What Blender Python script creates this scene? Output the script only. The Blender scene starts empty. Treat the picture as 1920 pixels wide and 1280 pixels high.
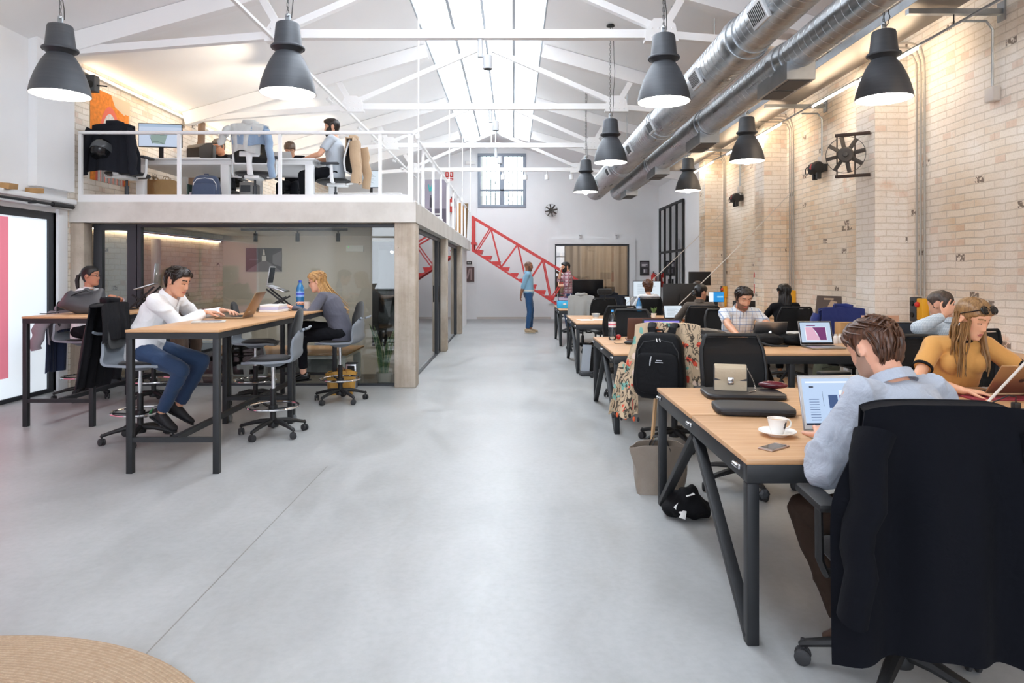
import bpy, bmesh, math, random
from mathutils import Vector, Matrix, Euler, Quaternion, noise
V = Vector
R = math.radians
SC = bpy.context.scene
COL = SC.collection
F, CX, CY, H = 1280.0, 963.0, 512.0, 1.47   # focal length and principal point of the lens in pixels, eye height in metres
random.seed(7)

def at(px, py, Y):            # world point at depth Y seen at a pixel
    return V(((px - CX) / F * Y, Y, H - (py - CY) / F * Y))
def onz(px, py, z):           # world point at height z seen at a pixel
    Y = F * (H - z) / (py - CY)
    return V(((px - CX) / F * Y, Y, z))
def lerp(a, b, t): return a + (b - a) * t
def sst(a, b, x):
    t = max(0.0, min(1.0, (x - a) / (b - a))); return t * t * (3 - 2 * t)

# ------------------------------------------------------------------ materials
def lin(c):
    if isinstance(c, str):
        c = c.lstrip('#'); c = [int(c[i:i + 2], 16) / 255 for i in (0, 2, 4)]
    return tuple(((x / 12.92) if x <= .04045 else ((x + .055) / 1.055) ** 2.4) for x in c[:3]) + (1.0,)
MATS = {}
class NT:
    def __init__(s, name):
        s.m = bpy.data.materials.new(name); s.m.use_nodes = True
        s.t = s.m.node_tree; s.n = s.t.nodes; s.l = s.t.links
        s.b = s.n['Principled BSDF']; s.out = s.n['Material Output']
        s._geo = None
    def new(s, typ, **kw):
        n = s.n.new('ShaderNode' + typ)
        for k, v in kw.items():
            if k.startswith('_'): setattr(n, k[1:], v)
            else: s.set(n, k, v)
        return n
    def set(s, n, k, v):
        k = k.replace('_', ' ') if isinstance(k, str) and k not in n.inputs else k
        i = n.inputs[k]
        if isinstance(v, bpy.types.NodeSocket): s.l.new(v, i)
        else: i.default_value = v
    def P(s, **kw):
        for k, v in kw.items(): s.set(s.b, k, v)
    def obj(s):
        if s._geo is None: s._geo = s.n.new('ShaderNodeTexCoord')
        return s._geo.outputs['Object']
    def pos(s): return s.n.new('ShaderNodeNewGeometry').outputs['Position']
    def map(s, src, scale=(1, 1, 1), rot=(0, 0, 0), loc=(0, 0, 0)):
        n = s.n.new('ShaderNodeMapping'); s.l.new(src, n.inputs[0])
        n.inputs['Scale'].default_value = scale; n.inputs['Rotation'].default_value = rot; n.inputs['Location'].default_value = loc
        return n.outputs[0]
    def noise(s, src, scale=5, detail=3, rough=.5, dist=0):
        n = s.new('TexNoise', Scale=scale, Detail=detail, Roughness=rough, Distortion=dist)
        s.l.new(src, n.inputs['Vector']); return n.outputs['Fac']
    def ramp(s, fac, stops, interp='LINEAR'):
        n = s.n.new('ShaderNodeValToRGB'); n.color_ramp.interpolation = interp
        e = n.color_ramp.elements
        while len(e) < len(stops): e.new(.5)
        for q, (p, c) in zip(e, stops):
            q.position = p; q.color = lin(c) if not isinstance(c, (int, float)) else (c, c, c, 1)
        s.l.new(fac, n.inputs[0]); return n.outputs[0]
    def mix(s, fac, a, b, mode='MIX'):
        n = s.n.new('ShaderNodeMix'); n.data_type = 'RGBA'; n.blend_type = mode
        for i, v in ((0, fac), (6, a), (7, b)):
            if isinstance(v, bpy.types.NodeSocket): s.l.new(v, n.inputs[i])
            else: n.inputs[i].default_value = v if i == 0 else (lin(v) if isinstance(v, str) else v)
        return n.outputs[2]
    def math(s, op, a, b=0.0, c=0.0):
        n = s.n.new('ShaderNodeMath'); n.operation = op
        for i, v in enumerate((a, b, c)):
            if isinstance(v, bpy.types.NodeSocket): s.l.new(v, n.inputs[i])
            else: n.inputs[i].default_value = v
        return n.outputs[0]
    def sep(s, src):
        n = s.n.new('ShaderNodeSeparateXYZ'); s.l.new(src, n.inputs[0]); return n.outputs
    def comb(s, x=0, y=0, z=0):
        n = s.n.new('ShaderNodeCombineXYZ')
        for i, v in enumerate((x, y, z)):
            if isinstance(v, bpy.types.NodeSocket): s.l.new(v, n.inputs[i])
            else: n.inputs[i].default_value = v
        return n.outputs[0]
    def bump(s, h, strength=.3, dist=.01):
        n = s.new('Bump', Strength=strength, Distance=dist); s.l.new(h, n.inputs['Height'])
        s.l.new(n.outputs[0], s.b.inputs['Normal'])

def mat(name, col, rough=.5, metal=0.0, var=0.0, vscale=8, bump=0.0, bscale=40, spec=None, stretch=(1, 1, 1), sheen=0, coat=0, trans=0, alpha=1):
    """plain principled surface with procedural colour variation and bump"""
    if name in MATS: return MATS[name]
    t = NT(name); c = lin(col)
    t.P(Roughness=rough, Metallic=metal)
    if spec is not None: t.P(**{'Specular IOR Level': spec})
    if sheen: t.P(**{'Sheen Weight': sheen})
    if coat: t.P(**{'Coat Weight': coat})
    if trans: t.P(**{'Transmission Weight': trans})
    if alpha < 1: t.P(Alpha=alpha)
    if var or bump: src = t.map(t.obj(), stretch)
    if var:
        f = t.noise(src, vscale, 4)
        lo = tuple(x * (1 - var) for x in c[:3]) + (1,); hi = tuple(min(1, x * (1 + var)) for x in c[:3]) + (1,)
        n = t.n.new('ShaderNodeValToRGB'); n.color_ramp.elements[0].color = lo; n.color_ramp.elements[1].color = hi
        n.color_ramp.elements[0].position = .3; n.color_ramp.elements[1].position = .7
        t.l.new(f, n.inputs[0]); t.l.new(n.outputs[0], t.b.inputs['Base Color'])
    else: t.b.inputs['Base Color'].default_value = c
    if bump: t.bump(t.noise(src, bscale, 3), bump, .004)
    t.m.diffuse_color = c
    MATS[name] = t.m; return t.m
def emit(name, col, strength):
    if name in MATS: return MATS[name]
    sc_ = 'screen' in name; strength *= .62 if sc_ else 1.0
    t = NT(name); t.P(**{'Base Color': tuple(x * (.06 if sc_ else 1) for x in lin(col)[:3]) + (1,), 'Emission Color': lin(col), 'Emission Strength': strength, 'Roughness': .5})
    MATS[name] = t.m; return t.m
def reg(name, t): MATS[name] = t.m; return t.m

# ------------------------------------------------------------------ mesh building
class MB:
    """collects solids in one bmesh; build() links them as ONE mesh object"""
    def __init__(s, M=None):
        s.bm = bmesh.new(); s.M = M or Matrix(); s.mi = 0
    def _fin(s, verts, faces=None):
        bmesh.ops.transform(s.bm, matrix=s.M, verts=verts)
        fs = set()
        for v in verts: fs.update(v.link_faces)
        for f in fs: f.material_index = s.mi
    def box(s, c, d, rot=None, bev=0.0, seg=2):
        r = bmesh.ops.create_cube(s.bm, size=1.0)
        vs = r['verts']
        m = Matrix.Translation(V(c)) @ (rot if isinstance(rot, Matrix) else (Euler(rot).to_matrix().to_4x4() if rot else Matrix())) @ Matrix.Diagonal((d[0], d[1], d[2], 1))
        bmesh.ops.transform(s.bm, matrix=m, verts=vs)
        if bev:
            es = set()
            for v in vs: es.update(v.link_edges)
            q = bmesh.ops.bevel(s.bm, geom=list(es), offset=min(bev, min(d) * .49), segments=seg, affect='EDGES', profile=.5)
            vs = list({v for f in q['faces'] for v in f.verts} | {v for v in vs if v.is_valid})
        s._fin(vs); return s
    def span(s, lo, hi, bev=0.0):
        lo, hi = V(lo), V(hi); return s.box((lo + hi) / 2, hi - lo, None, bev)
    def bar(s, p, q, w, d, upv=(0, 0, 1), bev=0.0):
        p, q = V(p), V(q); a = q - p; L = a.length; y = a / L
        x = y.cross(V(upv));
        if x.length < 1e-4: x = y.cross(V((0, 1, 0)))
        x.normalize(); z = x.cross(y)
        m = Matrix((x, y, z)).transposed().to_4x4(); m.translation = 0, 0, 0
        return s.box((p + q) / 2, (w, L, d), m, bev)
    def sweep(s, pts, rad, n=8, side=None, cap=True, closed=False):
        """tube through pts; rad: number, list, or list of (a, b) half widths along side and normal"""
        pts = [V(p) for p in pts]; N = len(pts)
        if not isinstance(rad, list): rad = [rad] * N
        rings = []; x = None
        for i, p in enumerate(pts):
            if closed: t = pts[(i + 1) % N] - pts[i - 1]
            else: t = pts[min(i + 1, N - 1)] - pts[max(i - 1, 0)]
            if t.length < 1e-9: t = V((0, 0, 1))
            t.normalize()
            if side is not None:
                sd = V(side[i]) if isinstance(side, list) else V(side)
                x = sd - t * sd.dot(t)
            elif x is None:
                x = t.cross(V((0, 0, 1)))
                if x.length < .05: x = t.cross(V((0, 1, 0)))
            else: x = x - t * x.dot(t)
            x = x.normalized(); y = t.cross(x)
            r = rad[i]; a, b = (r if isinstance(r, (tuple, list)) else (r, r))
            rings.append([s.bm.verts.new(p + x * (a * math.cos(2 * math.pi * k / n)) + y * (b * math.sin(2 * math.pi * k / n))) for k in range(n)])
        vs = [v for r in rings for v in r]
        for i in range(N if closed else N - 1):
            A, B = rings[i], rings[(i + 1) % N]
            for k in range(n): s.bm.faces.new((A[k], A[(k + 1) % n], B[(k + 1) % n], B[k]))
        if cap and not closed:
            s.bm.faces.new(rings[0][::-1]); s.bm.faces.new(rings[-1])
        s._fin(vs); return s
    def ball(s, c, r, rot=None, u=14, v=8):
        q = bmesh.ops.create_uvsphere(s.bm, u_segments=u, v_segments=v, radius=1.0)['verts']
        r = (r, r, r) if isinstance(r, (int, float)) else r
        m = Matrix.Translation(V(c)) @ (rot if isinstance(rot, Matrix) else (Euler(rot).to_matrix().to_4x4() if rot else Matrix())) @ Matrix.Diagonal((r[0], r[1], r[2], 1))
        bmesh.ops.transform(s.bm, matrix=m, verts=q); s._fin(q); return s
    def cap_tube(s, p, q, r0, r1, n=10):
        """capsule with two radii"""
        p, q = V(p), V(q); d = q - p
        if d.length < 1e-6: return s.ball(p, r0)
        d.normalize()
        pts, rr = [], []
        for k in range(4):
            a = math.pi / 2 * (1 - k / 3.0); pts.append(p - d * r0 * math.sin(a)); rr.append(max(r0 * math.cos(a), 1e-4))
        for k in range(4):
            a = math.pi / 2 * k / 3.0; pts.append(q + d * r1 * math.sin(a)); rr.append(max(r1 * math.cos(a), 1e-4))
        return s.sweep(pts, rr, n)
    def lathe(s, prof, n=24, c=(0, 0, 0), rot=None, mis=None):
        """profile of (radius, z) turned about z"""
        m = Matrix.Translation(V(c)) @ (rot if isinstance(rot, Matrix) else (Euler(rot).to_matrix().to_4x4() if rot else Matrix()))
        rings = []; allv = []
        for r, z in prof:
            if r < 1e-6:
                v = s.bm.verts.new(m @ V((0, 0, z))); rings.append([v]); allv.append(v)
            else:
                ring = [s.bm.verts.new(m @ V((r * math.cos(2 * math.pi * k / n), r * math.sin(2 * math.pi * k / n), z))) for k in range(n)]
                rings.append(ring); allv += ring
        fl = []
        for i in range(len(rings) - 1):
            A, B = rings[i], rings[i + 1]
            for k in range(n):
                k2 = (k + 1) % n
                if len(A) == 1 and len(B) == 1: continue
                if len(A) == 1: f = s.bm.faces.new((A[0], B[k2], B[k]))
                elif len(B) == 1: f = s.bm.faces.new((A[k], A[k2], B[0]))
                else: f = s.bm.faces.new((A[k], A[k2], B[k2], B[k]))
                fl.append((f, i))
        s._fin(allv)
        if mis:
            for f, i in fl: f.material_index = mis[i]
        return s
    def prism(s, poly, h, m=None):
        """2D polygon extruded from z=0 to z=h, placed by matrix m"""
        m = m or Matrix()
        lo = [s.bm.verts.new(m @ V((x, y, 0))) for x, y in poly]; hi = [s.bm.verts.new(m @ V((x, y, h))) for x, y in poly]
        n = len(poly)
        s.bm.faces.new(lo[::-1]); s.bm.faces.new(hi)
        for i in range(n): s.bm.faces.new((lo[i], lo[(i + 1) % n], hi[(i + 1) % n], hi[i]))
        s._fin(lo + hi); return s
    def quad(s, *p):
        vs = [s.bm.verts.new(V(q)) for q in p]; s.bm.faces.new(vs); s._fin(vs); return s
    def sheet(s, fn, nu, nv, th=.006, closed_u=False):
        """surface fn(u,v) given a thickness (both faces and a rim)"""
        P = [[V(fn(i / (nu if closed_u else nu - 1), j / (nv - 1))) for j in range(nv)] for i in range(nu)]
        def nrm(i, j):
            i0, i1 = ((i - 1) % nu, (i + 1) % nu) if closed_u else (max(i - 1, 0), min(i + 1, nu - 1))
            a = P[i1][j] - P[i0][j]; b = P[i][min(j + 1, nv - 1)] - P[i][max(j - 1, 0)]
            c = a.cross(b); return c.normalized() if c.length > 1e-12 else V((0, 0, 1))
        A = [[s.bm.verts.new(P[i][j] + nrm(i, j) * (th / 2)) for j in range(nv)] for i in range(nu)]
        B = [[s.bm.verts.new(P[i][j] - nrm(i, j) * (th / 2)) for j in range(nv)] for i in range(nu)]
        I = range(nu if closed_u else nu - 1)
        for i in I:
            k = (i + 1) % nu
            for j in range(nv - 1):
                s.bm.faces.new((A[i][j], A[k][j], A[k][j + 1], A[i][j + 1])); s.bm.faces.new((B[i][j + 1], B[k][j + 1], B[k][j], B[i][j]))
            s.bm.faces.new((B[i][0], B[k][0], A[k][0], A[i][0])); s.bm.faces.new((A[i][-1], A[k][-1], B[k][-1], B[i][-1]))
        if not closed_u:
            for j in range(nv - 1):
                s.bm.faces.new((A[0][j], A[0][j + 1], B[0][j + 1], B[0][j])); s.bm.faces.new((B[-1][j], B[-1][j + 1], A[-1][j + 1], A[-1][j]))
        s._fin([v for r in A + B for v in r]); return s
    def closed(s, fn, nu, nv):
        """closed lump: fn(u,v), u periodic, v from pole to pole"""
        bot = s.bm.verts.new(V(fn(0, 0))); top = s.bm.verts.new(V(fn(0, 1)))
        G = [[s.bm.verts.new(V(fn(i / nu, j / nv))) for i in range(nu)] for j in range(1, nv)]
        for i in range(nu):
            k = (i + 1) % nu
            s.bm.faces.new((bot, G[0][k], G[0][i])); s.bm.faces.new((top, G[-1][i], G[-1][k]))
            for j in range(nv - 2): s.bm.faces.new((G[j][i], G[j][k], G[j + 1][k], G[j + 1][i]))
        s._fin([bot, top] + [v for r in G for v in r]); return s
    def mesh(s, name, mats, ang=35):
        bmesh.ops.recalc_face_normals(s.bm, faces=s.bm.faces)
        me = bpy.data.meshes.new(name); s.bm.to_mesh(me); s.bm.free()
        for m in (mats if isinstance(mats, (list, tuple)) else [mats]): me.materials.append(m)
        me.shade_smooth(); me.set_sharp_from_angle(angle=R(ang))
        return me
    def build(s, name, mats, parent=None, loc=None, rot=None, ang=35):
        return link(name, s.mesh(name, mats, ang), parent, loc, rot)

def link(name, me, parent=None, loc=None, rot=None):
    o = bpy.data.objects.new(name, me); COL.objects.link(o)
    if parent is not None: o.parent = parent
    if loc is not None: o.location = loc
    if rot is not None: o.rotation_euler = rot
    return o
def thing(name, label, cat, loc=(0, 0, 0), rz=0.0, group=None):
    o = bpy.data.objects.new(name, None); COL.objects.link(o)
    o.empty_display_size = .1; o.location = loc; o.rotation_euler = (0, 0, rz)
    return tag(o, label, cat, group)
def tag(o, label, cat, group=None):
    o['label'] = label; o['category'] = cat
    if group: o['group'] = group
    return o
def setting(o, label=None):
    o['kind'] = 'structure'
    if label: o['label'] = label
    return o
def kids(o): return [c for c in o.children]
def copy_tree(o, parent=None):
    c = o.copy(); COL.objects.link(c)
    if parent is not None: c.parent = parent
    for ch in kids(o): copy_tree(ch, c)
    return c
def dup(root, loc, rz, label, group=None):
    r = copy_tree(root); r.location = loc; r.rotation_euler = (0, 0, rz); r['label'] = label
    if group: r['group'] = group
    return r
def T(x=0, y=0, z=0, rx=0, ry=0, rz=0, s=1.0):
    return Matrix.Translation((x, y, z)) @ Euler((rx, ry, rz)).to_matrix().to_4x4() @ Matrix.Scale(s, 4)
FONT = {}
def text_mesh(txt, size, depth=.001):
    """flat letters as a mesh in the xy plane, centred"""
    cu = bpy.data.curves.new('lettering', 'FONT'); cu.body = txt; cu.size = size; cu.extrude = depth
    cu.align_x = 'CENTER'; cu.align_y = 'CENTER'
    o = bpy.data.objects.new('lettering', cu); COL.objects.link(o)
    me = bpy.data.meshes.new_from_object(o.evaluated_get(bpy.context.evaluated_depsgraph_get()))
    bpy.data.objects.remove(o); bpy.data.curves.remove(cu)
    return me
def letters(name, txt, size, m, parent, M):
    me = text_mesh(txt, size); me.transform(M); me.materials.clear(); me.materials.append(m)
    return link(name, me, parent)
# ------------------------------------------------------------------ material library
def m_brick(name, seed, tint=None):
    t = NT(name); p = t.sep(t.pos())
    nrm = t.n.new('ShaderNodeNewGeometry').outputs['Normal']
    ax = t.math('ABSOLUTE', t.sep(nrm)[0]); k = t.math('GREATER_THAN', ax, .5)
    u = t.math('ADD', t.math('MULTIPLY', p[1], k), t.math('MULTIPLY', p[0], t.math('SUBTRACT', 1.0, k)))
    wob = t.noise(t.pos(), 3.0, 2)
    vec = t.comb(u, t.math('ADD', p[2], t.math('MULTIPLY', t.math('SUBTRACT', wob, .5), .035)), seed)
    bt = t.n.new('ShaderNodeTexBrick'); t.l.new(vec, bt.inputs['Vector'])
    for a, b in (('Scale', 1.0), ('Mortar Size', .008), ('Mortar Smooth', .35), ('Brick Width', .29), ('Row Height', .076), ('Bias', -.1)):
        bt.inputs[a].default_value = b
    bt.inputs['Color1'].default_value = lin('#F0E4D2'); bt.inputs['Color2'].default_value = lin('#E0C8A8'); bt.inputs['Mortar'].default_value = lin('#D0C4B3')
    big = t.noise(t.pos(), .75, 4, .6); big2 = t.noise(t.map(t.pos(), loc=(5, seed, 3)), 1.6, 4, .65)
    # lime-washed areas and ochre / salmon areas with shapes of their own
    c = t.mix(t.ramp(big, [(.36, 0.0), (.58, .95)]), bt.outputs['Color'], t.mix(bt.outputs['Fac'], '#F5EFE6', '#E2D9CB'))
    c = t.mix(t.ramp(big2, [(.60, 0.0), (.70, .55)]), c, t.mix(bt.outputs['Fac'], '#DDB08A', '#DBC6AC'))
    if tint: c = t.mix(tint[1], c, tint[0], 'MULTIPLY')
    # chipped dark gaps that follow the courses
    b2 = t.n.new('ShaderNodeTexBrick'); t.l.new(vec, b2.inputs['Vector'])
    for a, b in (('Scale', 1.0), ('Mortar Size', .006), ('Brick Width', .145), ('Row Height', .076)): b2.inputs[a].default_value = b
    b2.inputs['Color1'].default_value = (0, 0, 0, 1); b2.inputs['Color2'].default_value = (1, 1, 1, 1); b2.inputs['Mortar'].default_value = (.5, .5, .5, 1)
    rnd = t.sep(b2.outputs['Color'])[0]; brk = t.noise(t.pos(), 22, 3, .7)
    hole = t.math('MULTIPLY', t.math('GREATER_THAN', rnd, .985), t.math('GREATER_THAN', brk, .47))
    c = t.mix(t.math('MULTIPLY', hole, .8), c, '#5A4737')
    c = t.mix(t.math('MULTIPLY', t.math('LESS_THAN', rnd, .05), .28), c, '#D3A07C')
    fine = t.noise(t.pos(), 55, 4, .7)
    c = t.mix(.28, c, t.ramp(fine, [(.3, '#C6B296'), (.5, '#FFFFFF')]), 'MULTIPLY')
    t.l.new(c, t.b.inputs['Base Color']); t.P(Roughness=.9)
    h = t.math('ADD', t.math('MULTIPLY', t.math('SUBTRACT', 1.0, bt.outputs['Fac']), 1.0), t.math('MULTIPLY', fine, .5))
    h = t.math('SUBTRACT', h, t.math('MULTIPLY', hole, 1.2))
    t.bump(h, .5, .010); return reg(name, t)
M_brick = m_brick('lime washed brick', 0.0)
M_brick2 = m_brick('old brick', 4.0)

def m_wood():
    t = NT('beech laminate'); s = t.map(t.obj(), (1.2, 22, 22))
    g = t.noise(s, 2.2, 5, .6, .3); g2 = t.noise(t.map(t.obj(), (.6, 90, 60)), 2.0, 3)
    c = t.ramp(g, [(.3, '#BF9166'), (.5, '#CA9F74'), (.7, '#D2AC86')])
    c = t.mix(.25, c, t.ramp(g2, [(.35, '#C9A27C'), (.65, '#FFFFFF')]), 'MULTIPLY')
    t.l.new(c, t.b.inputs['Base Color']); t.P(Roughness=.42); return reg('beech laminate', t)
M_wood = m_wood()
def m_floor():
    t = NT('polished concrete'); p = t.pos()
    a = t.noise(p, .55, 5, .6, .4); b = t.noise(t.map(p, (1, .45, 1)), 2.6, 5, .65, .8); d = t.noise(p, 26, 4, .6)
    c = t.ramp(a, [(.3, '#A2A4A4'), (.5, '#ACAEAE'), (.7, '#B5B6B6')])
    c = t.mix(.5, c, t.ramp(b, [(.3, '#CFCDC8'), (.5, '#EAEAE9'), (.7, '#FFFFFF')]), 'MULTIPLY')
    c = t.mix(.25, c, t.ramp(d, [(.3, '#DADAD8'), (.6, '#FFFFFF')]), 'MULTIPLY')
    x = t.sep(p)
    j = t.math('LESS_THAN', t.math('ABSOLUTE', t.math('ADD', x[0], 1.42)), .0035)   # saw-cut joint
    j = t.math('MULTIPLY', j, t.math('LESS_THAN', x[1], 5.2))
    c = t.mix(t.math('MULTIPLY', j, .75), c, '#6E6A62')
    t.l.new(c, t.b.inputs['Base Color'])
    t.l.new(t.ramp(b, [(.3, .30), (.7, .44)]), t.b.inputs['Roughness'])
    t.P(**{'Specular IOR Level': .45}); t.bump(a, .04, .02); return reg('polished concrete', t)
M_floor = m_floor()
def m_concrete():
    t = NT('board marked concrete'); p = t.pos()
    a = t.noise(p, 2.0, 5, .65); b = t.noise(p, 30, 4, .7); v = t.noise(t.map(p, (9, 9, .5)), 2.0, 3)
    c = t.ramp(a, [(.3, '#A79A8B'), (.5, '#B9AD9E'), (.7, '#CBC2B6')])
    c = t.mix(.4, c, t.ramp(v, [(.35, '#D3CABD'), (.6, '#FFFFFF')]), 'MULTIPLY')
    pit = t.ramp(b, [(.30, 0.0), (.36, 1.0)]); c = t.mix(t.math('MULTIPLY', t.math('SUBTRACT', 1.0, pit), .6), c, '#75695B')
    t.l.new(c, t.b.inputs['Base Color']); t.P(Roughness=.85); t.bump(t.math('ADD', a, t.math('MULTIPLY', pit, .4)), .4, .01); return reg('board marked concrete', t)
M_conc = m_concrete()
def m_beamconc():
    t = NT('pale washed concrete'); p = t.pos()
    a = t.noise(p, 1.6, 5, .65); b = t.noise(p, 24, 4, .7)
    c = t.ramp(a, [(.3, '#C9C4BC'), (.55, '#D9D5CE'), (.75, '#E3E0DA')])
    pit = t.ramp(b, [(.27, 0.0), (.33, 1.0)]); c = t.mix(t.math('MULTIPLY', t.math('SUBTRACT', 1.0, pit), .35), c, '#9A9186')
    t.l.new(c, t.b.inputs['Base Color']); t.P(Roughness=.8); t.bump(a, .2, .01); return reg('pale washed concrete', t)
M_beam = m_beamconc()
M_white = mat('white wall paint', '#EBECED', .7, var=.015, vscale=2)
M_ceil = mat('white ceiling paint', '#F2F3F4', .75, var=.012, vscale=1.5)
M_steelw = mat('white steel paint', '#EFEFEF', .45)
M_grey = mat('pale grey wall paint', '#CFC8C2', .7, var=.02, vscale=2)
M_blk = mat('black steel', '#1B1D20', .5, var=.12, vscale=12)
M_frame = mat('charcoal window frame', '#2E3136', .4)
M_plas = mat('black plastic', '#131416', .55)
M_fab = mat('black upholstery', '#0F1012', .92, bump=.3, bscale=260, sheen=.2)
M_greyp = mat('grey chair shell', '#7E858D', .45)
M_whp = mat('white plastic', '#E2E3E3', .4)
M_chrome = mat('chrome', '#D8D8DA', .12, 1.0)
M_alu = mat('aluminium', '#B9BABC', .32, 1.0)
M_galv = mat('galvanised steel', '#A9AFB4', .32, .9, var=.12, vscale=6)
M_red = mat('red paint', '#C9281F', .4)
M_redst = mat('red stair paint', '#C63A38', .45)
M_rub = mat('rubber', '#2A2B2D', .7)
M_dkgrey = mat('dark grey plastic', '#3B3D41', .5)
M_paper = mat('white paper', '#EEEDEA', .8)
M_card = mat('brown cardboard', '#B08A5C', .85, var=.06)
M_skinL = mat('light skin', '#E2AE93', .5, var=.05, vscale=30)
def m_mesh(name, col, dens=.72):
    t = NT(name); s = t.map(t.obj(), (260, 260, 260))
    w = t.n.new('ShaderNodeTexVoronoi'); w.inputs['Scale'].default_value = 1.0; t.l.new(s, w.inputs['Vector'])
    tr = t.n.new('ShaderNodeBsdfTransparent'); mx = t.n.new('ShaderNodeMixShader'); mx.inputs[0].default_value = dens
    t.P(**{'Base Color': lin(col), 'Roughness': .85})
    t.l.new(tr.outputs[0], mx.inputs[1]); t.l.new(t.b.outputs[0], mx.inputs[2]); t.l.new(mx.outputs[0], t.out.inputs[0])
    return reg(name, t)
M_mesh = m_mesh('open weave black mesh', '#0C0D0F', .9)
def m_glass(name, tint='#F2F6F5', refl=1.0, haze=0.0):
    t = NT(name)
    tr = t.new('BsdfTransparent', Color=lin(tint)); gl = t.new('BsdfGlossy', Roughness=.02); gl.inputs['Color'].default_value = (1, 1, 1, 1)
    fr = t.new('Fresnel', IOR=1.5); mx = t.n.new('ShaderNodeMixShader')
    t.l.new(t.math('MULTIPLY', fr.outputs[0], refl), mx.inputs[0]); t.l.new(tr.outputs[0], mx.inputs[1]); t.l.new(gl.outputs[0], mx.inputs[2])
    t.l.new(mx.outputs[0], t.out.inputs[0]); return reg(name, t)
M_glass = m_glass('clear plate glass', '#F0F4F2', 1.1)
M_pglass = m_glass('thin clear plastic', '#E8F1F8', 1.4)
M_blueg = m_glass('blue bottle plastic', '#A9D4F2', 1.6)
_n = M_blueg.node_tree; _o = _n.nodes['Material Output']; _p = _n.nodes['Principled BSDF']; _p.inputs['Base Color'].default_value = lin('#3F9BDC'); _p.inputs['Roughness'].default_value = .2
_m = _n.nodes.new('ShaderNodeMixShader'); _m.inputs[0].default_value = .5; _n.links.new(_o.inputs[0].links[0].from_socket, _m.inputs[1]); _n.links.new(_p.outputs[0], _m.inputs[2]); _n.links.new(_m.outputs[0], _o.inputs[0])
def m_duct():
    t = NT('spiral duct steel'); g = t.sep(t.obj())
    n = t.noise(t.map(t.obj(), (8, .7, 8)), 2.5, 4)
    t.l.new(t.ramp(n, [(.3, '#9FA4A8'), (.7, '#C3C6C8')]), t.b.inputs['Base Color']); t.P(Metallic=1.0)
    t.l.new(t.ramp(n, [(.3, .26), (.7, .4)]), t.b.inputs['Roughness']); return reg('spiral duct steel', t)
M_duct = m_duct()
M_shade = mat('graphite lamp enamel', '#4A4D52', .5, .25, var=.1, vscale=3, stretch=(1, 1, 14))
M_shadein = mat('white lamp enamel', '#F2F2F0', .35)
M_bulb = emit('lamp glow', '#FFFAF0', 22.0)
M_led = emit('warm strip light', '#FFE2C0', 48.0)
M_led2 = emit('warm mezzanine strip', '#FFE0BA', 8.0)
M_sky1 = emit('bright skylight blind', '#EEF6FF', 7.2)
M_sky2 = emit('pleated skylight blind', '#EEF5FC', 1.0)
# ------------------------------------------------------------------ the room
XL, XR, YB, YF = -5.7, 4.6, 21.9, -4.0
XM = -1.25             # aisle edge of the mezzanine
ZD = 2.38              # mezzanine deck
RX, RZ, SL = -.5, 5.68, .28   # ridge position, height, roof slope
def zroof(x): return RZ - SL * abs(x - RX)
def panel(mb, axis, c0, c1, u0, u1, z0, z1, holes=()):
    """wall slab between c0 and c1 on axis, spanning u and z, with rectangular holes (u0,u1,z0,z1)"""
    us = sorted({u0, u1, *[h[0] for h in holes], *[h[1] for h in holes]}); zs = sorted({z0, z1, *[h[2] for h in holes], *[h[3] for h in holes]})
    for a, b in zip(us, us[1:]):
        for c, d in zip(zs, zs[1:]):
            um, zm = (a + b) / 2, (c + d) / 2
            if any(h[0] < um < h[1] and h[2] < zm < h[3] for h in holes): continue
            if axis == 'x': mb.span((c0, a, c), (c1, b, d))
            else: mb.span((a, c0, c), (b, c1, d))
    return mb
def S(mb, name, mats, **k): return setting(mb.build(name, mats, **k))

# floor (solid except over the sunken meeting room)
mb = MB(); mb.span((XL - .3, YF - .3, -.2), (XR + .3, 8.93, 0)); mb.span((-1.42, 8.93, -.2), (XR + .3, YB + .3, 0)); mb.span((XL - .3, 13.6, -.2), (-1.42, YB + .3, 0))
S(mb, 'floor', M_floor)
S(MB().span((XL - .2, 8.93, -.62), (-1.42, 13.6, -.5)), 'floor_meeting_room', mat('dark meeting room carpet', '#6E6A66', .9, var=.1))
mb = MB(); mb.span((XL - .2, 8.9, -.5), (-1.42, 8.935, -.001)); mb.span((XL + .03, 8.936, -.5), (-1.45, 9.34, -.03)); mb.span((-1.45, 8.93, -.5), (-1.421, 13.6, -.001)); S(mb, 'wall_meeting_room_kerb', M_grey)

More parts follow.
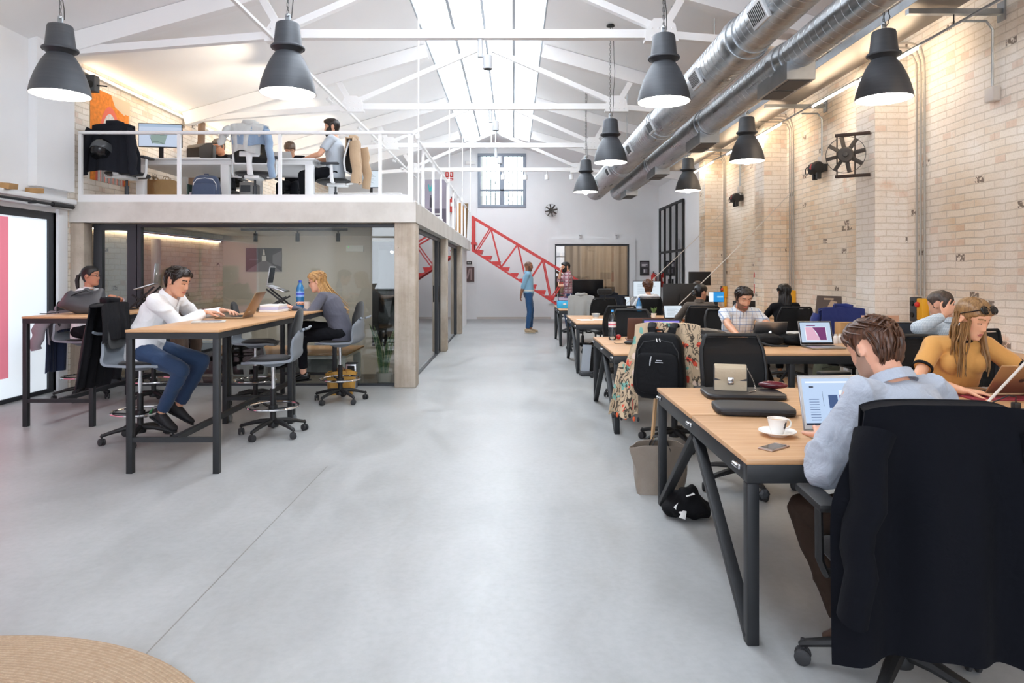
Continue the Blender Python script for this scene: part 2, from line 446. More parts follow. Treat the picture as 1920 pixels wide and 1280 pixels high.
# left wall: glazed shopfront below, plastered wall above, brick behind the mezzanine
mb = MB(); panel(mb, 'x', XL - .25, XL, YF, 8.72, 0, 4.6, [(2.6, 8.5, 0.0, 2.22)]); S(mb, 'wall_left', M_white)
S(panel(MB(), 'x', XL - .25, XL + .02, 8.72, YB, -.5, 4.36), 'wall_left_brick', M_brick2)
S(panel(MB(), 'x', XL + .0, XL + .10, 8.02, 8.71, 2.5, 4.26), 'pilaster_left', M_white)
mb = MB(); mb.span((XL, 3.0, 2.34), (XL + .14, 8.7, 2.40), .01); mb.span((XL, 3.0, 2.27), (XL + .08, 8.7, 2.345), .01); S(mb, 'trim_left_ledge', M_white)
mb = MB(); mb.span((XL - .08, 8.5, 0), (XL + .035, 8.68, 2.27), .01); S(mb, 'trim_left_jamb', M_white)
fr = S(MB().span((XL - .1, 2.62, 2.13), (XL - .02, 8.49, 2.215)).span((XL - .1, 8.40, .0), (XL - .02, 8.49, 2.13)).span((XL - .1, 2.62, 0), (XL - .02, 8.40, .05)).span((XL - .1, 5.4, .05), (XL - .02, 5.47, 2.13)), 'window_1', M_frame)
t = NT('frosted daylit glass'); p = t.sep(t.pos())
c = t.mix(t.noise(t.pos(), .8, 2), '#DCEAF6', '#F2F7FB')
t.l.new(c, t.b.inputs['Base Color']); t.l.new(c, t.b.inputs['Emission Color']); t.P(**{'Emission Strength': .40, 'Roughness': .25}); M_frost = reg('frosted daylit glass', t)
M_pink = emit('pink film on daylit glass', '#D97D8E', .30)
MB().span((XL - .075, 2.62, .05), (XL - .045, 8.40, 2.13)).build('pane', M_frost, fr)
MB().span((XL - .044, 2.66, .28), (XL - .041, 7.76, 2.11)).build('pink_film', M_pink, fr)['label'] = 'pink film covering the near part of the glass'
# right wall of brick with piers, white plaster beyond
S(panel(MB(), 'x', XR, XR + .3, YF, 16.9, 0, 4.6), 'wall_right', M_brick)
for i, y in enumerate((.9, 4.43, 7.97, 11.5, 15.05)):
    S(panel(MB(), 'x', 4.22, XR - .001, y, y + .45, 0, 4.15), 'pier_right', M_brick2 if i % 2 else M_brick)
S(panel(MB(), 'x', XR + .06, XR + .3, 16.9, YB, 0, 4.6), 'wall_right_plaster', M_white)
# end wall with the high window and the internal glazed window
XI0, XI1 = 1.33, 3.70
mb = MB(); panel(mb, 'y', YB, YB + .25, XL, XR + .3, 0, 4.3, [(XI0, XI1, .72, 2.40), (-1.15, .40, 3.57, 4.3)])
mb.prism([(XL, 4.3), (-1.15, 4.3), (-1.15, zroof(-1.15) + .08), (XL, zroof(XL) + .09)], -.25, Matrix(((1, 0, 0, 0), (0, 0, 1, YB + .25), (0, 1, 0, 0), (0, 0, 0, 1))))
mb.prism([(.4, 4.3), (XR + .3, 4.3), (XR + .3, 4.305), (4.4, zroof(4.4) + .08), (.4, zroof(.4) + .08)], -.25, Matrix(((1, 0, 0, 0), (0, 0, 1, YB + .25), (0, 1, 0, 0), (0, 0, 0, 1))))
mb.prism([(-1.15, 5.31), (.4, 5.31), (.4, zroof(.4) + .08), (RX, RZ + .08), (-1.15, zroof(-1.15) + .08)], -.25, Matrix(((1, 0, 0, 0), (0, 0, 1, YB + .25), (0, 1, 0, 0), (0, 0, 0, 1))))
S(mb, 'wall_back', M_white)
S(MB().span((-1.62, YB - .07, 0), (-1.18, YB - .001, 5.3)), 'pilaster_back', M_white)
S(MB().span((XL, YB - .02, 0), (1.2, YB - .001, .07)), 'baseboard_back', M_grey)
fr = MB()
for a, b in (((-1.15, 3.57), (.40, 3.66)), ((-1.15, 5.21), (.40, 5.31)), ((-1.15, 3.66), (-1.05, 5.21)), ((.30, 3.66), (.40, 5.21)), ((-.44, 3.66), (-.30, 5.21)), ((-1.05, 4.10), (.30, 4.16))):
    fr.span((a[0], YB - .03, a[1]), (b[0], YB + .06, b[1]), .008)
M_wfr = mat('blue grey window paint', '#8F99A6', .5)
fr = S(fr, 'window_2', M_wfr)
g = MB().span((-1.1, YB + .02, 3.6), (.35, YB + .03, 5.25)); g.build('pane', M_glass, fr)
g = MB()
for i in range(10):
    x = -1.02 + i * .142
    if abs(x + .37) > .09: g.sweep([(x, YB + .10, 3.6), (x, YB + .10, 5.25)], .012, 6)
g.build('bar', M_blk, fr)['label'] = 'dark bars outside the panes'
o = MB().span((-2.6, YB + 2.2, 2.2), (1.8, YB + 2.3, 4.2)).span((-.9, YB + 2.0, 4.2), (-.2, YB + 2.1, 4.75)); S(o, 'wall_outside', mat('pale outside facade', '#D5D9DC', .8))
# internal glazed window and the room behind it
fr = MB().span((XI0, YB - .03, 2.34), (XI1, YB + .05, 2.40)).span((XI0, YB - .03, .72), (XI0 + .04, YB + .05, 2.34)).span((XI1 - .05, YB - .03, .72), (XI1, YB + .05, 2.34)).span((XI0, YB - .03, .72), (XI1, YB + .05, .77))
fr = S(fr, 'window_3', M_frame); MB().span((XI0 + .03, YB, .75), (XI1 - .03, YB + .012, 2.36)).build('pane', m_glass('dark plate glass', '#D5D2CE', 2.0), fr)
S(MB().span((XI0 - .22, YB - .05, .5), (XI0 - .005, YB - .001, 2.58)).span((XI1 + .005, YB - .05, .5), (XI1 + .2, YB - .001, 2.58)).span((XI0 - .005, YB - .05, 2.405), (XI1 + .005, YB - .001, 2.58)).span((XI0 - .005, YB - .05, .5), (XI1 + .005, YB - .001, .715)), 'trim_1', M_white)
mb = MB(); mb.span((.9, YB + 3.2, 0), (4.8, YB + 3.3, 2.9)); mb.span((.8, YB + .26, 0), (.9, YB + 3.3, 2.9)); mb.span((4.8, YB + .26, 0), (4.9, YB + 3.3, 2.9)); mb.span((.8, YB + .26, 2.9), (4.9, YB + 3.3, 3.0)); mb.span((.8, YB + .26, -.1), (4.9, YB + 3.3, 0))
S(mb, 'wall_store_room', mat('dim store room paint', '#B9AEA3', .8))
# front wall behind the viewer: unseen, with a big glowing window for frontal daylight
S(panel(MB(), 'y', YF - .25, YF, XL, XR + .3, 0, 5.9, [(-4.6, 3.6, .9, 3.9)]), 'wall_front', M_white)
fr = MB()
for i in range(6): fr.span((-4.6 + i * 1.632, YF - .1, .9), (-4.6 + i * 1.632 + .05, YF - .02, 3.9))
fr.span((-4.6, YF - .1, .9), (3.6, YF - .02, .97)).span((-4.6, YF - .1, 3.83), (3.6, YF - .02, 3.9)).span((-4.6, YF - .1, 2.6), (3.6, YF - .02, 2.66))
fr = S(fr, 'window_4', M_frame); MB().span((-4.55, YF - .08, .95), (3.6, YF - .06, 3.85)).build('pane', emit('daylit front window', '#EEF4FF', 3.7), fr)

# roof: two white slopes, glazed along the ridge
th = .12
for sgn, x0, x1 in ((-1, XL - .3, -1.5), (1, .5, XR + .3)):
    mb = MB(); a, b = V((x0, 0, zroof(x0))), V((x1, 0, zroof(x1)))
    vs = [(x0, zroof(x0)), (x1, zroof(x1)), (x1, zroof(x1) + th), (x0, zroof(x0) + th)]
    mb.prism(vs, YB - YF + .6, Matrix(((1, 0, 0, 0), (0, 0, 1, YF - .3), (0, 1, 0, 0), (0, 0, 0, 1))))
    S(mb, 'ceiling', M_ceil)
mb = MB()
for y0, y1 in ((20.5, YB + .3), (YF - .3, 1.6)):  # near stretch, out of view, is closed to cut skylight on the near floor
    for x0, x1 in ((-1.5, RX), (RX, .5)):
        vs = [(x0, zroof(x0)), (x1, zroof(x1)), (x1, zroof(x1) + th), (x0, zroof(x0) + th)]
        mb.prism(vs, y1 - y0, Matrix(((1, 0, 0, 0), (0, 0, 1, y0), (0, 1, 0, 0), (0, 0, 0, 1))))
S(mb, 'ceiling_ridge', M_ceil)
# skylight: rails and pleated blinds between them
sk = MB()
for x in (-1.5, -1.0, RX, 0.0, .5):
    sk.bar((x, 1.6, zroof(x) + .03), (x, 20.5, zroof(x) + .03), .045, .05)
sk = S(sk, 'window_5', mat('grey skylight rail', '#AEB6BE', .5)); sk['label'] = 'ridge skylight'
def blind(x0, x1, name, m, amp):
    nseg = 40
    def fn(u, v):
        y = lerp(1.6, 20.5, v); x = lerp(x0, x1, u); k = abs(math.sin(math.pi * v * nseg))
        return (x, y, zroof(x) + .06 - amp * (1 - k) * (.35 + .65 * math.sin(math.pi * min(1, max(0, u)))))
    o = MB().sheet(fn, 5, nseg * 6 + 1, .004).build(name, m, sk, ang=60)
blind(-1.48, -1.02, 'blind', M_sky2, .06); blind(-.98, RX - .02, 'blind', M_sky1, .05); blind(RX + .02, -.02, 'blind', M_sky1, .05); blind(.02, .48, 'blind', M_sky2, .06)

# trusses
C_gal = M_steelw
for i, y in enumerate((1.1, 4.65, 8.2, 11.75, 15.3, 18.85)):
    r = thing('roof_truss', ['white steel roof truss closest to the front window', 'white steel roof truss overhead, nearest in the roof', 'white roof truss over the mezzanine front rail', 'second white roof truss counted from the mezzanine front', 'third white roof truss counted from the mezzanine front', 'white roof truss nearest the end wall with the barred window'][i], 'truss', (0, y, 0), 0, 'white roof trusses')
    r['kind'] = 'structure'
    G = 2.27; zt = 4.34
    MB().span((RX - G, -.05, zt - .06), (RX + G, .05, zt + .04)).build('tie_beam', C_gal, r)
    for s in (-1, 1):
        xe = RX + s * 5.15; zr = zroof(xe)
        MB().bar((RX + s * (G - .05), 0, zt - .01), (xe, 0, 4.1), .09, .09).build('end_tie', C_gal, r)
        xa = RX + s * 1.0
        MB().bar((xe, 0, zroof(xe) - .12), (xa, 0, zroof(xa) - .12), .14, .22).build('rafter', C_gal, r)
        MB().bar((RX + s * G, 0, zt + .05), (RX + s * .12, 0, 5.32), .08, .08).build('diagonal', C_gal, r)
        xs = RX + s * (G + .28); MB().bar((RX + s * G, 0, zt), (xs, 0, zroof(xs) - .14), .05, .09).build('strut', C_gal, r)
        m = Matrix(((1, 0, 0, RX + s * G), (0, 0, 1, -.06), (0, 1, 0, zt), (0, 0, 0, 1)))
        g = MB().prism([(-.2, -.1), (.2, -.1), (.16, .1), (.08, .17), (-.1, .17), (-.2, .02)], .12, m)
        for bx in (-.12, -.04, .04, .12):
            for bz in (-.05, .05): g.ball((RX + s * G + bx, -.063, zt + bz), .012, u=6, v=4)
        g.build('gusset_plate', C_gal, r)
    MB().sweep([(RX, 0, zt), (RX, 0, 5.4)], .012, 6).build('king_rod', C_gal, r)

# mezzanine: beam, deck, columns
mb = MB(); mb.span((XL + .02, 8.72, 2.12), (XM, 9.0, ZD)); mb.span((-1.55, 9.0, 2.12), (XM, 19.75, ZD)); S(mb, 'beam_mezzanine', M_beam)
mb = MB(); mb.span((XL + .02, 9.0, 2.26), (-1.55, 19.75, ZD)); S(mb, 'ceiling_mezzanine_deck', M_white)
for y in (8.75, 12.8, 16.5): S(MB().span((-1.53, y, 0), (-1.255, y + .28, 2.12), .015), 'column_aisle', M_conc)
S(MB().span((XL + .02, 8.74, 0), (-5.50, 8.93, 2.12), .02), 'column_left', M_conc)
# meeting room partitions
S(panel(MB(), 'y', 13.35, 13.5, XL, -1.45, -.5, 2.26), 'wall_meeting_room', M_grey)
S(MB().span((XL + .02, 9.0, 2.20), (-1.55, 13.35, 2.255)), 'ceiling_meeting_room', M_ceil)
d = MB().span((-5.49, 8.92, 2.03), (-4.93, 8.99, 2.11)).span((-5.49, 8.92, .0), (-5.38, 8.99, 2.03)).span((-5.05, 8.92, 0), (-4.93, 8.99, 2.03)).span((-5.38, 8.92, 0), (-5.05, 8.99, .10))
d = S(d, 'door_1', M_frame); MB().span((-5.39, 8.95, .08), (-5.04, 8.96, 2.04)).build('pane', M_glass, d)
MB().span((-5.075, 8.88, .95), (-5.06, 8.90, 1.15), .004).build('door_handle', M_chrome, d)
w = MB().span((-4.92, 8.92, 2.07), (-1.54, 8.99, 2.11)).span((-4.92, 8.92, 0), (-1.54, 8.99, .03)).span((-4.92, 8.92, .03), (-4.87, 8.99, 2.07))
w = S(w, 'window_6', M_frame); MB().span((-4.88, 8.95, .02), (-1.54, 8.962, 2.08)).build('pane', M_glass, w)
# aisle glazing between the columns
for i, (y0, y1, y2) in enumerate(((9.03, 12.8, 12.25), (13.08, 16.5, 16.2))):
    d = MB().span((-1.42, y0, 2.05), (-1.37, y1, 2.12)).span((-1.42, y0, 0), (-1.37, y1, .025)).span((-1.43, y2, .02), (-1.36, y2 + (.12 if i == 0 else .05), 2.06)).span((-1.42, y1 - .06, .02), (-1.37, y1 - .005, 2.06))
    d = S(d, 'door_%d' % (i + 2), M_frame); MB().span((-1.40, y0, .02), (-1.39, y1, 2.06)).build('pane', M_glass, d)
    if i == 0: MB().span((-1.35, y2 + .02, .95), (-1.33, y2 + .06, 1.25), .005).build('door_handle', M_plas, d)
S(panel(MB(), 'x', -1.5, -1.36, 16.78, 19.75, 0, 2.12), 'wall_mezzanine_side', M_white)
# frame on the meeting room back wall (a dark framed glazed door)
d = S(MB().span((-2.75, 13.28, .05), (-2.63, 13.345, 2.09)).span((-2.63, 13.28, 2.01), (-1.75, 13.345, 2.09)).span((-1.83, 13.28, .05), (-1.75, 13.345, 2.01)).span((-2.63, 13.28, .05), (-1.83, 13.345, .13)), 'door_4', M_plas)
MB().span((-2.64, 13.30, .1), (-1.8, 13.31, 2.03)).build('pane', m_glass('dim glass', '#9A9A98', 1.6), d)
# black glazed steel door at the far right
d = MB(); X = XR + .03
for y in (18.6, 19.35, 20.1, 20.85, 21.55): d.span((X - .04, y - .035, 0), (X + .01, y + .035, 3.5))
for z in (.03, 2.1, 3.46): d.span((X - .04, 18.6, z - .03), (X + .01, 21.55, z + .04))
d = S(d, 'door_5', M_plas); MB().span((X - .012, 18.6, .05), (X - .006, 21.55, 3.45)).build('pane', m_glass('grey glass', '#C9CCCB', 2.0), d)
MB().span((X - .09, 20.02, 1.0), (X - .05, 20.08, 1.3), .01).build('door_handle', M_plas, d)
# ------------------------------------------------------------------ lamps
def make_lamp():
    t = thing('pendant_lamp', '', 'lamp')
    # origin at the centre of the mouth
    prof = [(.250, 0), (.247, .02), (.238, .07), (.224, .12), (.205, .18), (.180, .24), (.152, .30), (.125, .345), (.106, .37)]
    out = prof + [(.102, .37)] + [(r - .006, z) for r, z in prof[::-1]]
    n = len(prof)
    MB().lathe(out + [(.250, 0)], 40, mis=[0] * (n + 0) + [1] * (n) + [0]).build('shade', [M_shade, M_shadein], t)
    MB().lathe([(.100, .36), (.104, .372), (.142, .408), (.142, .416), (.128, .422), (.112, .425), (0, .425)], 40).build('collar', mat('dark lamp collar', '#2B2D31', .45, .3), t)
    MB().lathe([(.146, .404), (.150, .41), (.150, .42), (.146, .426), (.128, .43), (.122, .46), (.106, .615), (.100, .632), (.085, .64), (0, .64)], 40).build('canister', M_shade, t)
    b = MB().box((0, 0, .675), (.05, .02, .075), None, .006).ball((0, 0, .71), .022); b.build('bracket', M_galv, t)
    MB().ball((0, 0, .05), (.075, .075, .10), u=20, v=12).sweep([(0, 0, .14), (0, 0, .34)], .03, 12).build('bulb', M_bulb, t)
    return t
def chain_cord(t, zmouth, ztop, bow):
    L = ztop - zmouth; c = MB(); z = .715; k = 0
    while z < L - .03:
        for sgn in (-1, 1):
            if k % 2: c.sweep([(0, sgn * .008, z), (0, sgn * .008, z + .04)], .003, 5)
            else: c.sweep([(sgn * .008, 0, z), (sgn * .008, 0, z + .04)], .003, 5)
        z += .036; k += 1
    c.build('chain', M_blk, t)
    MB().sweep([(.03 + bow * math.sin(math.pi * q / 8) + .006 * math.sin(q * 2.1), .01, .69 + (L - .69) * q / 8) for q in range(9)], .004, 6).build('power_cord', M_rub, t)
    MB().lathe([(0, L), (.06, L), (.06, L - .02), (.02, L - .03), (0, L - .03)], 20).build('canopy', M_plas, t)
LAMPS = [(-4.15, 6.25, 'graphite pendant lamp nearest the shopfront window'), (-2.05, 6.2, 'graphite pendant lamp hanging over the standing work table'),
         (1.43, 6.5, 'large grey pendant lamp in the row between aisle and ducts, first of its row'), (1.43, 10.08, 'grey pendant lamp on a long chain, middle of the row beside the aisle'),
         (1.45, 13.7, 'small looking grey pendant lamp farthest along the row beside the aisle'), (3.47, 6.4, 'black pendant lamp beside the brick wall, largest of its row'),
         (3.40, 9.95, 'black pendant lamp by the brick wall, middle of its row'), (3.45, 13.5, 'black pendant lamp by the brick wall, farthest of its row')]
for i, (x, y, lb) in enumerate(LAMPS):
    t = make_lamp() if i == 0 else copy_tree(lamp0)
    if i == 0: lamp0 = t
for i, t in enumerate([lamp0] + [o for o in COL.objects if o.name.startswith('pendant_lamp.')]):
    x, y, lb = LAMPS[i]; t.location = (x, y, 3.10); t['label'] = lb; t['group'] = 'industrial pendant lamps'
    ztop = zroof(x) - .01 if x < 3 else 3.97
    chain_cord(t, 3.10, ztop, .03 if i % 2 else -.02)

# ------------------------------------------------------------------ chairs
def star_base(t, m, r=.31, zh=.10, rot=0.0, legm=None):
    b = MB(); b.lathe([(0, zh - .03), (.045, zh - .03), (.05, zh), (.035, zh + .045), (0, zh + .045)], 16)
    for k in range(5):
        a = rot + k * 2 * math.pi / 5; d = V((math.cos(a), math.sin(a), 0)); sd = V((-math.sin(a), math.cos(a), 0))
        b.sweep([d * .02 + V((0, 0, zh + .02)), d * .12 + V((0, 0, zh + .018)), d * (r * .72) + V((0, 0, zh)), d * r + V((0, 0, zh - .022)), d * (r + .012) + V((0, 0, zh - .03))],
                [(.028, .026), (.027, .022), (.022, .017), (.019, .014), (.012, .008)], 8, side=sd)
    bo = b.build('star_base', m, t)
    for k in range(5):
        a = rot + k * 2 * math.pi / 5; c = V((math.cos(a) * r, math.sin(a) * r, 0)); q = a + 1.1 + k
        rm = Matrix.Translation((c.x, c.y, .03)) @ Matrix.Rotation(q, 4, 'Z')
        w = MB(rm)
        for s in (-1, 1): w.lathe([(0, -.009), (.024, -.009), (.03, -.005), (.03, .005), (.024, .009), (0, .009)], 14, (0, s * .016, 0), (R(90), 0, 0))
        w.box((0, 0, .012), (.034, .014, .036), None, .006).sweep([(0, 0, .02), (0, 0, zh - .035)], .008, 8)
        w.build('caster', M_rub, bo)
    return bo
def task_chair(style='black', head=False, seat_z=.47):
    """swivel chair, faces +y"""
    t = thing('task_chair', '', 'chair')
    fm = M_plas if style == 'black' else M_whp
    star_base(t, M_plas if style == 'black' else M_whp, .32, .10, .3)
    MB().sweep([(0, 0, .11), (0, 0, .28)], .027, 12).sweep([(0, 0, .28), (0, 0, seat_z - .09)], .016, 12).build('gas_lift', M_plas if style == 'black' else M_dkgrey, t)
    MB().box((0, -.03, seat_z - .085), (.20, .28, .045), None, .015).build('tilt_mechanism', fm if style != 'black' else M_dkgrey, t)
    z = seat_z
    def seat(u, v):
        a = 2 * math.pi * u; e = .5; ca, sa = math.cos(a), math.sin(a)
        rx = .245 * (abs(ca) ** e) * (1 if ca >= 0 else -1); ry = .235 * (abs(sa) ** e) * (1 if sa >= 0 else -1)
        ph = math.pi * v; k = max(math.sin(ph), 0) ** .45
        zz = z - .03 - .035 * math.cos(ph) - .03 * sst(.1, .25, ry) * .6
        return (rx * k, .02 + ry * k, zz)
    MB().closed(seat, 28, 8).build('seat', M_fab, t)
    # back: frame with open weave
    zb0, zb1 = z + .09, z + .53
    def ctr(v): return V((0, -.225 - .055 * sst(.2, 1, v) + .02 * math.sin(math.pi * v), lerp(zb0, zb1, v)))
    def hw(v): return lerp(.215, .235, math.sin(math.pi * min(1, v * .9 + .05))) - .02 * sst(.8, 1, v)
    pts = []
    for k in range(13): v = k / 12; c = ctr(v); pts.append(c + V((-hw(v), .02, 0)))
    top = [ctr(1) + V((lerp(-hw(1) + .015, hw(1) - .015, q / 6), .02 - .018 * math.sin(math.pi * q / 6), .018)) for q in range(7)]
    right = [V((-p.x, p.y, p.z)) for p in pts[::-1]]
    bot = [ctr(0) + V((lerp(hw(0) - .02, -hw(0) + .02, q / 4), .0, -.015)) for q in range(5)]
    MB().sweep(pts + top + right + bot, (.017, .013), 8, closed=True).build('back_frame', fm, t)
    def web(u, v):
        c = ctr(v); w = hw(v); x = lerp(-w, w, u)
        return (x, c.y + .02 - .025 * (1 - (2 * u - 1) ** 2), c.z)
    MB().sheet(web, 9, 13, .004).build('back_mesh', M_mesh, t)
    sp = MB(); sp.sweep([(0, -.08, z - .08), (0, -.24, z - .06), (0, -.285, z + .08), (0, -.29, z + .25)], [(.04, .018), (.04, .018), (.035, .015), (.05, .012)], 8, side=(1, 0, 0))
    if style == 'white': sp.box((0, -.275, z + .20), (.26, .02, .07), None, .009)
    sp.build('back_support', fm, t)
    for s in (-1, 1):
        a = MB(); a.sweep([(s * .17, -.02, z - .075), (s * .27, -.03, z - .07), (s * .29, -.03, z - .02), (s * .29, -.02, z + .17)], [(.03, .012), (.03, .014), (.026, .014), (.022, .012)], 8, side=[V((0, 1, 0))] * 4)
        ao = a.build('armrest', fm, t)
        MB().box((s * .285, .0, z + .19), (.085, .26, .032), None, .014).build('arm_pad', M_plas if style == 'black' else M_dkgrey, ao)
    if head:
        MB().box((0, -.30, zb1 + .14), (.27, .07, .11), (R(-8), 0, 0), .03).sweep([(0, -.30, zb1 - .02), (0, -.32, zb1 + .12)], .014, 8).build('headrest', M_fab, t)
    return t
def stool(style=0):
    """tall draughting stool, faces +y"""
    t = thing('drafting_stool', '', 'stool'); z = .70
    star_base(t, M_plas, .29, .105, .2)
    MB().sweep([(0, 0, .12), (0, 0, .42)], .026, 14).build('column_sleeve', M_plas, t)
    MB().sweep([(0, 0, .42), (0, 0, z - .05)], .017, 14).build('gas_lift', M_chrome, t)
    fr = MB(); fr.sweep([(.225 * math.cos(a * math.pi / 20), .225 * math.sin(a * math.pi / 20), .26) for a in range(40)], .0115, 8, closed=True)
    fo = fr.build('foot_ring', M_chrome, t)
    sp = MB().lathe([(.026, .21), (.04, .21), (.04, .27), (.026, .27)], 14)
    for k in range(3):
        a = .6 + k * 2.0944; sp.bar((.03 * math.cos(a), .03 * math.sin(a), .235), (.222 * math.cos(a), .222 * math.sin(a), .25), .022, .012)
    sp.build('ring_spoke', M_plas, fo)
    def shell(u, v):          # L-shaped moulded shell, v along from front lip up the back
        if v < .5:
            k = v / .5; y = lerp(.23, -.15, k); zz = z - .028 - .015 * (1 - sst(0, .25, k)) - .01 * math.sin(math.pi * k); w = lerp(.20, .235, sst(0, .3, k)); 
            dz = .02 * (2 * u - 1) ** 2
            return (lerp(-w, w, u), y, zz + dz)
        k = (v - .5) / .5; a = min(1, k / .35) * R(96)
        if k < .35: y = -.15 - .085 * math.sin(a); zz = z - .028 + .085 * (1 - math.cos(a))
        else: q = (k - .35) / .65; y = -.235 - .02 * q; zz = z + .06 + .19 * q
        w = lerp(.235, .20, sst(.2, 1, k)) - .10 * sst(.75, 1, k)
        return (lerp(-w, w, u), y + .035 * (2 * u - 1) ** 2 * sst(0, .5, k), zz + (.02 * (2 * u - 1) ** 2) * (1 - sst(0, .3, k)))
    MB().sheet(shell, 11, 32, .022).build('shell', M_greyp, t, ang=50)
    MB().lathe([(0, z - .075), (.07, z - .075), (.12, z - .05), (.13, z - .035), (0, z - .035)], 20).build('seat_mount', M_greyp, t)
    def pad(u, v):
        a = 2 * math.pi * u; ca, sa = math.cos(a), math.sin(a); e = .55
        rx = .20 * abs(ca) ** e * (1 if ca >= 0 else -1); ry = .185 * abs(sa) ** e * (1 if sa >= 0 else -1)
        ph = math.pi * v; k = max(math.sin(ph), 0) ** .4
        return (rx * k, .045 + ry * k, z - .005 - .022 * math.cos(ph) - .03 * sst(.12, .2, ry))
    MB().closed(pad, 28, 8).build('seat_pad', M_fab, t)
    def back(u, v):
        a = 2 * math.pi * u; ca, sa = math.cos(a), math.sin(a); e = .6
        rx = (.185 - .035 * sst(0, .2, math.sin(a))) * abs(ca) ** e * (1 if ca >= 0 else -1); rz = .17 * abs(sa) ** e * (1 if sa >= 0 else -1)
        ph = math.pi * v; k = max(math.sin(ph), 0) ** .4
        x = rx * k
        return (x, -.228 - .03 * (rz * k) / .17 * .6 + .022 * math.cos(ph) + .8 * x * x, z + .28 + rz * k)
    MB().closed(back, 26, 8).build('backrest', M_fab, t)
    for s in (-1, 1): MB().sweep([(s * .10, -.262, z + .25), (s * .15, -.285, z + .255), (s * .19, -.30, z + .27)], [.012, .013, .012], 8).build('back_handle', M_greyp, t)
    return t

# ------------------------------------------------------------------ tables
def bench(loc, W, D, label, units=2):
    t = thing('bench_desk', label, 'desk', loc, 0, 'rows of black framed bench desks')
    zt = .738; g = .012
    MB().span((-.004, -.004, zt - .022), (W + .004, D / 2 - g, zt), .003).build('desktop', M_wood, t)
    MB().span((-.004, D / 2 + g, zt - .022), (W + .004, D + .004, zt), .003).build('desktop', M_wood, t)
    f = MB(); h = .075
    for y in (0, D - .045): f.span((.0, y, zt - .022 - h), (W, y + .045, zt - .0225), .003)
    for x in (0, W - .045): f.span((x, .046, zt - .022 - h), (x + .045, D - .046, zt - .0225), .003)
    f.span((.046, D / 2 - .03, zt - .022 - h), (W - .046, D / 2 + .03, zt - .023))
    f.build('frame', M_blk, t)
    xs = [0.0] + [W * k / units for k in range(1, units)] + [W - .05]
    for i, x in enumerate(xs):
        for y in (0.0, D - .05):
            MB().span((x + .001, y, 0), (x + .049, y + .05, zt - .098), .004).build('leg', M_blk, t)
        for y0, y1 in ((.03, D / 2 - .02), (D - .03, D / 2 + .02)):
            MB().bar((x + .025, y0, .02), (x + .025, y1, zt - .11), .034, .05, (1, 0, 0), .003).build('brace', M_blk, t)
    for y in (.10, D / 2 + .02, D - .08):
        l = MB(); l.lathe([(0, -.03), (.009, -.03), (.009, .03), (0, .03)], 10, (-.012, y, zt - .05), (R(90), 0, 0)).box((-.006, y, zt - .05), (.012, .07, .022), None, .003)
        l.build('latch', M_chrome, t)
    MB().lathe([(0, 0), (.02, 0), (.022, .012), (.012, .02), (0, .02)], 6, (.065, 0, zt - .135), (R(90), 0, 0)).build('bolt', M_blk, t)
    return t
def high_table(x0, x1, y0, y1, label, casters=False):
    t = thing('standing_height_table', label, 'table', (x0, y0, 0), 0, 'standing height tables with black frames')
    W, D = x1 - x0, y1 - y0; zt = 1.055; a = .045
    MB().span((-.005, -.005, zt - .02), (W + .005, D - .002, zt), .003).build('tabletop', M_wood, t)
    f = MB()
    f.span((0, 0, zt - .066), (W, a, zt - .021)).span((0, D - a - .003, zt - .066), (W, D - .003, zt - .021)).span((0, a, zt - .066), (a, D - a - .003, zt - .021)).span((W - a, a, zt - .066), (W, D - a - .003, zt - .021)); f.build('frame', M_blk, t)
    zb = .075 if casters else 0
    for x in (0, W - a):
        for y in (0, D - a - .003):
            lo = MB().span((x, y, zb if y == 0 else 0), (x + a, y + a, zt - .0665), .002).build('leg', M_blk, t)
            if casters and y == 0:
                c = MB(); cx, cy = x + a / 2, y + a / 2
                for s in (-1, 1): c.lathe([(0, -.01), (.036, -.01), (.036, .01), (0, .01)], 16, (cx + s * .02, cy, .036), (0, R(90), 0))
                c.box((cx, cy, .06), (.05, .06, .03), None, .006); c.build('caster', mat('grey caster', '#7C8085', .4, .5), lo)
    MB().span((a, .004, .23), (W - a, .004 + .035, .265)).build('stretcher', M_blk, t); MB().span((a, D - a, .23), (W - a, D - .012, .265)).build('stretcher', M_blk, t)
    MB().span((W / 2 - .02, .04, .23), (W / 2 + .02, D - a, .27)).build('long_stretcher', M_blk, t)
    return t

# ------------------------------------------------------------------ desk things
def logo_apple(mb, s, M):
    """bitten fruit mark with a leaf, flat"""
    pts = []
    for k in range(40):
        a = 2 * math.pi * k / 40; r = 1.0
        x, y = math.cos(a), math.sin(a)
        r = .92 + .06 * math.cos(2 * a)
        if abs(a - math.pi / 2) < .45: r -= .13 * (1 - abs(a - math.pi / 2) / .45)
        if abs(a - 3 * math.pi / 2) < .4: r -= .09 * (1 - abs(a - 3 * math.pi / 2) / .4)
        px, py = x * r, y * r * 1.02
        d = math.hypot(px - 1.12, py - .12)
        if d < .45: ang = math.atan2(py - .12, px - 1.12); px, py = 1.12 + .45 * math.cos(ang), .12 + .45 * math.sin(ang)
        pts.append((px * s, py * s))
    mb.prism(pts, .0008, M)
    mb.prism([(0.02 * s, 1.08 * s), (.10 * s, 1.32 * s), (.36 * s, 1.52 * s), (.36 * s, 1.30 * s), (.2 * s, 1.12 * s)], .0008, M)
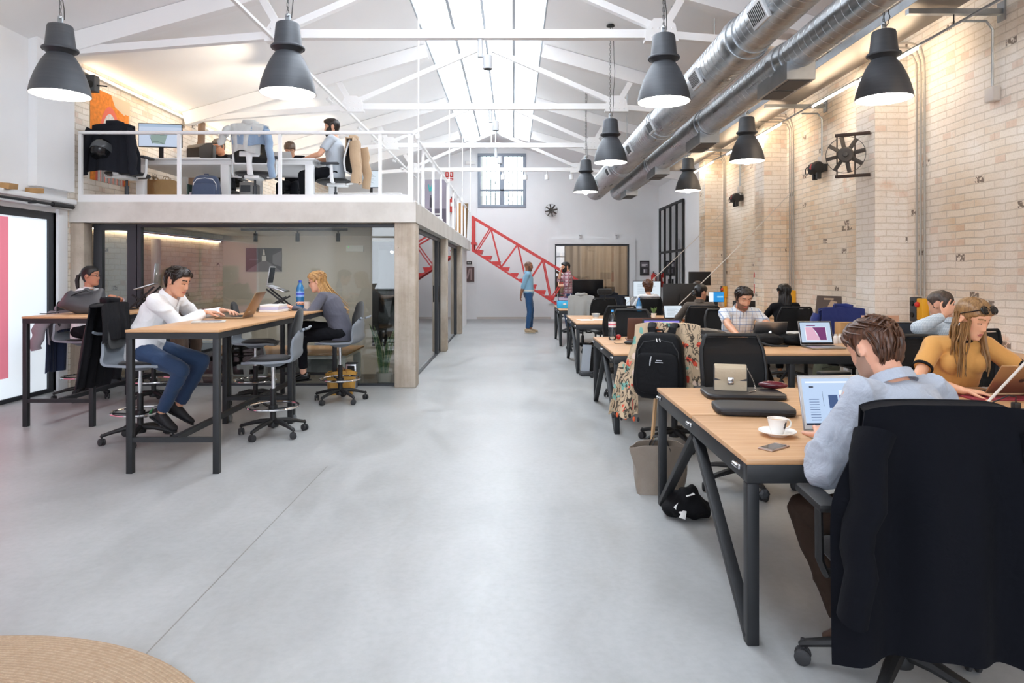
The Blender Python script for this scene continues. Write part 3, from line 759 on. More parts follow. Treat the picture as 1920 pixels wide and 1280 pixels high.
def screen_mats(kind):
    if kind == 'dash': return [emit('pale blue screen', '#BCD3F2', .95), emit('screen slate block', '#4E6CA3', .6), emit('screen mauve block', '#A66E9E', .6), emit('screen dark block', '#22304F', .4), emit('screen white', '#EAF1FA', 1.0)]
    if kind == 'slide': return [emit('screen slide blue', '#BFD3EA', .9), emit('screen slide purple', '#8A3F84', .6), emit('screen slide pink', '#E7B7CF', .85), emit('screen white', '#EAF1FA', 1.0)]
    if kind == 'violet': return [emit('screen violet', '#4B3DB8', .7), emit('screen violet light', '#8377E0', .8)]
    if kind == 'cyan': return [emit('screen sky blue', '#1E9BE8', .8), emit('screen white', '#EAF1FA', 1.0), emit('screen light cyan', '#8FD2F7', .9)]
    if kind == 'doc': return [emit('screen document', '#D6E3EE', .95), emit('screen grey text', '#8FA3B5', .5)]
    if kind == 'dark': return [mat('dark switched screen', '#1E2A38', .15)]
    if kind == 'cad': return [emit('screen cad pale', '#C4D2E8', .9), emit('screen cad green', '#A9C2BC', .6), mat('cad dark line', '#30363C', .5), emit('screen bar blue', '#AFC6E0', .8)]
    return [mat('black switched off screen', '#0E0F12', .12)]
def screen(kind, w, h, parent, M, name='screen'):
    """picture area w x h centred in the local xy plane, facing +z"""
    mb = MB(M); e = .0006
    def rc(x0, y0, x1, y1, mi, lv=1):
        mb.mi = mi; mb.span(((x0 - .5) * w, (y0 - .5) * h, 0), ((x1 - .5) * w, (y1 - .5) * h, .0004 + e * lv)); mb.mi = 0
    rc(0, 0, 1, 1, 0, 0)
    if kind == 'dash':
        rc(0, .0, 1, .04, 3); rc(.05, .9, .95, .935, 4); rc(.1, .8, .16, .83, 3)
        for k, (x, y0, y1, c) in enumerate([(.36, .36, .64, 1), (.36, .25, .30, 2), (.36, .14, .22, 1), (.52, .52, .64, 2), (.52, .44, .5, 3), (.52, .64, .74, 4), (.66, .5, .56, 3), (.56, .34, .39, 2), (.56, .27, .31, 3), (.68, .36, .42, 3), (.62, .13, .18, 3), (.8, .3, .6, 1)]): rc(x, y0, x + .13, y1, c, 1)
        for k in range(9): rc(.08, .1 + k * .055, .22, .112 + k * .055, 1)
        rc(.28, .4, .283, .72, 3)
    if kind == 'slide':
        rc(.15, .1, .85, .78, 3)
        mb.mi = 2; mb.prism([((.17 - .5) * w, (.12 - .5) * h), ((.62 - .5) * w, (.12 - .5) * h), ((.40 - .5) * w, (.76 - .5) * h), ((.17 - .5) * w, (.76 - .5) * h)], .002)
        mb.mi = 1; mb.prism([((.62 - .5) * w, (.12 - .5) * h), ((.83 - .5) * w, (.12 - .5) * h), ((.83 - .5) * w, (.76 - .5) * h), ((.40 - .5) * w, (.76 - .5) * h), ((.52 - .5) * w, (.5 - .5) * h)], .002); mb.mi = 0
        rc(.2, .82, .5, .86, 1)
    if kind == 'violet': rc(0, .85, 1, 1, 1); rc(.3, .3, .6, .5, 1)
    if kind == 'cyan': rc(0, 0, .3, 1, 1); rc(.55, .45, .95, .6, 2)
    if kind == 'doc':
        for k in range(10): rc(.15, .12 + k * .075, .55 + .3 * ((k * 37) % 10) / 10, .135 + k * .075, 1)
    if kind == 'cad':
        rc(0, .87, 1, 1, 3)
        mb.mi = 1; mb.prism([((.3 - .5) * w, (.15 - .5) * h), ((.6 - .5) * w, (.1 - .5) * h), ((.66 - .5) * w, (.5 - .5) * h), ((.45 - .5) * w, (.62 - .5) * h), ((.27 - .5) * w, (.5 - .5) * h)], .002)
        mb.mi = 2
        for p, q in (((.25, .5), (.32, .12)), ((.32, .2), (.45, .22)), ((.45, .22), (.62, .1)), ((.5, .5), (.68, .52)), ((.45, .62), (.47, .55))):
            a, b = V(((p[0] - .5) * w, (p[1] - .5) * h, .002)), V(((q[0] - .5) * w, (q[1] - .5) * h, .002)); mb.bar(a, b, .004, .001)
        mb.mi = 0
    return mb.build(name, screen_mats(kind), parent)
def laptop(loc, rz, label, body, kind, open_deg=110, w=.32, d=.225, bezel=None, mark=None, group='laptops on the desks', tilt=0.0, lid_m=None):
    """base centre at loc, user sits at -y of the machine, screen faces -y before rotation"""
    t = thing('laptop', label, 'laptop', loc, rz, group)
    if tilt: t.rotation_euler = (tilt, 0, rz)
    hb = .016
    MB().box((0, 0, hb / 2 + .001), (w, d, hb), None, .006).build('base', body, t)
    k = MB()
    for r in range(5):
        n = 13
        for c in range(n): k.box((-w * .43 + (c + .5) * w * .86 / n, d * .36 - r * .019, hb + .0017), (w * .86 / n - .003, .0155, .0018))
    k.build('keyboard', M_plas if bezel != 'white' else mat('light keys', '#D5D6D8', .5), t)
    MB().box((0, -d * .28, hb + .0014), (w * .32, d * .3, .001)).build('trackpad', mat('grey trackpad', '#A5A7AA', .4), t)
    a = R(open_deg - 90)   # lean back from vertical
    hinge = V((0, d / 2 - .006, hb + .004))
    u = V((0, math.sin(a), math.cos(a))); nrm = V((0, -math.cos(a), math.sin(a)))   # up the lid, and out of the screen
    M = Matrix((V((1, 0, 0)), u, nrm)).transposed().to_4x4(); M.translation = hinge + u * (d / 2)
    lid = MB(M).box((0, 0, -.004), (w, d, .008), None, .0035).build('lid', lid_m or body, t)
    bz = {'black': mat('glossy black bezel', '#101114', .15), 'white': mat('silver bezel', '#D2D2D0', .4)}.get(bezel or 'black')
    MB(M).box((0, 0, .0004), (w * .97, d * .95, .001)).build('bezel', bz, lid)
    screen(kind, w * .91, d * .84, lid, M @ Matrix.Translation((0, .004, .0009)))
    if mark == 'apple':
        g = MB(); logo_apple(g, w * .045, M @ Matrix.Translation((0, -.005, -.0082)) @ Matrix.Rotation(math.pi, 4, 'Y'))
        g.build('lid_mark', emit('pale backlit mark', '#F2F4F6', .8), lid)
    if mark == 'darkapple':
        g = MB(); logo_apple(g, w * .05, M @ Matrix.Translation((0, -.005, -.0082)) @ Matrix.Rotation(math.pi, 4, 'Y')); g.build('lid_mark', mat('dark mirror mark', '#3A302A', .2), lid)
    if mark == 'plain':
        MB(M).box((w * .18, -d * .3, -.0084), (.07, .012, .001)).build('lid_mark', M_alu, lid)
    return t
def monitor(loc, rz, label, w, h, kind='off', zc=.36, foot=True, group='desktop monitors', thick=.035, back=None):
    """stands at loc, screen faces -y before rotation"""
    t = thing('monitor', label, 'monitor', loc, rz, group)
    p = MB().box((0, 0, zc), (w, thick, h), None, .008).build('housing', back or M_plas, t)
    M = Matrix(((1, 0, 0, 0), (0, 0, -1, -thick / 2 - .0005), (0, 1, 0, zc), (0, 0, 0, 1)))
    screen(kind, w * .965, h * .93, p, M)
    MB().box((0, .03, zc * .5), (.06, .02, zc)).build('stand', M_plas, t)
    if foot: MB().box((0, .03, .006), (.24, .17, .012), None, .004).build('foot', M_plas, t)
    return t
def bottle(loc, label, h=.30, r=.042, m=None, cap='#2E86D8', lab='#E8E4E2', lab2=None, group='water bottles', fill=None):
    t = thing('water_bottle', label, 'bottle', loc, 0, group); m = m or M_pglass
    pr = [(0, .004), (r * .8, 0), (r, .012)]
    for k in range(1, 9):
        z = .02 + k * h * .035; pr.append((r * (.94 if k % 2 else 1.0), z))
    pr += [(r, h * .40), (r, h * .62), (r * .96, h * .70), (r * .70, h * .82), (r * .36, h * .90), (r * .33, h * .935)]
    MB().lathe(pr + [(r * .30, h * .935), (0, h * .93)], 24).build('body', m, t)
    MB().lathe([(0, h * .93), (r * .38, h * .93), (r * .38, h), (0, h)], 18).build('cap', mat('bottle cap ' + cap, cap, .4), t)
    MB().lathe([(r * 1.012, h * .42), (r * 1.012, h * .61)], 24).build('wrap', mat('bottle wrap ' + lab, lab, .5), t)
    if lab2: MB().lathe([(r * 1.02, h * .49), (r * 1.02, h * .54)], 24).build('wrap_lettering', mat('bottle print ' + lab2, lab2, .5), t)
    return t
# ------------------------------------------------------------------ desks and tables
BX, BW, BD = .92, 3.2, 1.64
ZT = .738
B = [bench((BX, 2.69, 0), BW, BD + .03, 'wooden bench desk with the coffee cup, black sleeves and gold laptop on it'),
     bench((BX, 6.23, 0), BW, BD, 'wooden bench desk with the clear water bottle and black bags'),
     bench((BX, 10.0, 0), BW, BD + .2, 'wooden bench desk with papers, bowl and blue water bottles on it'),
     bench((BX, 13.7, 0), BW, BD, 'farthest wooden bench desk, blue storage box on its corner')]
HT = [high_table(-2.84, -2.16, 5.0, 6.70, 'standing height table where the white shirted person types'),
      high_table(-2.84, -2.16, 6.72, 8.35, 'standing height table on casters with laptop riser and blue bottle', True),
      high_table(-4.70, -4.02, 6.53, 8.30, 'standing height table by the shopfront with a grey leather bag on it')]
# stools
s0 = stool()
SP = [(-5.05, 8.02, -88, 'drafting stool under the person in white tee by the window'), (-3.27, 5.98, -85, 'drafting stool under the person in white shirt and jeans'),
      (-2.19, 6.22, 97, 'empty grey shelled drafting stool at the right edge of the nearest standing table'), (-2.93, 7.75, -80, 'empty drafting stool on the far left side of the castered standing table'),
      (-1.99, 7.84, 86, 'drafting stool under the person with long blonde hair'), (-4.07, 7.72, 95, 'drafting stool with a brown coat behind the shopfront table')]
STOOL = []
for i, (x, y, a, lb) in enumerate(SP):
    o = s0 if i == 0 else copy_tree(s0)
    o.location = (x, y, 0); o.rotation_euler = (0, 0, R(a)); o['label'] = lb; o['group'] = 'drafting stools at the standing tables'; STOOL.append(o)
# black task chairs: x, y, heading of the front in degrees (0 = away from the viewer)
c0 = task_chair()
CP = [(1.385, 2.45, -4, 'black task chair under the dark navy overcoat'),
      (1.60, 4.72, 183, 'empty black mesh task chair behind the nearest desk, back to the aisle side'),
      (2.62, 5.25, 95, 'black task chair turned sideways behind the brown haired head'),
      (2.86, 4.66, 178, 'black task chair under the person in mustard tee'),
      (1.38, 5.86, -24, 'black task chair carrying a black backpack and floral scarf'),
      (1.42, 8.18, 172, 'black task chair facing the brown laptop on the second desk'),
      (2.62, 8.25, 184, 'black task chair under the person in checked blue shirt'),
      (1.42, 9.55, 10, 'empty black mesh task chair at the desk with papers, beside the aisle'),
      (2.62, 9.6, -4, 'black task chair under the person in olive jacket'),
      (3.72, 9.25, 0, 'black task chair under the person with long black hair'),
      (3.66, 5.70, 4, 'black task chair under the person with a hand on the head'),
      (3.97, 7.98, 181, 'black task chair wearing a bright navy jacket by the brick wall'),
      (2.60, 13.15, -6, 'black task chair under the curly haired person at the far monitor'),
      (2.95, 12.15, 178, 'black task chair behind the large dark monitor')]
CHAIR = []
for i, (x, y, a, lb) in enumerate(CP):
    o = c0 if i == 0 else copy_tree(c0)
    o.location = (x, y, 0); o.rotation_euler = (0, 0, R(a)); o['label'] = lb; o['group'] = 'black mesh task chairs'; CHAIR.append(o)
h0 = task_chair(head=True); h0.location = (1.58, 12.45, 0); h0.rotation_euler = (0, 0, R(8)); h0['label'] = 'black mesh task chair with a headrest at the farthest desk'; h0['group'] = 'black mesh task chairs'
h1 = copy_tree(c0); h1.location = (1.32, 13.05, 0); h1.rotation_euler = (0, 0, R(-12)); h1['label'] = 'task chair with a pale grey hoodie at the farthest desk'; h1['group'] = 'black mesh task chairs'
# white task chairs: meeting room and mezzanine
w0 = task_chair('white')
WP = [(-3.72, 9.75, -.5, 3, 'white framed task chair behind the meeting room glass, beside the black stool back'), (-4.35, 9.8, -.5, -6, 'white framed task chair behind the meeting room glass, by the seated knees'),
      (-5.28, 9.32, ZD, -4, 'white framed task chair under the dark jacket on the mezzanine'), (-3.53, 9.32, ZD, 6, 'white framed task chair draped with pale grey and denim tops on the mezzanine'),
      (-2.62, 10.05, ZD, 88, 'white framed task chair under the bearded person on the mezzanine'), (-4.84, 11.5, ZD, 178, 'white framed task chair behind the old dark monitor on the mezzanine'),
      (-3.66, 11.5, ZD, 182, 'white framed task chair behind the lowered head on the mezzanine')]
WCH = []
for i, (x, y, z, a, lb) in enumerate(WP):
    o = w0 if i == 0 else copy_tree(w0)
    o.location = (x, y, z); o.rotation_euler = (0, 0, R(a)); o['label'] = lb; o['group'] = 'white framed task chairs'; WCH.append(o)
# ------------------------------------------------------------------ people
def voxel(mb, v, smooth=3, fac=.5):
    """fuse the overlapping solids in mb into one continuous skin"""
    me = bpy.data.meshes.new('skin'); bmesh.ops.recalc_face_normals(mb.bm, faces=mb.bm.faces); mb.bm.to_mesh(me); mb.bm.free()
    o = bpy.data.objects.new('skin', me); COL.objects.link(o)
    r = o.modifiers.new('r', 'REMESH'); r.mode = 'VOXEL'; r.voxel_size = v
    if smooth:
        k = o.modifiers.new('s', 'SMOOTH'); k.factor = fac; k.iterations = smooth
    dg = bpy.context.evaluated_depsgraph_get()
    out = bpy.data.meshes.new_from_object(o.evaluated_get(dg))
    bpy.data.objects.remove(o); bpy.data.meshes.remove(me)
    return out
def displace(me, fn):
    n = [v.normal.copy() for v in me.vertices]
    co = []
    for v, q in zip(me.vertices, n): co.extend(v.co + q * fn(v.co))
    me.vertices.foreach_set('co', co); me.update()
def gs(x, s): return math.exp(-(x / s) ** 2)
HZ = [-.118, -.108, -.09, -.065, -.03, 0, .03, .06, .088, .106, .118]
HA = [.006, .034, .051, .060, .067, .071, .075, .075, .063, .041, .004]
HF = [.058, .080, .087, .088, .089, .091, .093, .089, .070, .045, -.003]
HB = [.044, .010, -.022, -.062, -.086, -.099, -.104, -.100, -.080, -.052, -.011]
def itp(z, T_):
    for i in range(len(HZ) - 1):
        if z <= HZ[i + 1] or i == len(HZ) - 2:
            t = max(0, min(1, (z - HZ[i]) / (HZ[i + 1] - HZ[i])))
            m0 = (T_[i + 1] - T_[max(i - 1, 0)]) / (HZ[i + 1] - HZ[max(i - 1, 0)]); m1 = (T_[min(i + 2, len(HZ) - 1)] - T_[i]) / (HZ[min(i + 2, len(HZ) - 1)] - HZ[i])
            h = HZ[i + 1] - HZ[i]
            if i == 0: m0 = m1
            if i == len(HZ) - 2: return lerp(T_[i], T_[i + 1], 1 - math.sqrt(max(0, 1 - t * t))) if T_ is not HZ else z
            return (2 * t ** 3 - 3 * t ** 2 + 1) * T_[i] + (t ** 3 - 2 * t ** 2 + t) * h * m0 + (-2 * t ** 3 + 3 * t ** 2) * T_[i + 1] + (t ** 3 - t ** 2) * h * m1
def head_pt(az, z, fem=0.0, feat=1.0):
    """az 0 = front; local head coordinates x right, y front, z up"""
    a = itp(z, HA) * (1 - .07 * fem * (1 if z < 0 else .3)); f = itp(z, HF); b = itp(z, HB)
    yc, h = (f + b) / 2, (f - b) / 2
    s, c = math.sin(az), math.cos(az); e = .92
    x = a * math.copysign(abs(s) ** e, s); y = yc + h * math.copysign(abs(c) ** e, c)
    if c > 0 and feat:
        w = sst(.1, .5, c); d = 0
        nz = .026 * sst(.03, -.026, z) if z > -.03 else .026 * sst(-.043, -.032, z)
        d += nz * (1 - .2 * fem) * gs(x, .0105)
        d += .007 * gs(abs(x) - .012, .007) * gs(z + .031, .008)
        d -= .010 * gs(abs(x) - .031, .015) * gs(z - .014, .011)
        d += (.005 - .003 * fem) * gs(abs(x) - .03, .022) * gs(z - .031, .008)
        d += .007 * gs(x, .023) * gs(z + .064, .011) - .004 * gs(x, .02) * gs(z + .0645, .003)
        d -= .004 * gs(x, .02) * gs(z + .082, .007); d += .006 * gs(x, .018) * gs(z + .100, .012)
        d += .004 * gs(abs(x) - .046, .018) * gs(z + .018, .02)
        y += d * w * feat
    return V((x, y, z))
def ik(a, b, l1, l2, pole):
    d = b - a; L = d.length
    if L > (l1 + l2) * .995: b = a + d * ((l1 + l2) * .995 / L); d = b - a; L = d.length
    L = max(L, abs(l1 - l2) + .02); u = d.normalized()
    x = (l1 * l1 - l2 * l2 + L * L) / (2 * L); h = math.sqrt(max(l1 * l1 - x * x, 0))
    p = V(pole) - u * V(pole).dot(u)
    if p.length < 1e-4: p = u.cross(V((1, 0, 0)))
    return a + u * x + p.normalized() * h, b
def hand(mb, w, fwd, nrm, side, curl=28, s=1.0, spread=1.0):
    """w wrist, fwd along the hand, nrm out of the palm, side +1 right -1 left"""
    f = V(fwd).normalized(); n = V(nrm); n = (n - f * n.dot(f)).normalized(); l = f.cross(n) * side   # l points to the thumb side
    l = -l
    w = V(w)
    mb.sweep([w - f * .02 * s, w + f * .015 * s, w + f * .05 * s, w + f * .085 * s, w + f * .096 * s], [(.026 * s, .019 * s), (.028 * s, .018 * s), (.038 * s, .016 * s), (.040 * s, .013 * s), (.034 * s, .008 * s)], 10, side=l)
    L = [.074, .082, .077, .060]
    for k in range(4):
        o = (.031 - .0205 * k) * s; p = w + f * (.086 - .004 * abs(k - 1)) * s + l * o
        sp = (1.5 - k) * .07 * spread; d = (f + l * sp).normalized(); a = R(curl * (.7 + .12 * k)); rr = [.0092, .0085, .0078, .0068]
        for q, fr in enumerate((.45, .30, .25)):
            ca = a * (q * .8 + .6); dd = d * math.cos(ca) + n * math.sin(ca)
            e = p + dd * (L[k] * fr * s); mb.cap_tube(p, e, rr[q] * s, rr[q + 1] * s, 8); p = e
    p = w + f * .022 * s + l * .026 * s
    for dl, r0, r1, (cf, cl, cn) in ((.045, .0135, .011, (.62, .72, .25)), (.034, .0105, .0095, (.85, .45, .3)), (.026, .0095, .0078, (.95, .15, .35))):
        e = p + (f * cf + l * cl + n * cn).normalized() * dl * s; mb.cap_tube(p, e, r0 * s, r1 * s, 8); p = e
def hair_mat(name, a, b):
    if name in MATS: return MATS[name]
    t = NT(name); s = t.noise(t.map(t.obj(), (110, 110, 12)), 1.0, 3, .6)
    t.l.new(t.ramp(s, [(.3, a), (.7, b)]), t.b.inputs['Base Color']); t.P(Roughness=.42); t.bump(s, .5, .004)
    return reg(name, t)
def skin_mat(name, c):
    if name in MATS: return MATS[name]
    t = NT(name); s = t.noise(t.obj(), 18, 4, .6); h = lin(c)
    t.l.new(t.mix(t.ramp(s, [(.35, 0.0), (.7, .35)]), h, (min(1, h[0] * 1.02), h[1] * .8, h[2] * .76, 1)), t.b.inputs['Base Color'])
    t.P(Roughness=.48, **{'Subsurface Weight': .12, 'Subsurface Radius': (.01, .004, .002), 'Subsurface Scale': .6}); return reg(name, t)
def plaid(name, base, l1, l2, per=.055, w=.10):
    t = NT(name); p = t.sep(t.obj()); c = lin(base)
    def ln(ax, k, per, w, off=0):
        fr = t.math('FRACT', t.math('DIVIDE', t.math('ADD', p[ax], 10.0 + off), per)); return t.math('LESS_THAN', fr, w)
    f1 = t.math('MULTIPLY', t.math('MAXIMUM', ln(0, 0, per, w), ln(2, 0, per, w)), .75)
    f2 = t.math('MULTIPLY', t.math('MAXIMUM', ln(0, 0, per, w * .6, per * .5), ln(2, 0, per, w * .6, per * .5)), .5)
    q = t.mix(f1, c, l1); q = t.mix(f2, q, l2); t.l.new(q, t.b.inputs['Base Color']); t.P(Roughness=.85)
    t.bump(t.noise(t.obj(), 14, 3), .25, .02); return reg(name, t)
def cloth(name, c, b=.25, rough=.88, sc=12, dist=.02):
    if name in MATS: return MATS[name]
    t = NT(name); n = t.noise(t.obj(), sc, 4, .55, .6); f = t.noise(t.obj(), 500, 1); h = lin(c)
    t.l.new(t.mix(t.ramp(f, [(.35, 0.0), (.65, .35)]), h, tuple(x * .72 for x in h[:3]) + (1,)), t.b.inputs['Base Color'])
    t.P(Roughness=rough, **{'Sheen Weight': .15 if max(h[:3]) > .05 else 0.0, 'Specular IOR Level': .5 if max(h[:3]) > .05 else .2}); t.bump(n, b, dist); return reg(name, t)
M_eyew = mat('eye white', '#E8E4DF', .25); M_iris = mat('dark iris', '#2E211A', .15); M_lash = mat('lash line', '#3A2820', .7)
M_specs = mat('black spectacle frame', '#191614', .3)

def person(label, pel, yaw, look, lean=10, neck=None, head=(0, 10), lh=None, rh=None, le=None, re=None, lf=None, rf=None, lk=None, rk=None, s=1.0, vox=.009, hl=None, hr=None, roll=0, zf=None, twist=0, side=0):
    """pel: world pelvis point; yaw 0 faces away (+y), positive turns left; hands, feet are world wrist / ankle points"""
    fem = look.get('fem', 0.0); P0 = V(pel); y = R(yaw)
    f = V((-math.sin(y), math.cos(y), 0)); r = V((math.cos(y), math.sin(y), 0)); up = V((0, 0, 1))
    yt = y + R(twist); ft = V((-math.sin(yt), math.cos(yt), 0)); rt = V((math.cos(yt), math.sin(yt), 0))
    sd = R(side)
    def dr(d): a = R(d); return (up * math.cos(a) + f * math.sin(a) + r * math.sin(sd)).normalized()
    P1 = P0 + dr(lean * .45) * .16 * s; P2 = P1 + dr(lean) * .17 * s; P3 = P2 + dr(lean * 1.3) * .17 * s
    nl = lean * .7 if neck is None else neck; ND = dr(nl); P4 = P3 + ND * .058 * s
    hy, hp = head; ya = y + R(hy); pa = R(hp)
    hf0 = V((-math.sin(ya), math.cos(ya), 0)); hx = V((math.cos(ya), math.sin(ya), 0))
    hfw = hf0 * math.cos(pa) - up * math.sin(pa); hup = up * math.cos(pa) + hf0 * math.sin(pa)
    if roll: q = Quaternion(hfw, R(roll)); hx = q @ hx; hup = q @ hup
    hs = s * (1.0 - .04 * fem)
    HC = P4 + hup * .088 * s + hfw * .018 * s
    HM = Matrix((hx, hfw, hup)).transposed().to_4x4() @ Matrix.Scale(hs, 4); HM.translation = HC
    sw = (.178 - .026 * fem) * s
    SD = dr(lean * 1.3); SH = {+1: P3 - SD * .045 * s + rt * sw, -1: P3 - SD * .045 * s - rt * sw}
    la, lfa = .285 * s * (1 - .04 * fem), .25 * s * (1 - .04 * fem)
    W = {1: V(rh) if rh is not None else SH[1] - up * .5 + f * .08, -1: V(lh) if lh is not None else SH[-1] - up * .5 + f * .08}
    EP = {1: re or (r * .7 - up * .6 - f * .3), -1: le or (-r * .7 - up * .6 - f * .3)}
    E = {}
    for k in (1, -1): E[k], W[k] = ik(SH[k], W[k], la, lfa, EP[k])
    hipw = (.088 + .006 * fem) * s; HP = {1: P0 + r * hipw, -1: P0 - r * hipw}
    lt, ls = .43 * s, .415 * s
    A = {1: V(rf) if rf is not None else P0 + f * .42 + r * .10 + V((0, 0, (zf or 0) + .09 - P0.z)), -1: V(lf) if lf is not None else P0 + f * .42 - r * .10 + V((0, 0, (zf or 0) + .09 - P0.z))}
    K = {}
    for k in (1, -1): K[k], A[k] = ik(HP[k], A[k], lt, ls, (rk if k == 1 else lk) or (f + up * .25 + r * k * .08))
    base = V((P0.x, P0.y, zf if zf is not None else 0)); Mi = Matrix.Translation(-base)
    t = thing('person', label, 'person', base); t['group'] = 'people at work' if False else ''
    del t['group']
    skin = skin_mat('skin ' + look['skin'], look['skin'])
    # ---- one continuous body
    mb = MB(Mi); hd = MB(Mi @ HM)
    mb.bm.free(); mb.bm = hd.bm
    hd.closed(lambda u, v: head_pt(2 * math.pi * u, -.118 + .118 * (1 - math.cos(math.pi * v)), fem), 48, 40)
    for k in (1, -1):
        hd.ball((k * .074, -.008, .002), (.009, .019, .031), (0, k * R(-14), k * R(-22)), 12, 8)
        hd.ball((k * .078, -.012, .012), (.006, .016, .016), (0, 0, k * R(-22)), 10, 6)
    nr = (.056 - .009 * fem) * s
    mb.sweep([P3 - SD * .05 * s, P3 + SD * .005 * s, P4 - ND * .01 * s, HC - hup * .03 * s - hfw * .022 * s], [(nr * 1.5, nr * 1.2), (nr * 1.08, nr * 1.05), nr, nr * .98], 16, side=rt)
    cw = 1 - .08 * fem
    mb.sweep([P0 - dr(0) * .06 * s, P0 + dr(0) * .03 * s, P1, lerp(P1, P2, .6), P2 + SD * .05 * s, P3 - SD * .06 * s, P3 - SD * .02 * s],
             [(.15 * s, .10 * s), (.155 * s, .105 * s), (.13 * s * cw, .095 * s), (.145 * s * cw, .105 * s), (.155 * s * cw, .105 * s), (.14 * s * cw, .075 * s), (.09 * s, .055 * s)], 18, side=[r, r, r, rt, rt, rt, rt])
    for k in (1, -1):
        mb.cap_tube(P3 - SD * .055 * s, SH[k], .055 * s, .052 * s * cw, 12)
        th = 1 - .15 * fem
        aw = .88 if look.get('sleeve', 'long') != 'short' else 1.0; mb.cap_tube(SH[k], E[k], .048 * s * th * aw, .038 * s * th * aw, 12); mb.cap_tube(E[k], lerp(E[k], W[k], .35), .038 * s * th, .039 * s * th, 12); mb.cap_tube(lerp(E[k], W[k], .35), W[k], .039 * s * th, .025 * s * th, 12)
        hp_ = (hr if k == 1 else hl) or {}
        fd = hp_.get('f') or (W[k] - E[k]); hand(mb, W[k] + V(fd).normalized() * .01, fd, hp_.get('n') or (0, 0, -1), k, hp_.get('c', 28), s * (1 - .07 * fem), hp_.get('sp', 1.0))
        mb.cap_tube(HP[k], K[k], .075 * s, .052 * s, 12); mb.cap_tube(K[k], lerp(K[k], A[k], .35), .05 * s, .05 * s, 12); mb.cap_tube(lerp(K[k], A[k], .35), A[k], .05 * s, .033 * s, 12)
    me = voxel(mb, vox, 2 if vox < .008 else 1, .45)
    mats = [skin, mat('lips ' + look['skin'], look.get('lip', '#B5685E'), .4), hair_mat('hair ' + look['hair'][0], *look['hair']), skin_mat('stubble ' + look['skin'], look.get('stub', '#8E7263')), M_lash]
    for m in mats: me.materials.append(m)
    inv = (Mi @ HM).inverted(); beard = look.get('beard', 0)
    me.shade_smooth()
    cen = inv
    for p in me.polygons:
        q = inv @ p.center
        if abs(q.x) > .1 or abs(q.y) > .13 or abs(q.z) > .14: continue
        i = 0
        if q.y > .03:
            if abs(q.x) < .024 and abs(q.z + .064) < .0085 * (1 - (q.x / .03) ** 2): i = 1
            bz = .036 + .004 * gs(abs(q.x) - .03, .02)
            if .010 < abs(q.x) < .050 and abs(q.z - bz) < .0045: i = 2
            if look.get('lids') and .019 < abs(q.x) < .044 and abs(q.z - .0085 + .002 * gs(abs(q.x) - .031, .01)) < .0025: i = 4
        if beard and i == 0:
            lim = -.034 if q.y > .055 else -.034 + .06 * sst(.055, .0, q.y)
            zone = q.z < lim - .012 * gs(q.x, .03) * (q.y > .05) and q.y > -.008 and not (abs(q.x) < .014 and q.z > -.052 and q.y > .05 and q.z < -.044)
            if abs(q.x) < .035 and -.056 < q.z < -.042 and q.y > .06: zone = True
            if zone and q.z > -.118: i = 2 if beard == 2 else 3
        if look.get('bald') and q.z > .015 + .05 * sst(-.02, .06, q.y) and q.y < .055: i = 3
        p.material_index = i
    # eyes set in the sockets
    bm = bmesh.new(); bm.from_mesh(me)
    if not look.get('lids'):
        eb = MB(Mi @ HM); eb.bm.free(); eb.bm = bm
        me.materials.append(M_eyew); me.materials.append(M_iris)
        for k in (1, -1):
            c = V((k * .031, .0715, .013)); eb.mi = 5; eb.ball(c, (.0125, .0115, .0085), u=12, v=8); eb.mi = 6; eb.ball(c + V((0, .0075, -.001)), (.0058, .0055, .0058), u=10, v=6)
    bm.to_mesh(me); bm.free(); me.shade_smooth()
    link('body', me, t)
    if beard == 2:
        def bd(u, v):
            az = lerp(-1.45, 1.45, u); zt = -.036 + .045 * sst(.55, 1.4, abs(az)) - .006 * gs(az, .3); z = lerp(-.117, zt, v); p = head_pt(az, max(z, -.112), fem, .3)
            o = .010 * math.sin(math.pi * min(1, v * .9 + .1)) ** .6 * (1 - .6 * sst(.9, 1.45, abs(az))); n = V((p.x * 1.2, p.y, -.01)).normalized()
            return p + n * (o + .001 * math.sin(az * 40) ) - V((0, 0, .006 * (1 - v)))
        MB(Mi @ HM).sheet(bd, 26, 8, .006).build('beard', mats[2], t, ang=80)
    # ---- clothes
    top = look['top']; slv = look.get('sleeve', 'long')
    mb = MB(Mi); g = 1.0 + .0; hem = look.get('hem', .10)
    mb.sweep([P0 - dr(0) * hem * s, P0 + dr(0) * .02 * s, P1, lerp(P1, P2, .6), P2 + SD * .05 * s, P3 - SD * .055 * s, P3 - SD * .005 * s],
             [(.180 * s * cw, .130 * s), (.178 * s * cw, .132 * s), (.160 * s * cw, .122 * s), (.172 * s * cw, .130 * s), (.176 * s * cw, .126 * s), (.150 * s * cw, .090 * s), (nr * 1.28, nr * 1.2)], 22, side=[r, r, r, rt, rt, rt, rt])
    if fem > .5:
        for k in (1, -1): mb.ball(P2 + SD * .01 * s + ft * .088 * s + rt * k * .07 * s, (.068 * s, .062 * s, .068 * s))
    ll = {'short': .70, 'rolled': 1.0, 'long': 1.0}[slv]
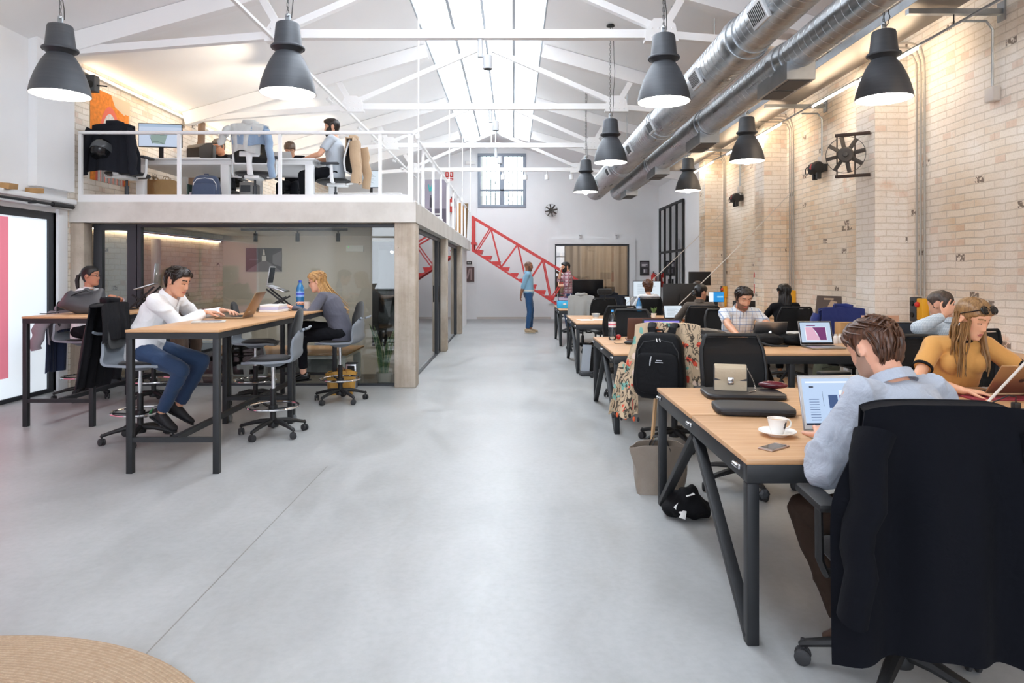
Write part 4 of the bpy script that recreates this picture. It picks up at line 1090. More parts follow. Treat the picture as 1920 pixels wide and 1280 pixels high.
    for k in (1, -1):
        mb.cap_tube(P3 - SD * .05 * s, SH[k], .066 * s, .062 * s * cw, 12)
        e = lerp(SH[k], E[k], ll)
        mb.sweep([SH[k] - (E[k] - SH[k]) * .1, SH[k], e], [.055 * s * cw, .063 * s * cw, (.054 if slv != 'short' else .056) * s * cw], 14)
        if slv != 'short':
            mb.cap_tube(E[k], E[k] * 1.0, .053 * s * cw, .053 * s * cw); q = lerp(E[k], W[k], .30 if slv == 'rolled' else .93)
            mb.sweep([E[k], lerp(E[k], q, .5), q], [.053 * s * cw, .049 * s * cw, (.047 if slv == 'rolled' else .037) * s * cw], 14)
    me = voxel(mb, max(vox * 1.1, .007), 5, .5)
    wr = look.get('wr', .006)
    displace(me, lambda p: noise.noise(V((p.x * 9, p.y * 9, p.z * 14 + 3))) * wr * .5 + ((1 - abs(noise.noise(V((p.x * 5 + p.z * 4, p.y * 6, p.z * 5 - p.x * 3))))) ** 4 - .14) * wr)
    me.materials.append(top); me.shade_smooth(); link(look.get('topname', 'shirt'), me, t)
    def ring(p, ax, rr, w, m, nm, prof=None):
        q = V(ax).to_track_quat('Z', 'Y').to_matrix().to_4x4(); q.translation = p
        MB(Mi @ q).lathe([(rr - .004, -w / 2), (rr + .004, -w / 2), (rr + .005, 0), (rr + .004, w / 2), (rr - .004, w / 2), (rr - .004, -w / 2)], 28).build(nm, m, t)
    if look.get('collar'):
        cp = P3 + SD * .012 * s; q = (ND + SD).to_track_quat('Z', 'Y').to_matrix().to_4x4(); xx = rt - (ND + SD).normalized() * rt.dot((ND + SD).normalized()); zz = (ND + SD).normalized(); yy = zz.cross(xx.normalized())
        q = Matrix((xx.normalized(), yy, zz)).transposed().to_4x4(); q.translation = cp
        rr = nr * 1.17
        def col(u, v):
            a = math.pi / 2 + .10 + (2 * math.pi - .20) * u; fr = gs((u if u < .5 else u - 1) * 2, .22)
            rad = rr + .004 + (.016 * v if v > .4 else .016 * (.8 - v)) + .012 * fr * v
            zz_ = lerp(.030, -.016 - .022 * fr, (v - .4) / .6) if v > .4 else lerp(-.008, .030, v / .4)
            return (rad * math.cos(a), rad * 1.05 * math.sin(a) , zz_ - .018 * fr * (1 if v < .9 else 1))
        MB(Mi @ q).sheet(col, 32, 9, .003).build('collar', top, t, ang=70)
    if look.get('neckband'): ring(P3 + SD * .015 * s, ND + SD, nr * 1.16, .014, look['neckband'], 'neckband')
    if look.get('cuffband'):
        for k in (1, -1): ring(lerp(SH[k], E[k], .69), E[k] - SH[k], .056 * s * cw, .018, look['cuffband'], 'sleeve_band')
    if look.get('trousers'):
        mb = MB(Mi); mb.ball(P0 - up * .01, (.168 * s, .125 * s, .12 * s), Matrix((r, f, up)).transposed().to_4x4())
        tw = look.get('slim', 1.0)
        for k in (1, -1):
            mb.cap_tube(HP[k], lerp(HP[k], K[k], .5), .094 * s * tw, .083 * s * tw, 14); mb.cap_tube(lerp(HP[k], K[k], .5), K[k], .083 * s * tw, .066 * s * tw, 14)
            mb.cap_tube(K[k], lerp(K[k], A[k], .4), .064 * s * tw, .062 * s * tw, 14)
            mb.sweep([lerp(K[k], A[k], .35), lerp(K[k], A[k], .7), lerp(K[k], A[k], look.get('tl', .95))], [.06 * s * tw, .054 * s * tw, .051 * s * tw], 14)
        me = voxel(mb, max(vox * 1.1, .008), 5, .5)
        displace(me, lambda p: ((1 - abs(noise.noise(V((p.x * 7 + p.z * 5, p.y * 7, p.z * 8))))) ** 4 - .2) * .007)
        me.materials.append(look['trousers']); me.shade_smooth(); link('trousers', me, t)
        if look.get('belt'):
            rm = Matrix((r, f, up)).transposed().to_4x4(); rm.translation = P0 + up * .075 * s
            MB(Mi @ rm @ Matrix.Diagonal((1, .76, 1, 1))).lathe([(.172 * s, -.018), (.18 * s, -.018), (.18 * s, .018), (.172 * s, .018), (.172 * s, -.018)], 30).build('belt', look['belt'], t)
    if look.get('shoes'):
        for k in (1, -1):
            sh = (A[k] - K[k]).normalized(); tp = look.get('toe', {}).get(k); fw = (V(tp) if tp else (f - sh * f.dot(sh))).normalized(); dn = sh - fw * sh.dot(fw); dn.normalize()
            c = A[k] + dn * .035 * s; sx = fw.cross(dn)
            pts = [c - fw * .07 * s, c - fw * .055 * s, c - fw * .01 * s, c + fw * .05 * s + dn * .012 * s, c + fw * .11 * s + dn * .024 * s, c + fw * .165 * s + dn * .03 * s, c + fw * .185 * s + dn * .034 * s]
            rr = [(.012, .02), (.032, .04), (.038, .048), (.042, .038), (.046, .026), (.036, .02), (.012, .01)]
            so = MB(Mi).sweep(pts, [(a * s, b * s) for a, b in rr], 14, side=sx).build('shoe', look['shoes'], t, ang=60)
            pts2 = [c - fw * .078 * s, c - fw * .06 * s, c, c + fw * .06 * s, c + fw * .12 * s, c + fw * .17 * s, c + fw * .192 * s]
            rr2 = [.014, .034, .038, .042, .047, .037, .012]
            MB(Mi).sweep([p + dn * .052 * s for p in pts2], [(a * s, .009 * s) for a in rr2], 14, side=sx).build('sole', look.get('sole', M_plas), so)
            if look.get('heelmark'): MB(Mi).sweep([c - fw * .083 * s + dn * (.05 - .02 * q) * s - dn * .0 for q in range(4)], [(.02, .006), (.026, .008), (.024, .008), (.012, .005)], 10, side=sx).build('heel_tab', look['heelmark'], so)
    # ---- hair
    hm = mats[2]; style = look.get('style', 'short')
    if style != 'bald':
        thick = look.get('thick', .014); rec = look.get('rec', 0.0)
        low = {'short': -.070, 'long': -.085, 'pony': -.070, 'bun': -.075, 'curly': -.085}[style]
        def hz(az):
            a = abs(math.degrees(az))
            for (a0, z0), (a1, z1) in zip(HL, HL[1:]):
                if a <= a1: return lerp(z0, z1, sst(a0, a1, a) if a1 > a0 else 0)
            return HL[-1][1]
        if style in ('short',): HL = [(0, .066 + rec), (38, .062 + rec), (58, .046), (74, .018), (82, -.022), (92, -.012), (100, .034), (112, .028), (122, -.035), (140, low), (180, low - .01)]
        else: HL = [(0, .064 + rec), (35, .058 + rec), (58, .038), (76, .002), (92, .018), (108, .004), (125, low), (180, low - .015)]
        part = look.get('part', 0)
        def hs_(u, v):
            az = 2 * math.pi * u - math.pi; z = -.118 + .118 * (1 - math.cos(math.pi * v)) + 0
            p = head_pt(az, z, fem, 0); c = V((0, -.006, max(-.04, min(.03, z * .5)))); n = (p - c).normalized()
            m = sst(-.008, .010, z - hz(az)); tk = thick * (1 + .45 * sst(.02, .1, z)) * (1 + look.get('quiff', 0) * sst(.03, .09, z) * sst(0, .07, p.y))
            st = .0016 * math.sin(az * 46 + 5 * noise.noise(p * 30)) + .004 * noise.noise(p * 24)
            if style == 'curly': st = .012 * noise.noise(p * 45) + .008 * noise.noise(p * 90)
            return p + n * lerp(-.009, tk + st, m)
        hb = MB(Mi @ HM); hb.closed(hs_, 84, 46)
        rnd = random.Random(int(P0.x * 100))
        def lock(p0, pts, r0, flat=.45):
            n = len(pts); hb.sweep([p0] + pts, [(r0 * (1 - .75 * (q / n) ** 2), r0 * flat * (1 - .75 * (q / n) ** 2)) for q in range(n + 1)], 6)
        for q in range(look.get('tufts', 0)):        # short strands lying over the cap of hair
            az = rnd.uniform(-3.14, 3.14); z0 = rnd.uniform(-.05, .112)
            if z0 < hz(az) + .012: continue
            sw_ = rnd.uniform(-.25, .25); pts = []
            for k in range(5):
                z = max(z0 - .014 * k * (1 - .5 * sst(.06, .11, z0)), -.1); a = az * (1 + (.10 * k if z0 > .07 else 0)) + sw_ * k * .25
                if z < hz(a) - .004 and k > 1: break
                pp = head_pt(a, z, fem, 0); n = (pp - V((0, -.006, max(-.04, min(.03, z * .5))))).normalized()
                pts.append(pp + n * (thick * (1 + .45 * sst(.02, .1, z)) + (.004, .006, .005, .002, -.003)[k] + rnd.uniform(-.001, .002)))
            if len(pts) > 2: lock(pts[0], pts[1:], .0075, .5)
        if style == 'long':
            hwm = (Mi @ HM).inverted(); L0 = look.get('len', .34)
            dn = (HM.to_3x3().inverted() @ V((0, 0, -1))).normalized()        # gravity in head space
            for q in range(look.get('nl', 64)):
                a = lerp(-165, 165, (q + rnd.random() * .6) / look.get('nl', 64)) if look.get('front', 1) else lerp(95, 265, (q + rnd.random() * .6) / look.get('nl', 64))
                a_ = math.radians(a); aa = abs(((a + 180) % 360) - 180)
                if aa < 62: continue
                z0 = lerp(.05, -.02, rnd.random()); p0 = head_pt(a_, z0, fem, 0) * 1.06; ln = L0 * lerp(.72, 1.0, rnd.random()); out = V((p0.x, p0.y * .7, 0)).normalized()
                rt_ = head_pt(a_, max(-.05, z0 - .06), fem, 0) * 1.12
                pts = [rt_]
                cur = rt_.copy(); sway = (rnd.random() - .5) * .04
                for k in range(1, 6):
                    g = k / 5; back = look.get('hback', 0.0)
                    cur = rt_ + dn * ln * g + out * (.022 * math.sin(g * 2.4)) + V((sway * g * g + .008 * math.sin(g * 7 + q), (.006 * math.sin(g * 6 + q * 2)) - back * (g ** 1.5) * (1.12 - .12 * g), 0))
                    pts.append(cur)
                lock(p0, pts, .015 * lerp(.7, 1.1, rnd.random()))
        if style == 'pony':
            dn = (HM.to_3x3().inverted() @ V((0, 0, -1))).normalized(); k0 = V((0, -.115, .02)); hb.ball(k0, .024)
            for q in range(12):
                a = q * 2.4; o = V((math.cos(a), math.sin(a) * .6, 0)) * .016 * (q % 4 + 1) / 3
                lock(k0 + o * .3, [k0 + V((0, -.03, -.01)) + o, k0 + V((0, -.045, 0)) + dn * .07 + o * 1.4, k0 + V((0, -.04, 0)) + dn * .14 + o * 1.3, k0 + V((0, -.03, 0)) + dn * (.2 + .01 * (q % 3)) + o * .6], .015, .8)
        if style == 'bun':
            c = V((0, -.135, -.02)); hb.closed(lambda u, v: c + V((.046 * math.sin(math.pi * v) * math.cos(2 * math.pi * u), .038 * math.cos(math.pi * v), .046 * math.sin(math.pi * v) * math.sin(2 * math.pi * u))) * (1 + .09 * math.sin(3 * 2 * math.pi * u + 6 * v)), 24, 12)
        hb.build('hair', hm, t, ang=75)
    if look.get('glasses'):
        g = MB(Mi @ HM)
        for k in (1, -1):
            c = V((k * .032, .098, .010)); g.sweep([c + V((.021 * math.cos(a), -.012 * abs(math.cos(a)) * (1 if math.cos(a) * k > 0 else 0), .015 * math.sin(a))) for a in [q * math.pi / 10 for q in range(20)]], .0022, 6, closed=True)
            g.sweep([(k * .053, .088, .014), (k * .070, .05, .014), (k * .079, -.005, .010), (k * .080, -.022, -.006)], .0024, 6)
        g.sweep([(-.012, .100, .013), (0, .105, .015), (.012, .100, .013)], .002, 6); g.build('glasses', look.get('gm', M_specs), t)
    if look.get('shades'):   # sunglasses pushed up into the hair
        g = MB(Mi @ HM)
        for k in (1, -1):
            g.sweep([(k * .034 + .028 * math.cos(a), .078 - .016 * math.sin(a) , .098 + .018 * math.sin(a)) for a in [q * math.pi / 10 for q in range(20)]], .004, 6, closed=True)
            g.ball((k * .034, .078, .098), (.026, .006, .020), (R(38), 0, 0), 12, 6)
            g.sweep([(k * .062, .073, .098), (k * .082, .03, .065), (k * .087, -.02, .03)], .0035, 6)
        g.sweep([(-.008, .082, .102), (.008, .082, .102)], .004, 6); g.build('sunglasses', mat('dark sunglasses', '#17120F', .15), t)
    if look.get('earring'):
        for k in (1, -1): MB(Mi @ HM).sweep([(k * .079, -.004, -.028), (k * .081, -.004, -.040), (k * .081, -.004, -.05)], [.0025, .0045, .003], 8).build('earring', M_chrome, t)
    t['_'] = 0; del t['_']
    return dict(root=t, HM=HM, HC=HC, W=W, E=E, SH=SH, P=(P0, P1, P2, P3), r=r, f=f, Mi=Mi, base=base)
BRN = ('#1E130D', '#3B271A'); DBRN = ('#120C09', '#2B1C14'); BLK = ('#0B0908', '#1E1715'); BLD = ('#8A6239', '#D2A66B'); HBR = ('#2B180E', '#65402A'); ASH = ('#6A4A2D', '#A67F50')
jeans = cloth('indigo denim', '#1F3A5C', .35, .8); jeans2 = cloth('mid blue denim', '#1E4A76', .35, .8); blackp = cloth('black trousers cloth', '#14151A', .25); brownp = cloth('dark brown corduroy', '#33261E', .4)
white_sh = cloth('white cotton shirt', '#EDEDEE', .35, .8, 9, .03); tee_w = cloth('white tee cotton', '#E4E5E6', .25); tee_g = cloth('grey tee cotton', '#B9C0C8', .25)
sh_bg = cloth('blue grey shirt cotton', '#A8AFBB', .7, .75, 7, .04); chamb = cloth('chambray cotton', '#86B2CC', .3); grey_c = cloth('slate grey cardigan knit', '#565662', .35); olive = cloth('olive canvas', '#5A5046', .35)
black_t = cloth('black jersey', '#131418', .25); mustard = cloth('mustard jersey', '#D79E55', .25, .85, 9); 
P = {}
P['tee'] = person('person in white tee and glasses with a dark ponytail, seated by the shopfront window', (-5.04, 8.02, .79), -88, dict(fem=1, skin='#B98266', hair=BLK, style='pony', top=tee_w, sleeve='short', trousers=blackp, shoes=M_plas, glasses=1, thick=.007, neckband=tee_w), lean=6, head=(2, 0),
    rh=(-4.68, 7.82, 1.13), lh=(-4.70, 8.12, 1.12), rf=(-4.80, 7.9, .36), lf=(-4.80, 8.12, .36), s=1.0, vox=.008, hr=dict(f=(.5, .3, .6), n=(-.3, .4, -.2), c=55), hl=dict(f=(.5, -.4, .5), n=(-.2, -.4, -.3), c=55))
P['typist'] = person('person in white shirt and dark jeans typing at the standing table', (-3.25, 6.02, .80), -92, dict(skin='#D3A083', hair=DBRN, style='short', top=white_sh, topname='shirt', sleeve='long', trousers=jeans, shoes=mat('black running shoe', '#1D1D20', .7, bump=.3, bscale=90), sole=mat('black shoe sole', '#26272A', .6), heelmark=mat('green heel', '#56A06A', .5), collar=1, thick=.010, lids=1, wr=.012, rec=.006, tufts=220, toe={1: (.86, -.1, -.5), -1: (.86, .1, -.5)}), lean=27, neck=34, head=(-10, 20),
    rh=(-2.80, 6.18, 1.115), lh=(-2.74, 6.42, 1.12), re=(-.3, -.75, -.6), le=(-.3, .7, -.6), rf=(-3.05, 5.92, .27), lf=(-3.0, 6.12, .29), rk=(.7, -.2, .6), lk=(.7, .2, .6), s=1.04, vox=.0055,
    hr=dict(f=(.9, .35, -.02), n=(0, 0, -1), c=24), hl=dict(f=(.85, -.35, -.02), n=(.1, -.2, -1), c=26))
P['blonde'] = person('person with long blonde hair, grey cardigan and crossed legs on a stool', (-1.98, 7.84, .79), 90, dict(fem=1, skin='#E2B196', hair=BLD, style='long', top=grey_c, topname='cardigan', sleeve='long', trousers=blackp, shoes=mat('black patent shoe', '#121214', .15), sole=M_plas, glasses=1, thick=.011, len=.50, front=0, hback=.27, nl=60, tufts=120, slim=.92, toe={1: (-.9, 0, -.25), -1: (-.95, 0, -.1)}, tl=.86), lean=26, neck=34, head=(6, 14),
    lh=(-2.46, 7.58, 1.09), rh=(-2.40, 8.0, 1.09), le=(.2, -.7, -.8), re=(.2, .7, -.8), lf=(-2.40, 7.80, .33), rf=(-2.58, 7.80, .50), lk=(-.8, -.1, .7), rk=(-.8, -.05, .8), s=1.0, vox=.007, hl=dict(c=40), hr=dict(c=35))
P['bald'] = person('bald person in chambray shirt and blue jeans standing with hands behind the back', (.365, 16.8, .97), -90, dict(skin='#9C6B50', hair=BRN, style='bald', bald=1, stub='#6A4B3B', beard=1, top=chamb, sleeve='rolled', trousers=jeans2, belt=mat('white belt', '#DCD9D2', .6), shoes=mat('beige suede shoe', '#B39C7E', .85), sole=mat('cream sole', '#D9D2C6', .7), glasses=1, collar=1, hem=-.02, toe={1: (1, -.15, 0), -1: (1, .2, 0)}), lean=-3, neck=8, head=(-2, 2),
    lh=(.17, 16.88, .90), rh=(.17, 16.74, .90), le=(-.7, .6, -.2), re=(-.7, -.6, -.2), rf=(.34, 16.70, .10), lf=(.42, 16.92, .10), rk=(1, 0, .1), lk=(1, 0, .1), s=1.03, vox=.010, hl=dict(f=(-.1, -.5, -.8), n=(1, 0, 0), c=30), hr=dict(f=(-.1, .5, -.8), n=(1, 0, 0), c=30))
P['pld'] = person('bearded person in red checked shirt standing with a hand on the chin', (1.38, 17.05, .965), 92, dict(skin='#D9A98C', hair=BLK, style='short', beard=2, top=plaid('red check cotton', '#D9C4C8', '#84233A', '#4E1C2C', .085, .38), sleeve='rolled', trousers=jeans, shoes=M_plas, collar=1, thick=.011, quiff=.6), lean=4, neck=14, head=(4, 8),
    rh=(1.16, 16.98, 1.50), lh=(1.12, 16.92, 1.16), re=(-.4, .2, -1), le=(.1, -.5, -.6), rf=(1.36, 17.15, .10), lf=(1.40, 16.92, .10), rk=(-1, 0, .1), lk=(-1, 0, .1), s=1.02, vox=.010, hr=dict(f=(.05, .0, 1), n=(1, 0, .1), c=50), hl=dict(f=(0, .6, .4), n=(1, 0, 0), c=45))
P['curly'] = person('person with curly auburn hair and white top facing the far lit monitor', (2.60, 13.12, .56), 0, dict(fem=1, skin='#D9A98C', hair=('#2C170F', '#6B4029'), style='curly', top=tee_w, sleeve='long', trousers=blackp, thick=.030), lean=8, head=(4, 4), rh=(2.75, 13.5, .78), lh=(2.45, 13.5, .78), vox=.014)
P['olive'] = person('person in olive jacket with dark hair in a bun, seated with the back turned', (2.62, 9.62, .56), -14, dict(fem=1, skin='#C79272', hair=BLK, style='bun', top=olive, topname='jacket', sleeve='long', trousers=blackp, collar=1, thick=.007), lean=12, head=(-46, 6), rh=(2.80, 10.08, .79), lh=(2.48, 10.12, .79), vox=.009)
P['blue'] = person('bearded person in white and blue checked shirt leaning over a silver laptop', (2.62, 8.08, .56), 182, dict(skin='#D5A284', hair=DBRN, style='short', beard=1, stub='#7C5A47', top=plaid('blue check cotton', '#DDE0E2', '#4E78AC', '#B9A48F', .075, .10), sleeve='short', trousers=jeans, collar=1, thick=.010, quiff=.6, lids=1, rec=.012, tufts=160), lean=22, neck=26, head=(4, 24),
    rh=(2.42, 7.34, .785), lh=(2.86, 7.42, .785), re=(-.9, .1, -.5), le=(.9, .1, -.5), s=1.05, vox=.007, hr=dict(f=(.8, -.5, 0), c=20), hl=dict(f=(-.8, -.5, 0), c=20))
P['blackhair'] = person('person with long black hair and black top seated by the brick pier', (3.74, 9.35, .56), 4, dict(fem=1, skin='#C79272', hair=BLK, style='long', top=black_t, sleeve='long', trousers=blackp, thick=.010, len=.26, front=0, nl=40, tufts=120), lean=6, head=(-8, 8), rh=(3.9, 9.9, .79), lh=(3.6, 9.9, .79), vox=.011)
P['striped'] = person('person in striped grey blue shirt with one hand on the head', (3.66, 5.72, .56), 14, dict(skin='#D3A083', hair=('#2A211C', '#5A4A40'), style='short', top=plaid('fine striped cotton', '#C9D4DC', '#9FB0BE', '#E4EAEE', .012, .45), sleeve='long', trousers=jeans, collar=1, thick=.006, bald=0), lean=6, head=(10, 14),
    lh=(3.50, 5.56, 1.12), le=(-1, -.35, -.3), rh=(3.9, 6.2, .79), vox=.0065, hl=dict(f=(.66, .10, .62), n=(.25, .9, -.35), c=14, sp=1.7))
P['must'] = person('person in mustard tee with long fair hair and sunglasses on the head, reading a laptop', (2.86, 4.52, .56), 176, dict(fem=1, skin='#DDA987', hair=ASH, style='long', top=mustard, sleeve='short', trousers=blackp, neckband=black_t, cuffband=black_t, shades=1, earring=1, thick=.010, len=.30, nl=60, lids=1), lean=22, neck=26, head=(20, 24),
    rh=(2.66, 4.04, .775), lh=(3.08, 4.08, .775), re=(-.9, .35, -.3), le=(.9, .35, -.3), s=1.06, vox=.005, hr=dict(f=(.85, -.45, -.05), n=(0, 0, -1), c=26), hl=dict(f=(-.3, -.9, 0), n=(0, 0, -1), c=26))
P['front'] = person('person with brown hair in a blue grey shirt, back turned, at the nearest desk', (1.50, 2.46, .56), 14, dict(skin='#D9A58A', hair=HBR, style='short', beard=1, stub='#A98A78', top=sh_bg, sleeve='long', trousers=brownp, shoes=mat('brown leather shoe', '#4A3122', .35), sole=M_plas, collar=1, thick=.008, wr=.026, lids=1, tufts=260), lean=21, neck=34, head=(6, 26), roll=0,
    lh=(1.27, 2.80, .79), rh=(1.62, 2.86, .79), le=(-.55, -.5, -.8), re=(.8, -.3, -.8), lf=(1.30, 2.68, .10), rf=(1.66, 2.72, .10), lk=(-.5, .9, .3), rk=(.4, .9, .3), s=1.03, vox=.0055, hl=dict(c=25), hr=dict(c=25))
zf = ZD
P['mbeard'] = person('bearded person in grey tee on the mezzanine, seen in profile', (-2.62, 10.05, ZD + .56), 90, dict(skin='#D5A284', hair=DBRN, style='short', beard=2, top=tee_g, sleeve='short', trousers=blackp, shoes=M_plas, thick=.011, quiff=1.1), lean=2, neck=10, head=(2, 6), rh=(-3.02, 10.16, ZD + .76), lh=(-3.0, 9.9, ZD + .76), s=1.04, vox=.009, zf=zf)
P['mdown'] = person('person on the mezzanine with short brown hair bent low over a laptop', (-3.66, 11.45, ZD + .56), 180, dict(skin='#D5A284', hair=('#3A2A1E', '#6E5540'), style='short', top=black_t, sleeve='long', trousers=blackp, thick=.012), lean=26, neck=40, head=(10, 45), vox=.012, zf=zf, rh=(-3.8, 10.9, ZD + .78), lh=(-3.5, 10.9, ZD + .78))
P['mglass'] = person('person with greying hair and glasses behind the old dark monitor on the mezzanine', (-4.84, 11.45, ZD + .56), 178, dict(skin='#C98E6C', hair=('#4A4038', '#8E8478'), style='short', top=black_t, sleeve='long', trousers=blackp, glasses=1, thick=.014), lean=14, neck=24, head=(-20, 22), vox=.011, zf=zf, rh=(-4.95, 10.95, ZD + .78), lh=(-4.65, 10.95, ZD + .78))
P['far'] = person('person with brown hair mostly hidden behind the olive jacketed one', (3.36, 12.35, .56), 2, dict(fem=1, skin='#D9A98C', hair=BRN, style='long', top=black_t, sleeve='long', trousers=blackp, thick=.014, front=0, len=.2, nl=24), lean=8, head=(0, 6), vox=.014, rh=(3.5, 12.8, .78), lh=(3.2, 12.8, .78))
# ------------------------------------------------------------------ soft goods
def sgnp(x, e): return math.copysign(abs(x) ** e, x)
def lump(mb, c, d, e=.6, seed=0, amp=.02, fr=6, nu=36, nv=20, rot=None, shape=None):
    """soft stuffed body: superellipsoid with uneven surface"""
    m = Matrix.Translation(V(c)) @ (Euler(rot).to_matrix().to_4x4() if rot else Matrix())
    def fn(u, v):
        a = 2 * math.pi * u; ph = math.pi * v; k = sgnp(math.sin(ph), e)
        p = V((d[0] / 2 * sgnp(math.cos(a), e) * k, d[1] / 2 * sgnp(math.sin(a), e) * k, -d[2] / 2 * sgnp(math.cos(ph), e)))
        if shape: p = shape(p)
        n = noise.noise(p * fr + V((seed, seed * 2, 3))) + .5 * noise.noise(p * fr * 2.3 + V((seed, 1, 3)))
        q = p + p.normalized() * n * amp
        q.z = max(q.z, -d[2] / 2)
        return m @ q
    return mb.closed(fn, nu, nv)
def drape(label, name, cat, chair, mt, top=1.0, yb=-.275, w0=.42, w1=.6, fd=.25, bd=.6, folds=5, amp=.03, seed=0, sleeves=(1, -1), sl=.55, lining=None, group=None, z0=None, wf=None, ws=.75, skew=0.0, collar=True, hang=.02):
    """garment laid over a chair back, in the frame of that chair"""
    t = thing(name, label, cat, chair.location, chair.rotation_euler.z, group)
    rn = random.Random(seed)
    L = fd + bd; vt = fd / L
    def fn(u, v):
        s = v * L; uu = 2 * u - 1
        if s < fd: q = fd - s; y = yb + .075 - .035 * math.exp(-q * 14); z = top - q; k = q
        else: q = s - fd; y = yb - .030 - .03 * (1 - math.exp(-q * 10)) - hang * q; z = top - q; k = q
        rr = .05
        if q < rr: z = top + .018 - (rr - math.sqrt(max(rr * rr - (rr - q) ** 2, 0))) * .6
        w = lerp(w0, w1 if s > fd else (wf or w0 * 1.05), sst(-.1, ws, k / max(fd, bd)))
        x = uu * w / 2 + skew * k
        z -= .022 * abs(uu) ** 5            # shoulder slope
        g = min(1, k / .35)
        wv = math.sin(uu * folds * 1.7 + seed) + .55 * math.sin(uu * folds * 3.1 + seed * 2.3 + k * 2)
        y += (-1 if s > fd else .4) * amp * g * (wv + 1.0) * .6
        y += (.07 * uu * uu) * g * (1 if s > fd else -.4)       # wraps round the back
        z += .02 * math.sin(uu * 3 + seed) * (1 if k > max(bd, fd) * .9 else 0)
        return (x, y, z)
    MB().sheet(fn, 44, 44, .010).build('coat_body', mt, t, ang=80)
    for k in sleeves:
        xs = k * (w0 / 2 + .01); pts, rr = [], []
        for q in range(9):
            g = q / 8; pts.append(V((xs + k * .075 * math.sin(g * 1.5) + .01 * math.sin(q * 2 + seed), yb - .06 - .05 * math.sin(g * 2) + .01 * math.sin(q * 1.3 + seed), top - .07 - sl * g)))
            rr.append((lerp(.082, .058, g) * (1 + .08 * math.sin(q * 2.2 + seed)), lerp(.05, .042, g)))
        MB().sweep(pts, rr, 16, side=(0, 1, 0)).build('sleeve', mt, t, ang=70)
    if collar:
        MB().sweep([(-w0 * .22, yb + .04, top + .02), (-w0 * .14, yb - .035, top + .035), (0, yb - .055, top + .03), (w0 * .14, yb - .035, top + .035), (w0 * .22, yb + .04, top + .02)], [(.03, .012)] * 5, 10, side=(0, 0, 1)).build('collar', mt, t, ang=70)
    return t
navy = cloth('navy wool', '#05070F', .3, .95, 30, .006); quilt = cloth('black quilted nylon', '#17171B', .4, .7); darkj = cloth('charcoal jacket wool', '#22242B', .3)
drape('dark navy overcoat draped over the back of the largest task chair', 'coat', 'coat', CHAIR[0], navy, top=1.04, w0=.46, w1=.72, fd=.25, bd=.76, folds=4.5, amp=.04, seed=2, sl=.56, collar=False, hang=.05, ws=.4, sleeves=(1, -1))
bt = MB()
for z in (.44, .40): bt.lathe([(0, 0), (.011, 0), (.011, .004), (0, .004)], 12, (-.305, -.42, z), (R(90), 0, 0))
co_ = [o for o in COL.objects if o.name == 'coat'][0]; bt.bm.free()
MB().lathe([(0, 0), (.012, 0), (.012, .005), (0, .005)], 12, (-.305, -.405, .40), (R(90), 0, 0)).build('button', M_plas, co_)
drape('bright navy jacket hanging on a chair back by the brick pier', 'jacket', 'jacket', CHAIR[11], cloth('bright navy cotton', '#1D2C6B', .3), top=1.04, w0=.52, w1=.6, fd=.55, bd=.4, seed=5, wf=.62, amp=.02)
drape('pale grey hoodie hanging on the chair at the farthest desk', 'hoodie', 'hoodie', h1, cloth('pale grey fleece', '#A9A7A2', .3), top=1.04, w0=.48, w1=.50, fd=.3, bd=.42, seed=7, amp=.02, sleeves=())
drape('dark jacket hanging over the mezzanine chair beside the helmet', 'jacket', 'jacket', WCH[2], darkj, top=1.045, w0=.52, w1=.74, fd=.3, bd=.62, seed=3, amp=.03, sl=.6)
drape('pale grey sweater hanging on the white mezzanine chair', 'sweater', 'sweater', WCH[3], cloth('oatmeal knit', '#C9C9C6', .3), top=1.05, w0=.48, w1=.34, fd=.2, bd=.36, seed=9, amp=.015, sleeves=(-1,), sl=.2, skew=-.1)
drape('denim shirt hanging beside the sweater on the white mezzanine chair', 'denim_shirt', 'shirt', WCH[3], cloth('washed denim', '#8DA3BC', .35), top=1.035, w0=.46, w1=.42, fd=.2, bd=.25, seed=11, amp=.015, sleeves=(1,), sl=.62, collar=False)
drape('beige jacket hanging on the chair back of the bearded person upstairs', 'jacket', 'jacket', WCH[4], cloth('sand cotton twill', '#B59A7C', .35), top=1.045, w0=.48, w1=.46, fd=.25, bd=.62, seed=4, amp=.03, sl=.6)
drape('black quilted jacket hanging behind the person in white shirt', 'jacket', 'jacket', STOOL[1], quilt, top=1.20, yb=-.26, w0=.48, w1=.5, fd=.3, bd=.72, seed=6, amp=.05, sl=.62, sleeves=(-1,), hang=.16)
drape('grey cardigan hanging on the stool by the shopfront window', 'cardigan', 'cardigan', STOOL[0], cloth('taupe knit', '#8A8288', .3), top=1.02, yb=-.26, w0=.38, w1=.4, fd=.2, bd=.33, seed=8, amp=.02, sleeves=(1,), sl=.35)
drape('navy fringed scarf hanging on the stool by the shopfront window', 'scarf', 'scarf', STOOL[0], cloth('navy scarf wool', '#232F4B', .3), top=.985, yb=-.285, w0=.30, w1=.34, fd=.2, bd=.66, seed=12, amp=.035, sleeves=(), collar=False)
drape('brown coat hanging low on the stool behind the shopfront table', 'coat', 'coat', STOOL[5], cloth('brown suede', '#4E3B2E', .35), top=.98, yb=-.26, w0=.4, w1=.44, fd=.3, bd=.55, seed=13, amp=.025)
# chair with a black coat far back
wx = copy_tree(w0); wx.location = (2.0, 13.2, 0); wx.rotation_euler = (0, 0, R(-30)); wx['label'] = 'white framed task chair with a black coat at the farthest desk'; wx['group'] = 'white framed task chairs'
drape('black coat over the white chair at the farthest desk', 'coat', 'coat', wx, darkj, top=1.045, w0=.48, w1=.5, bd=.5, seed=15, amp=.02)

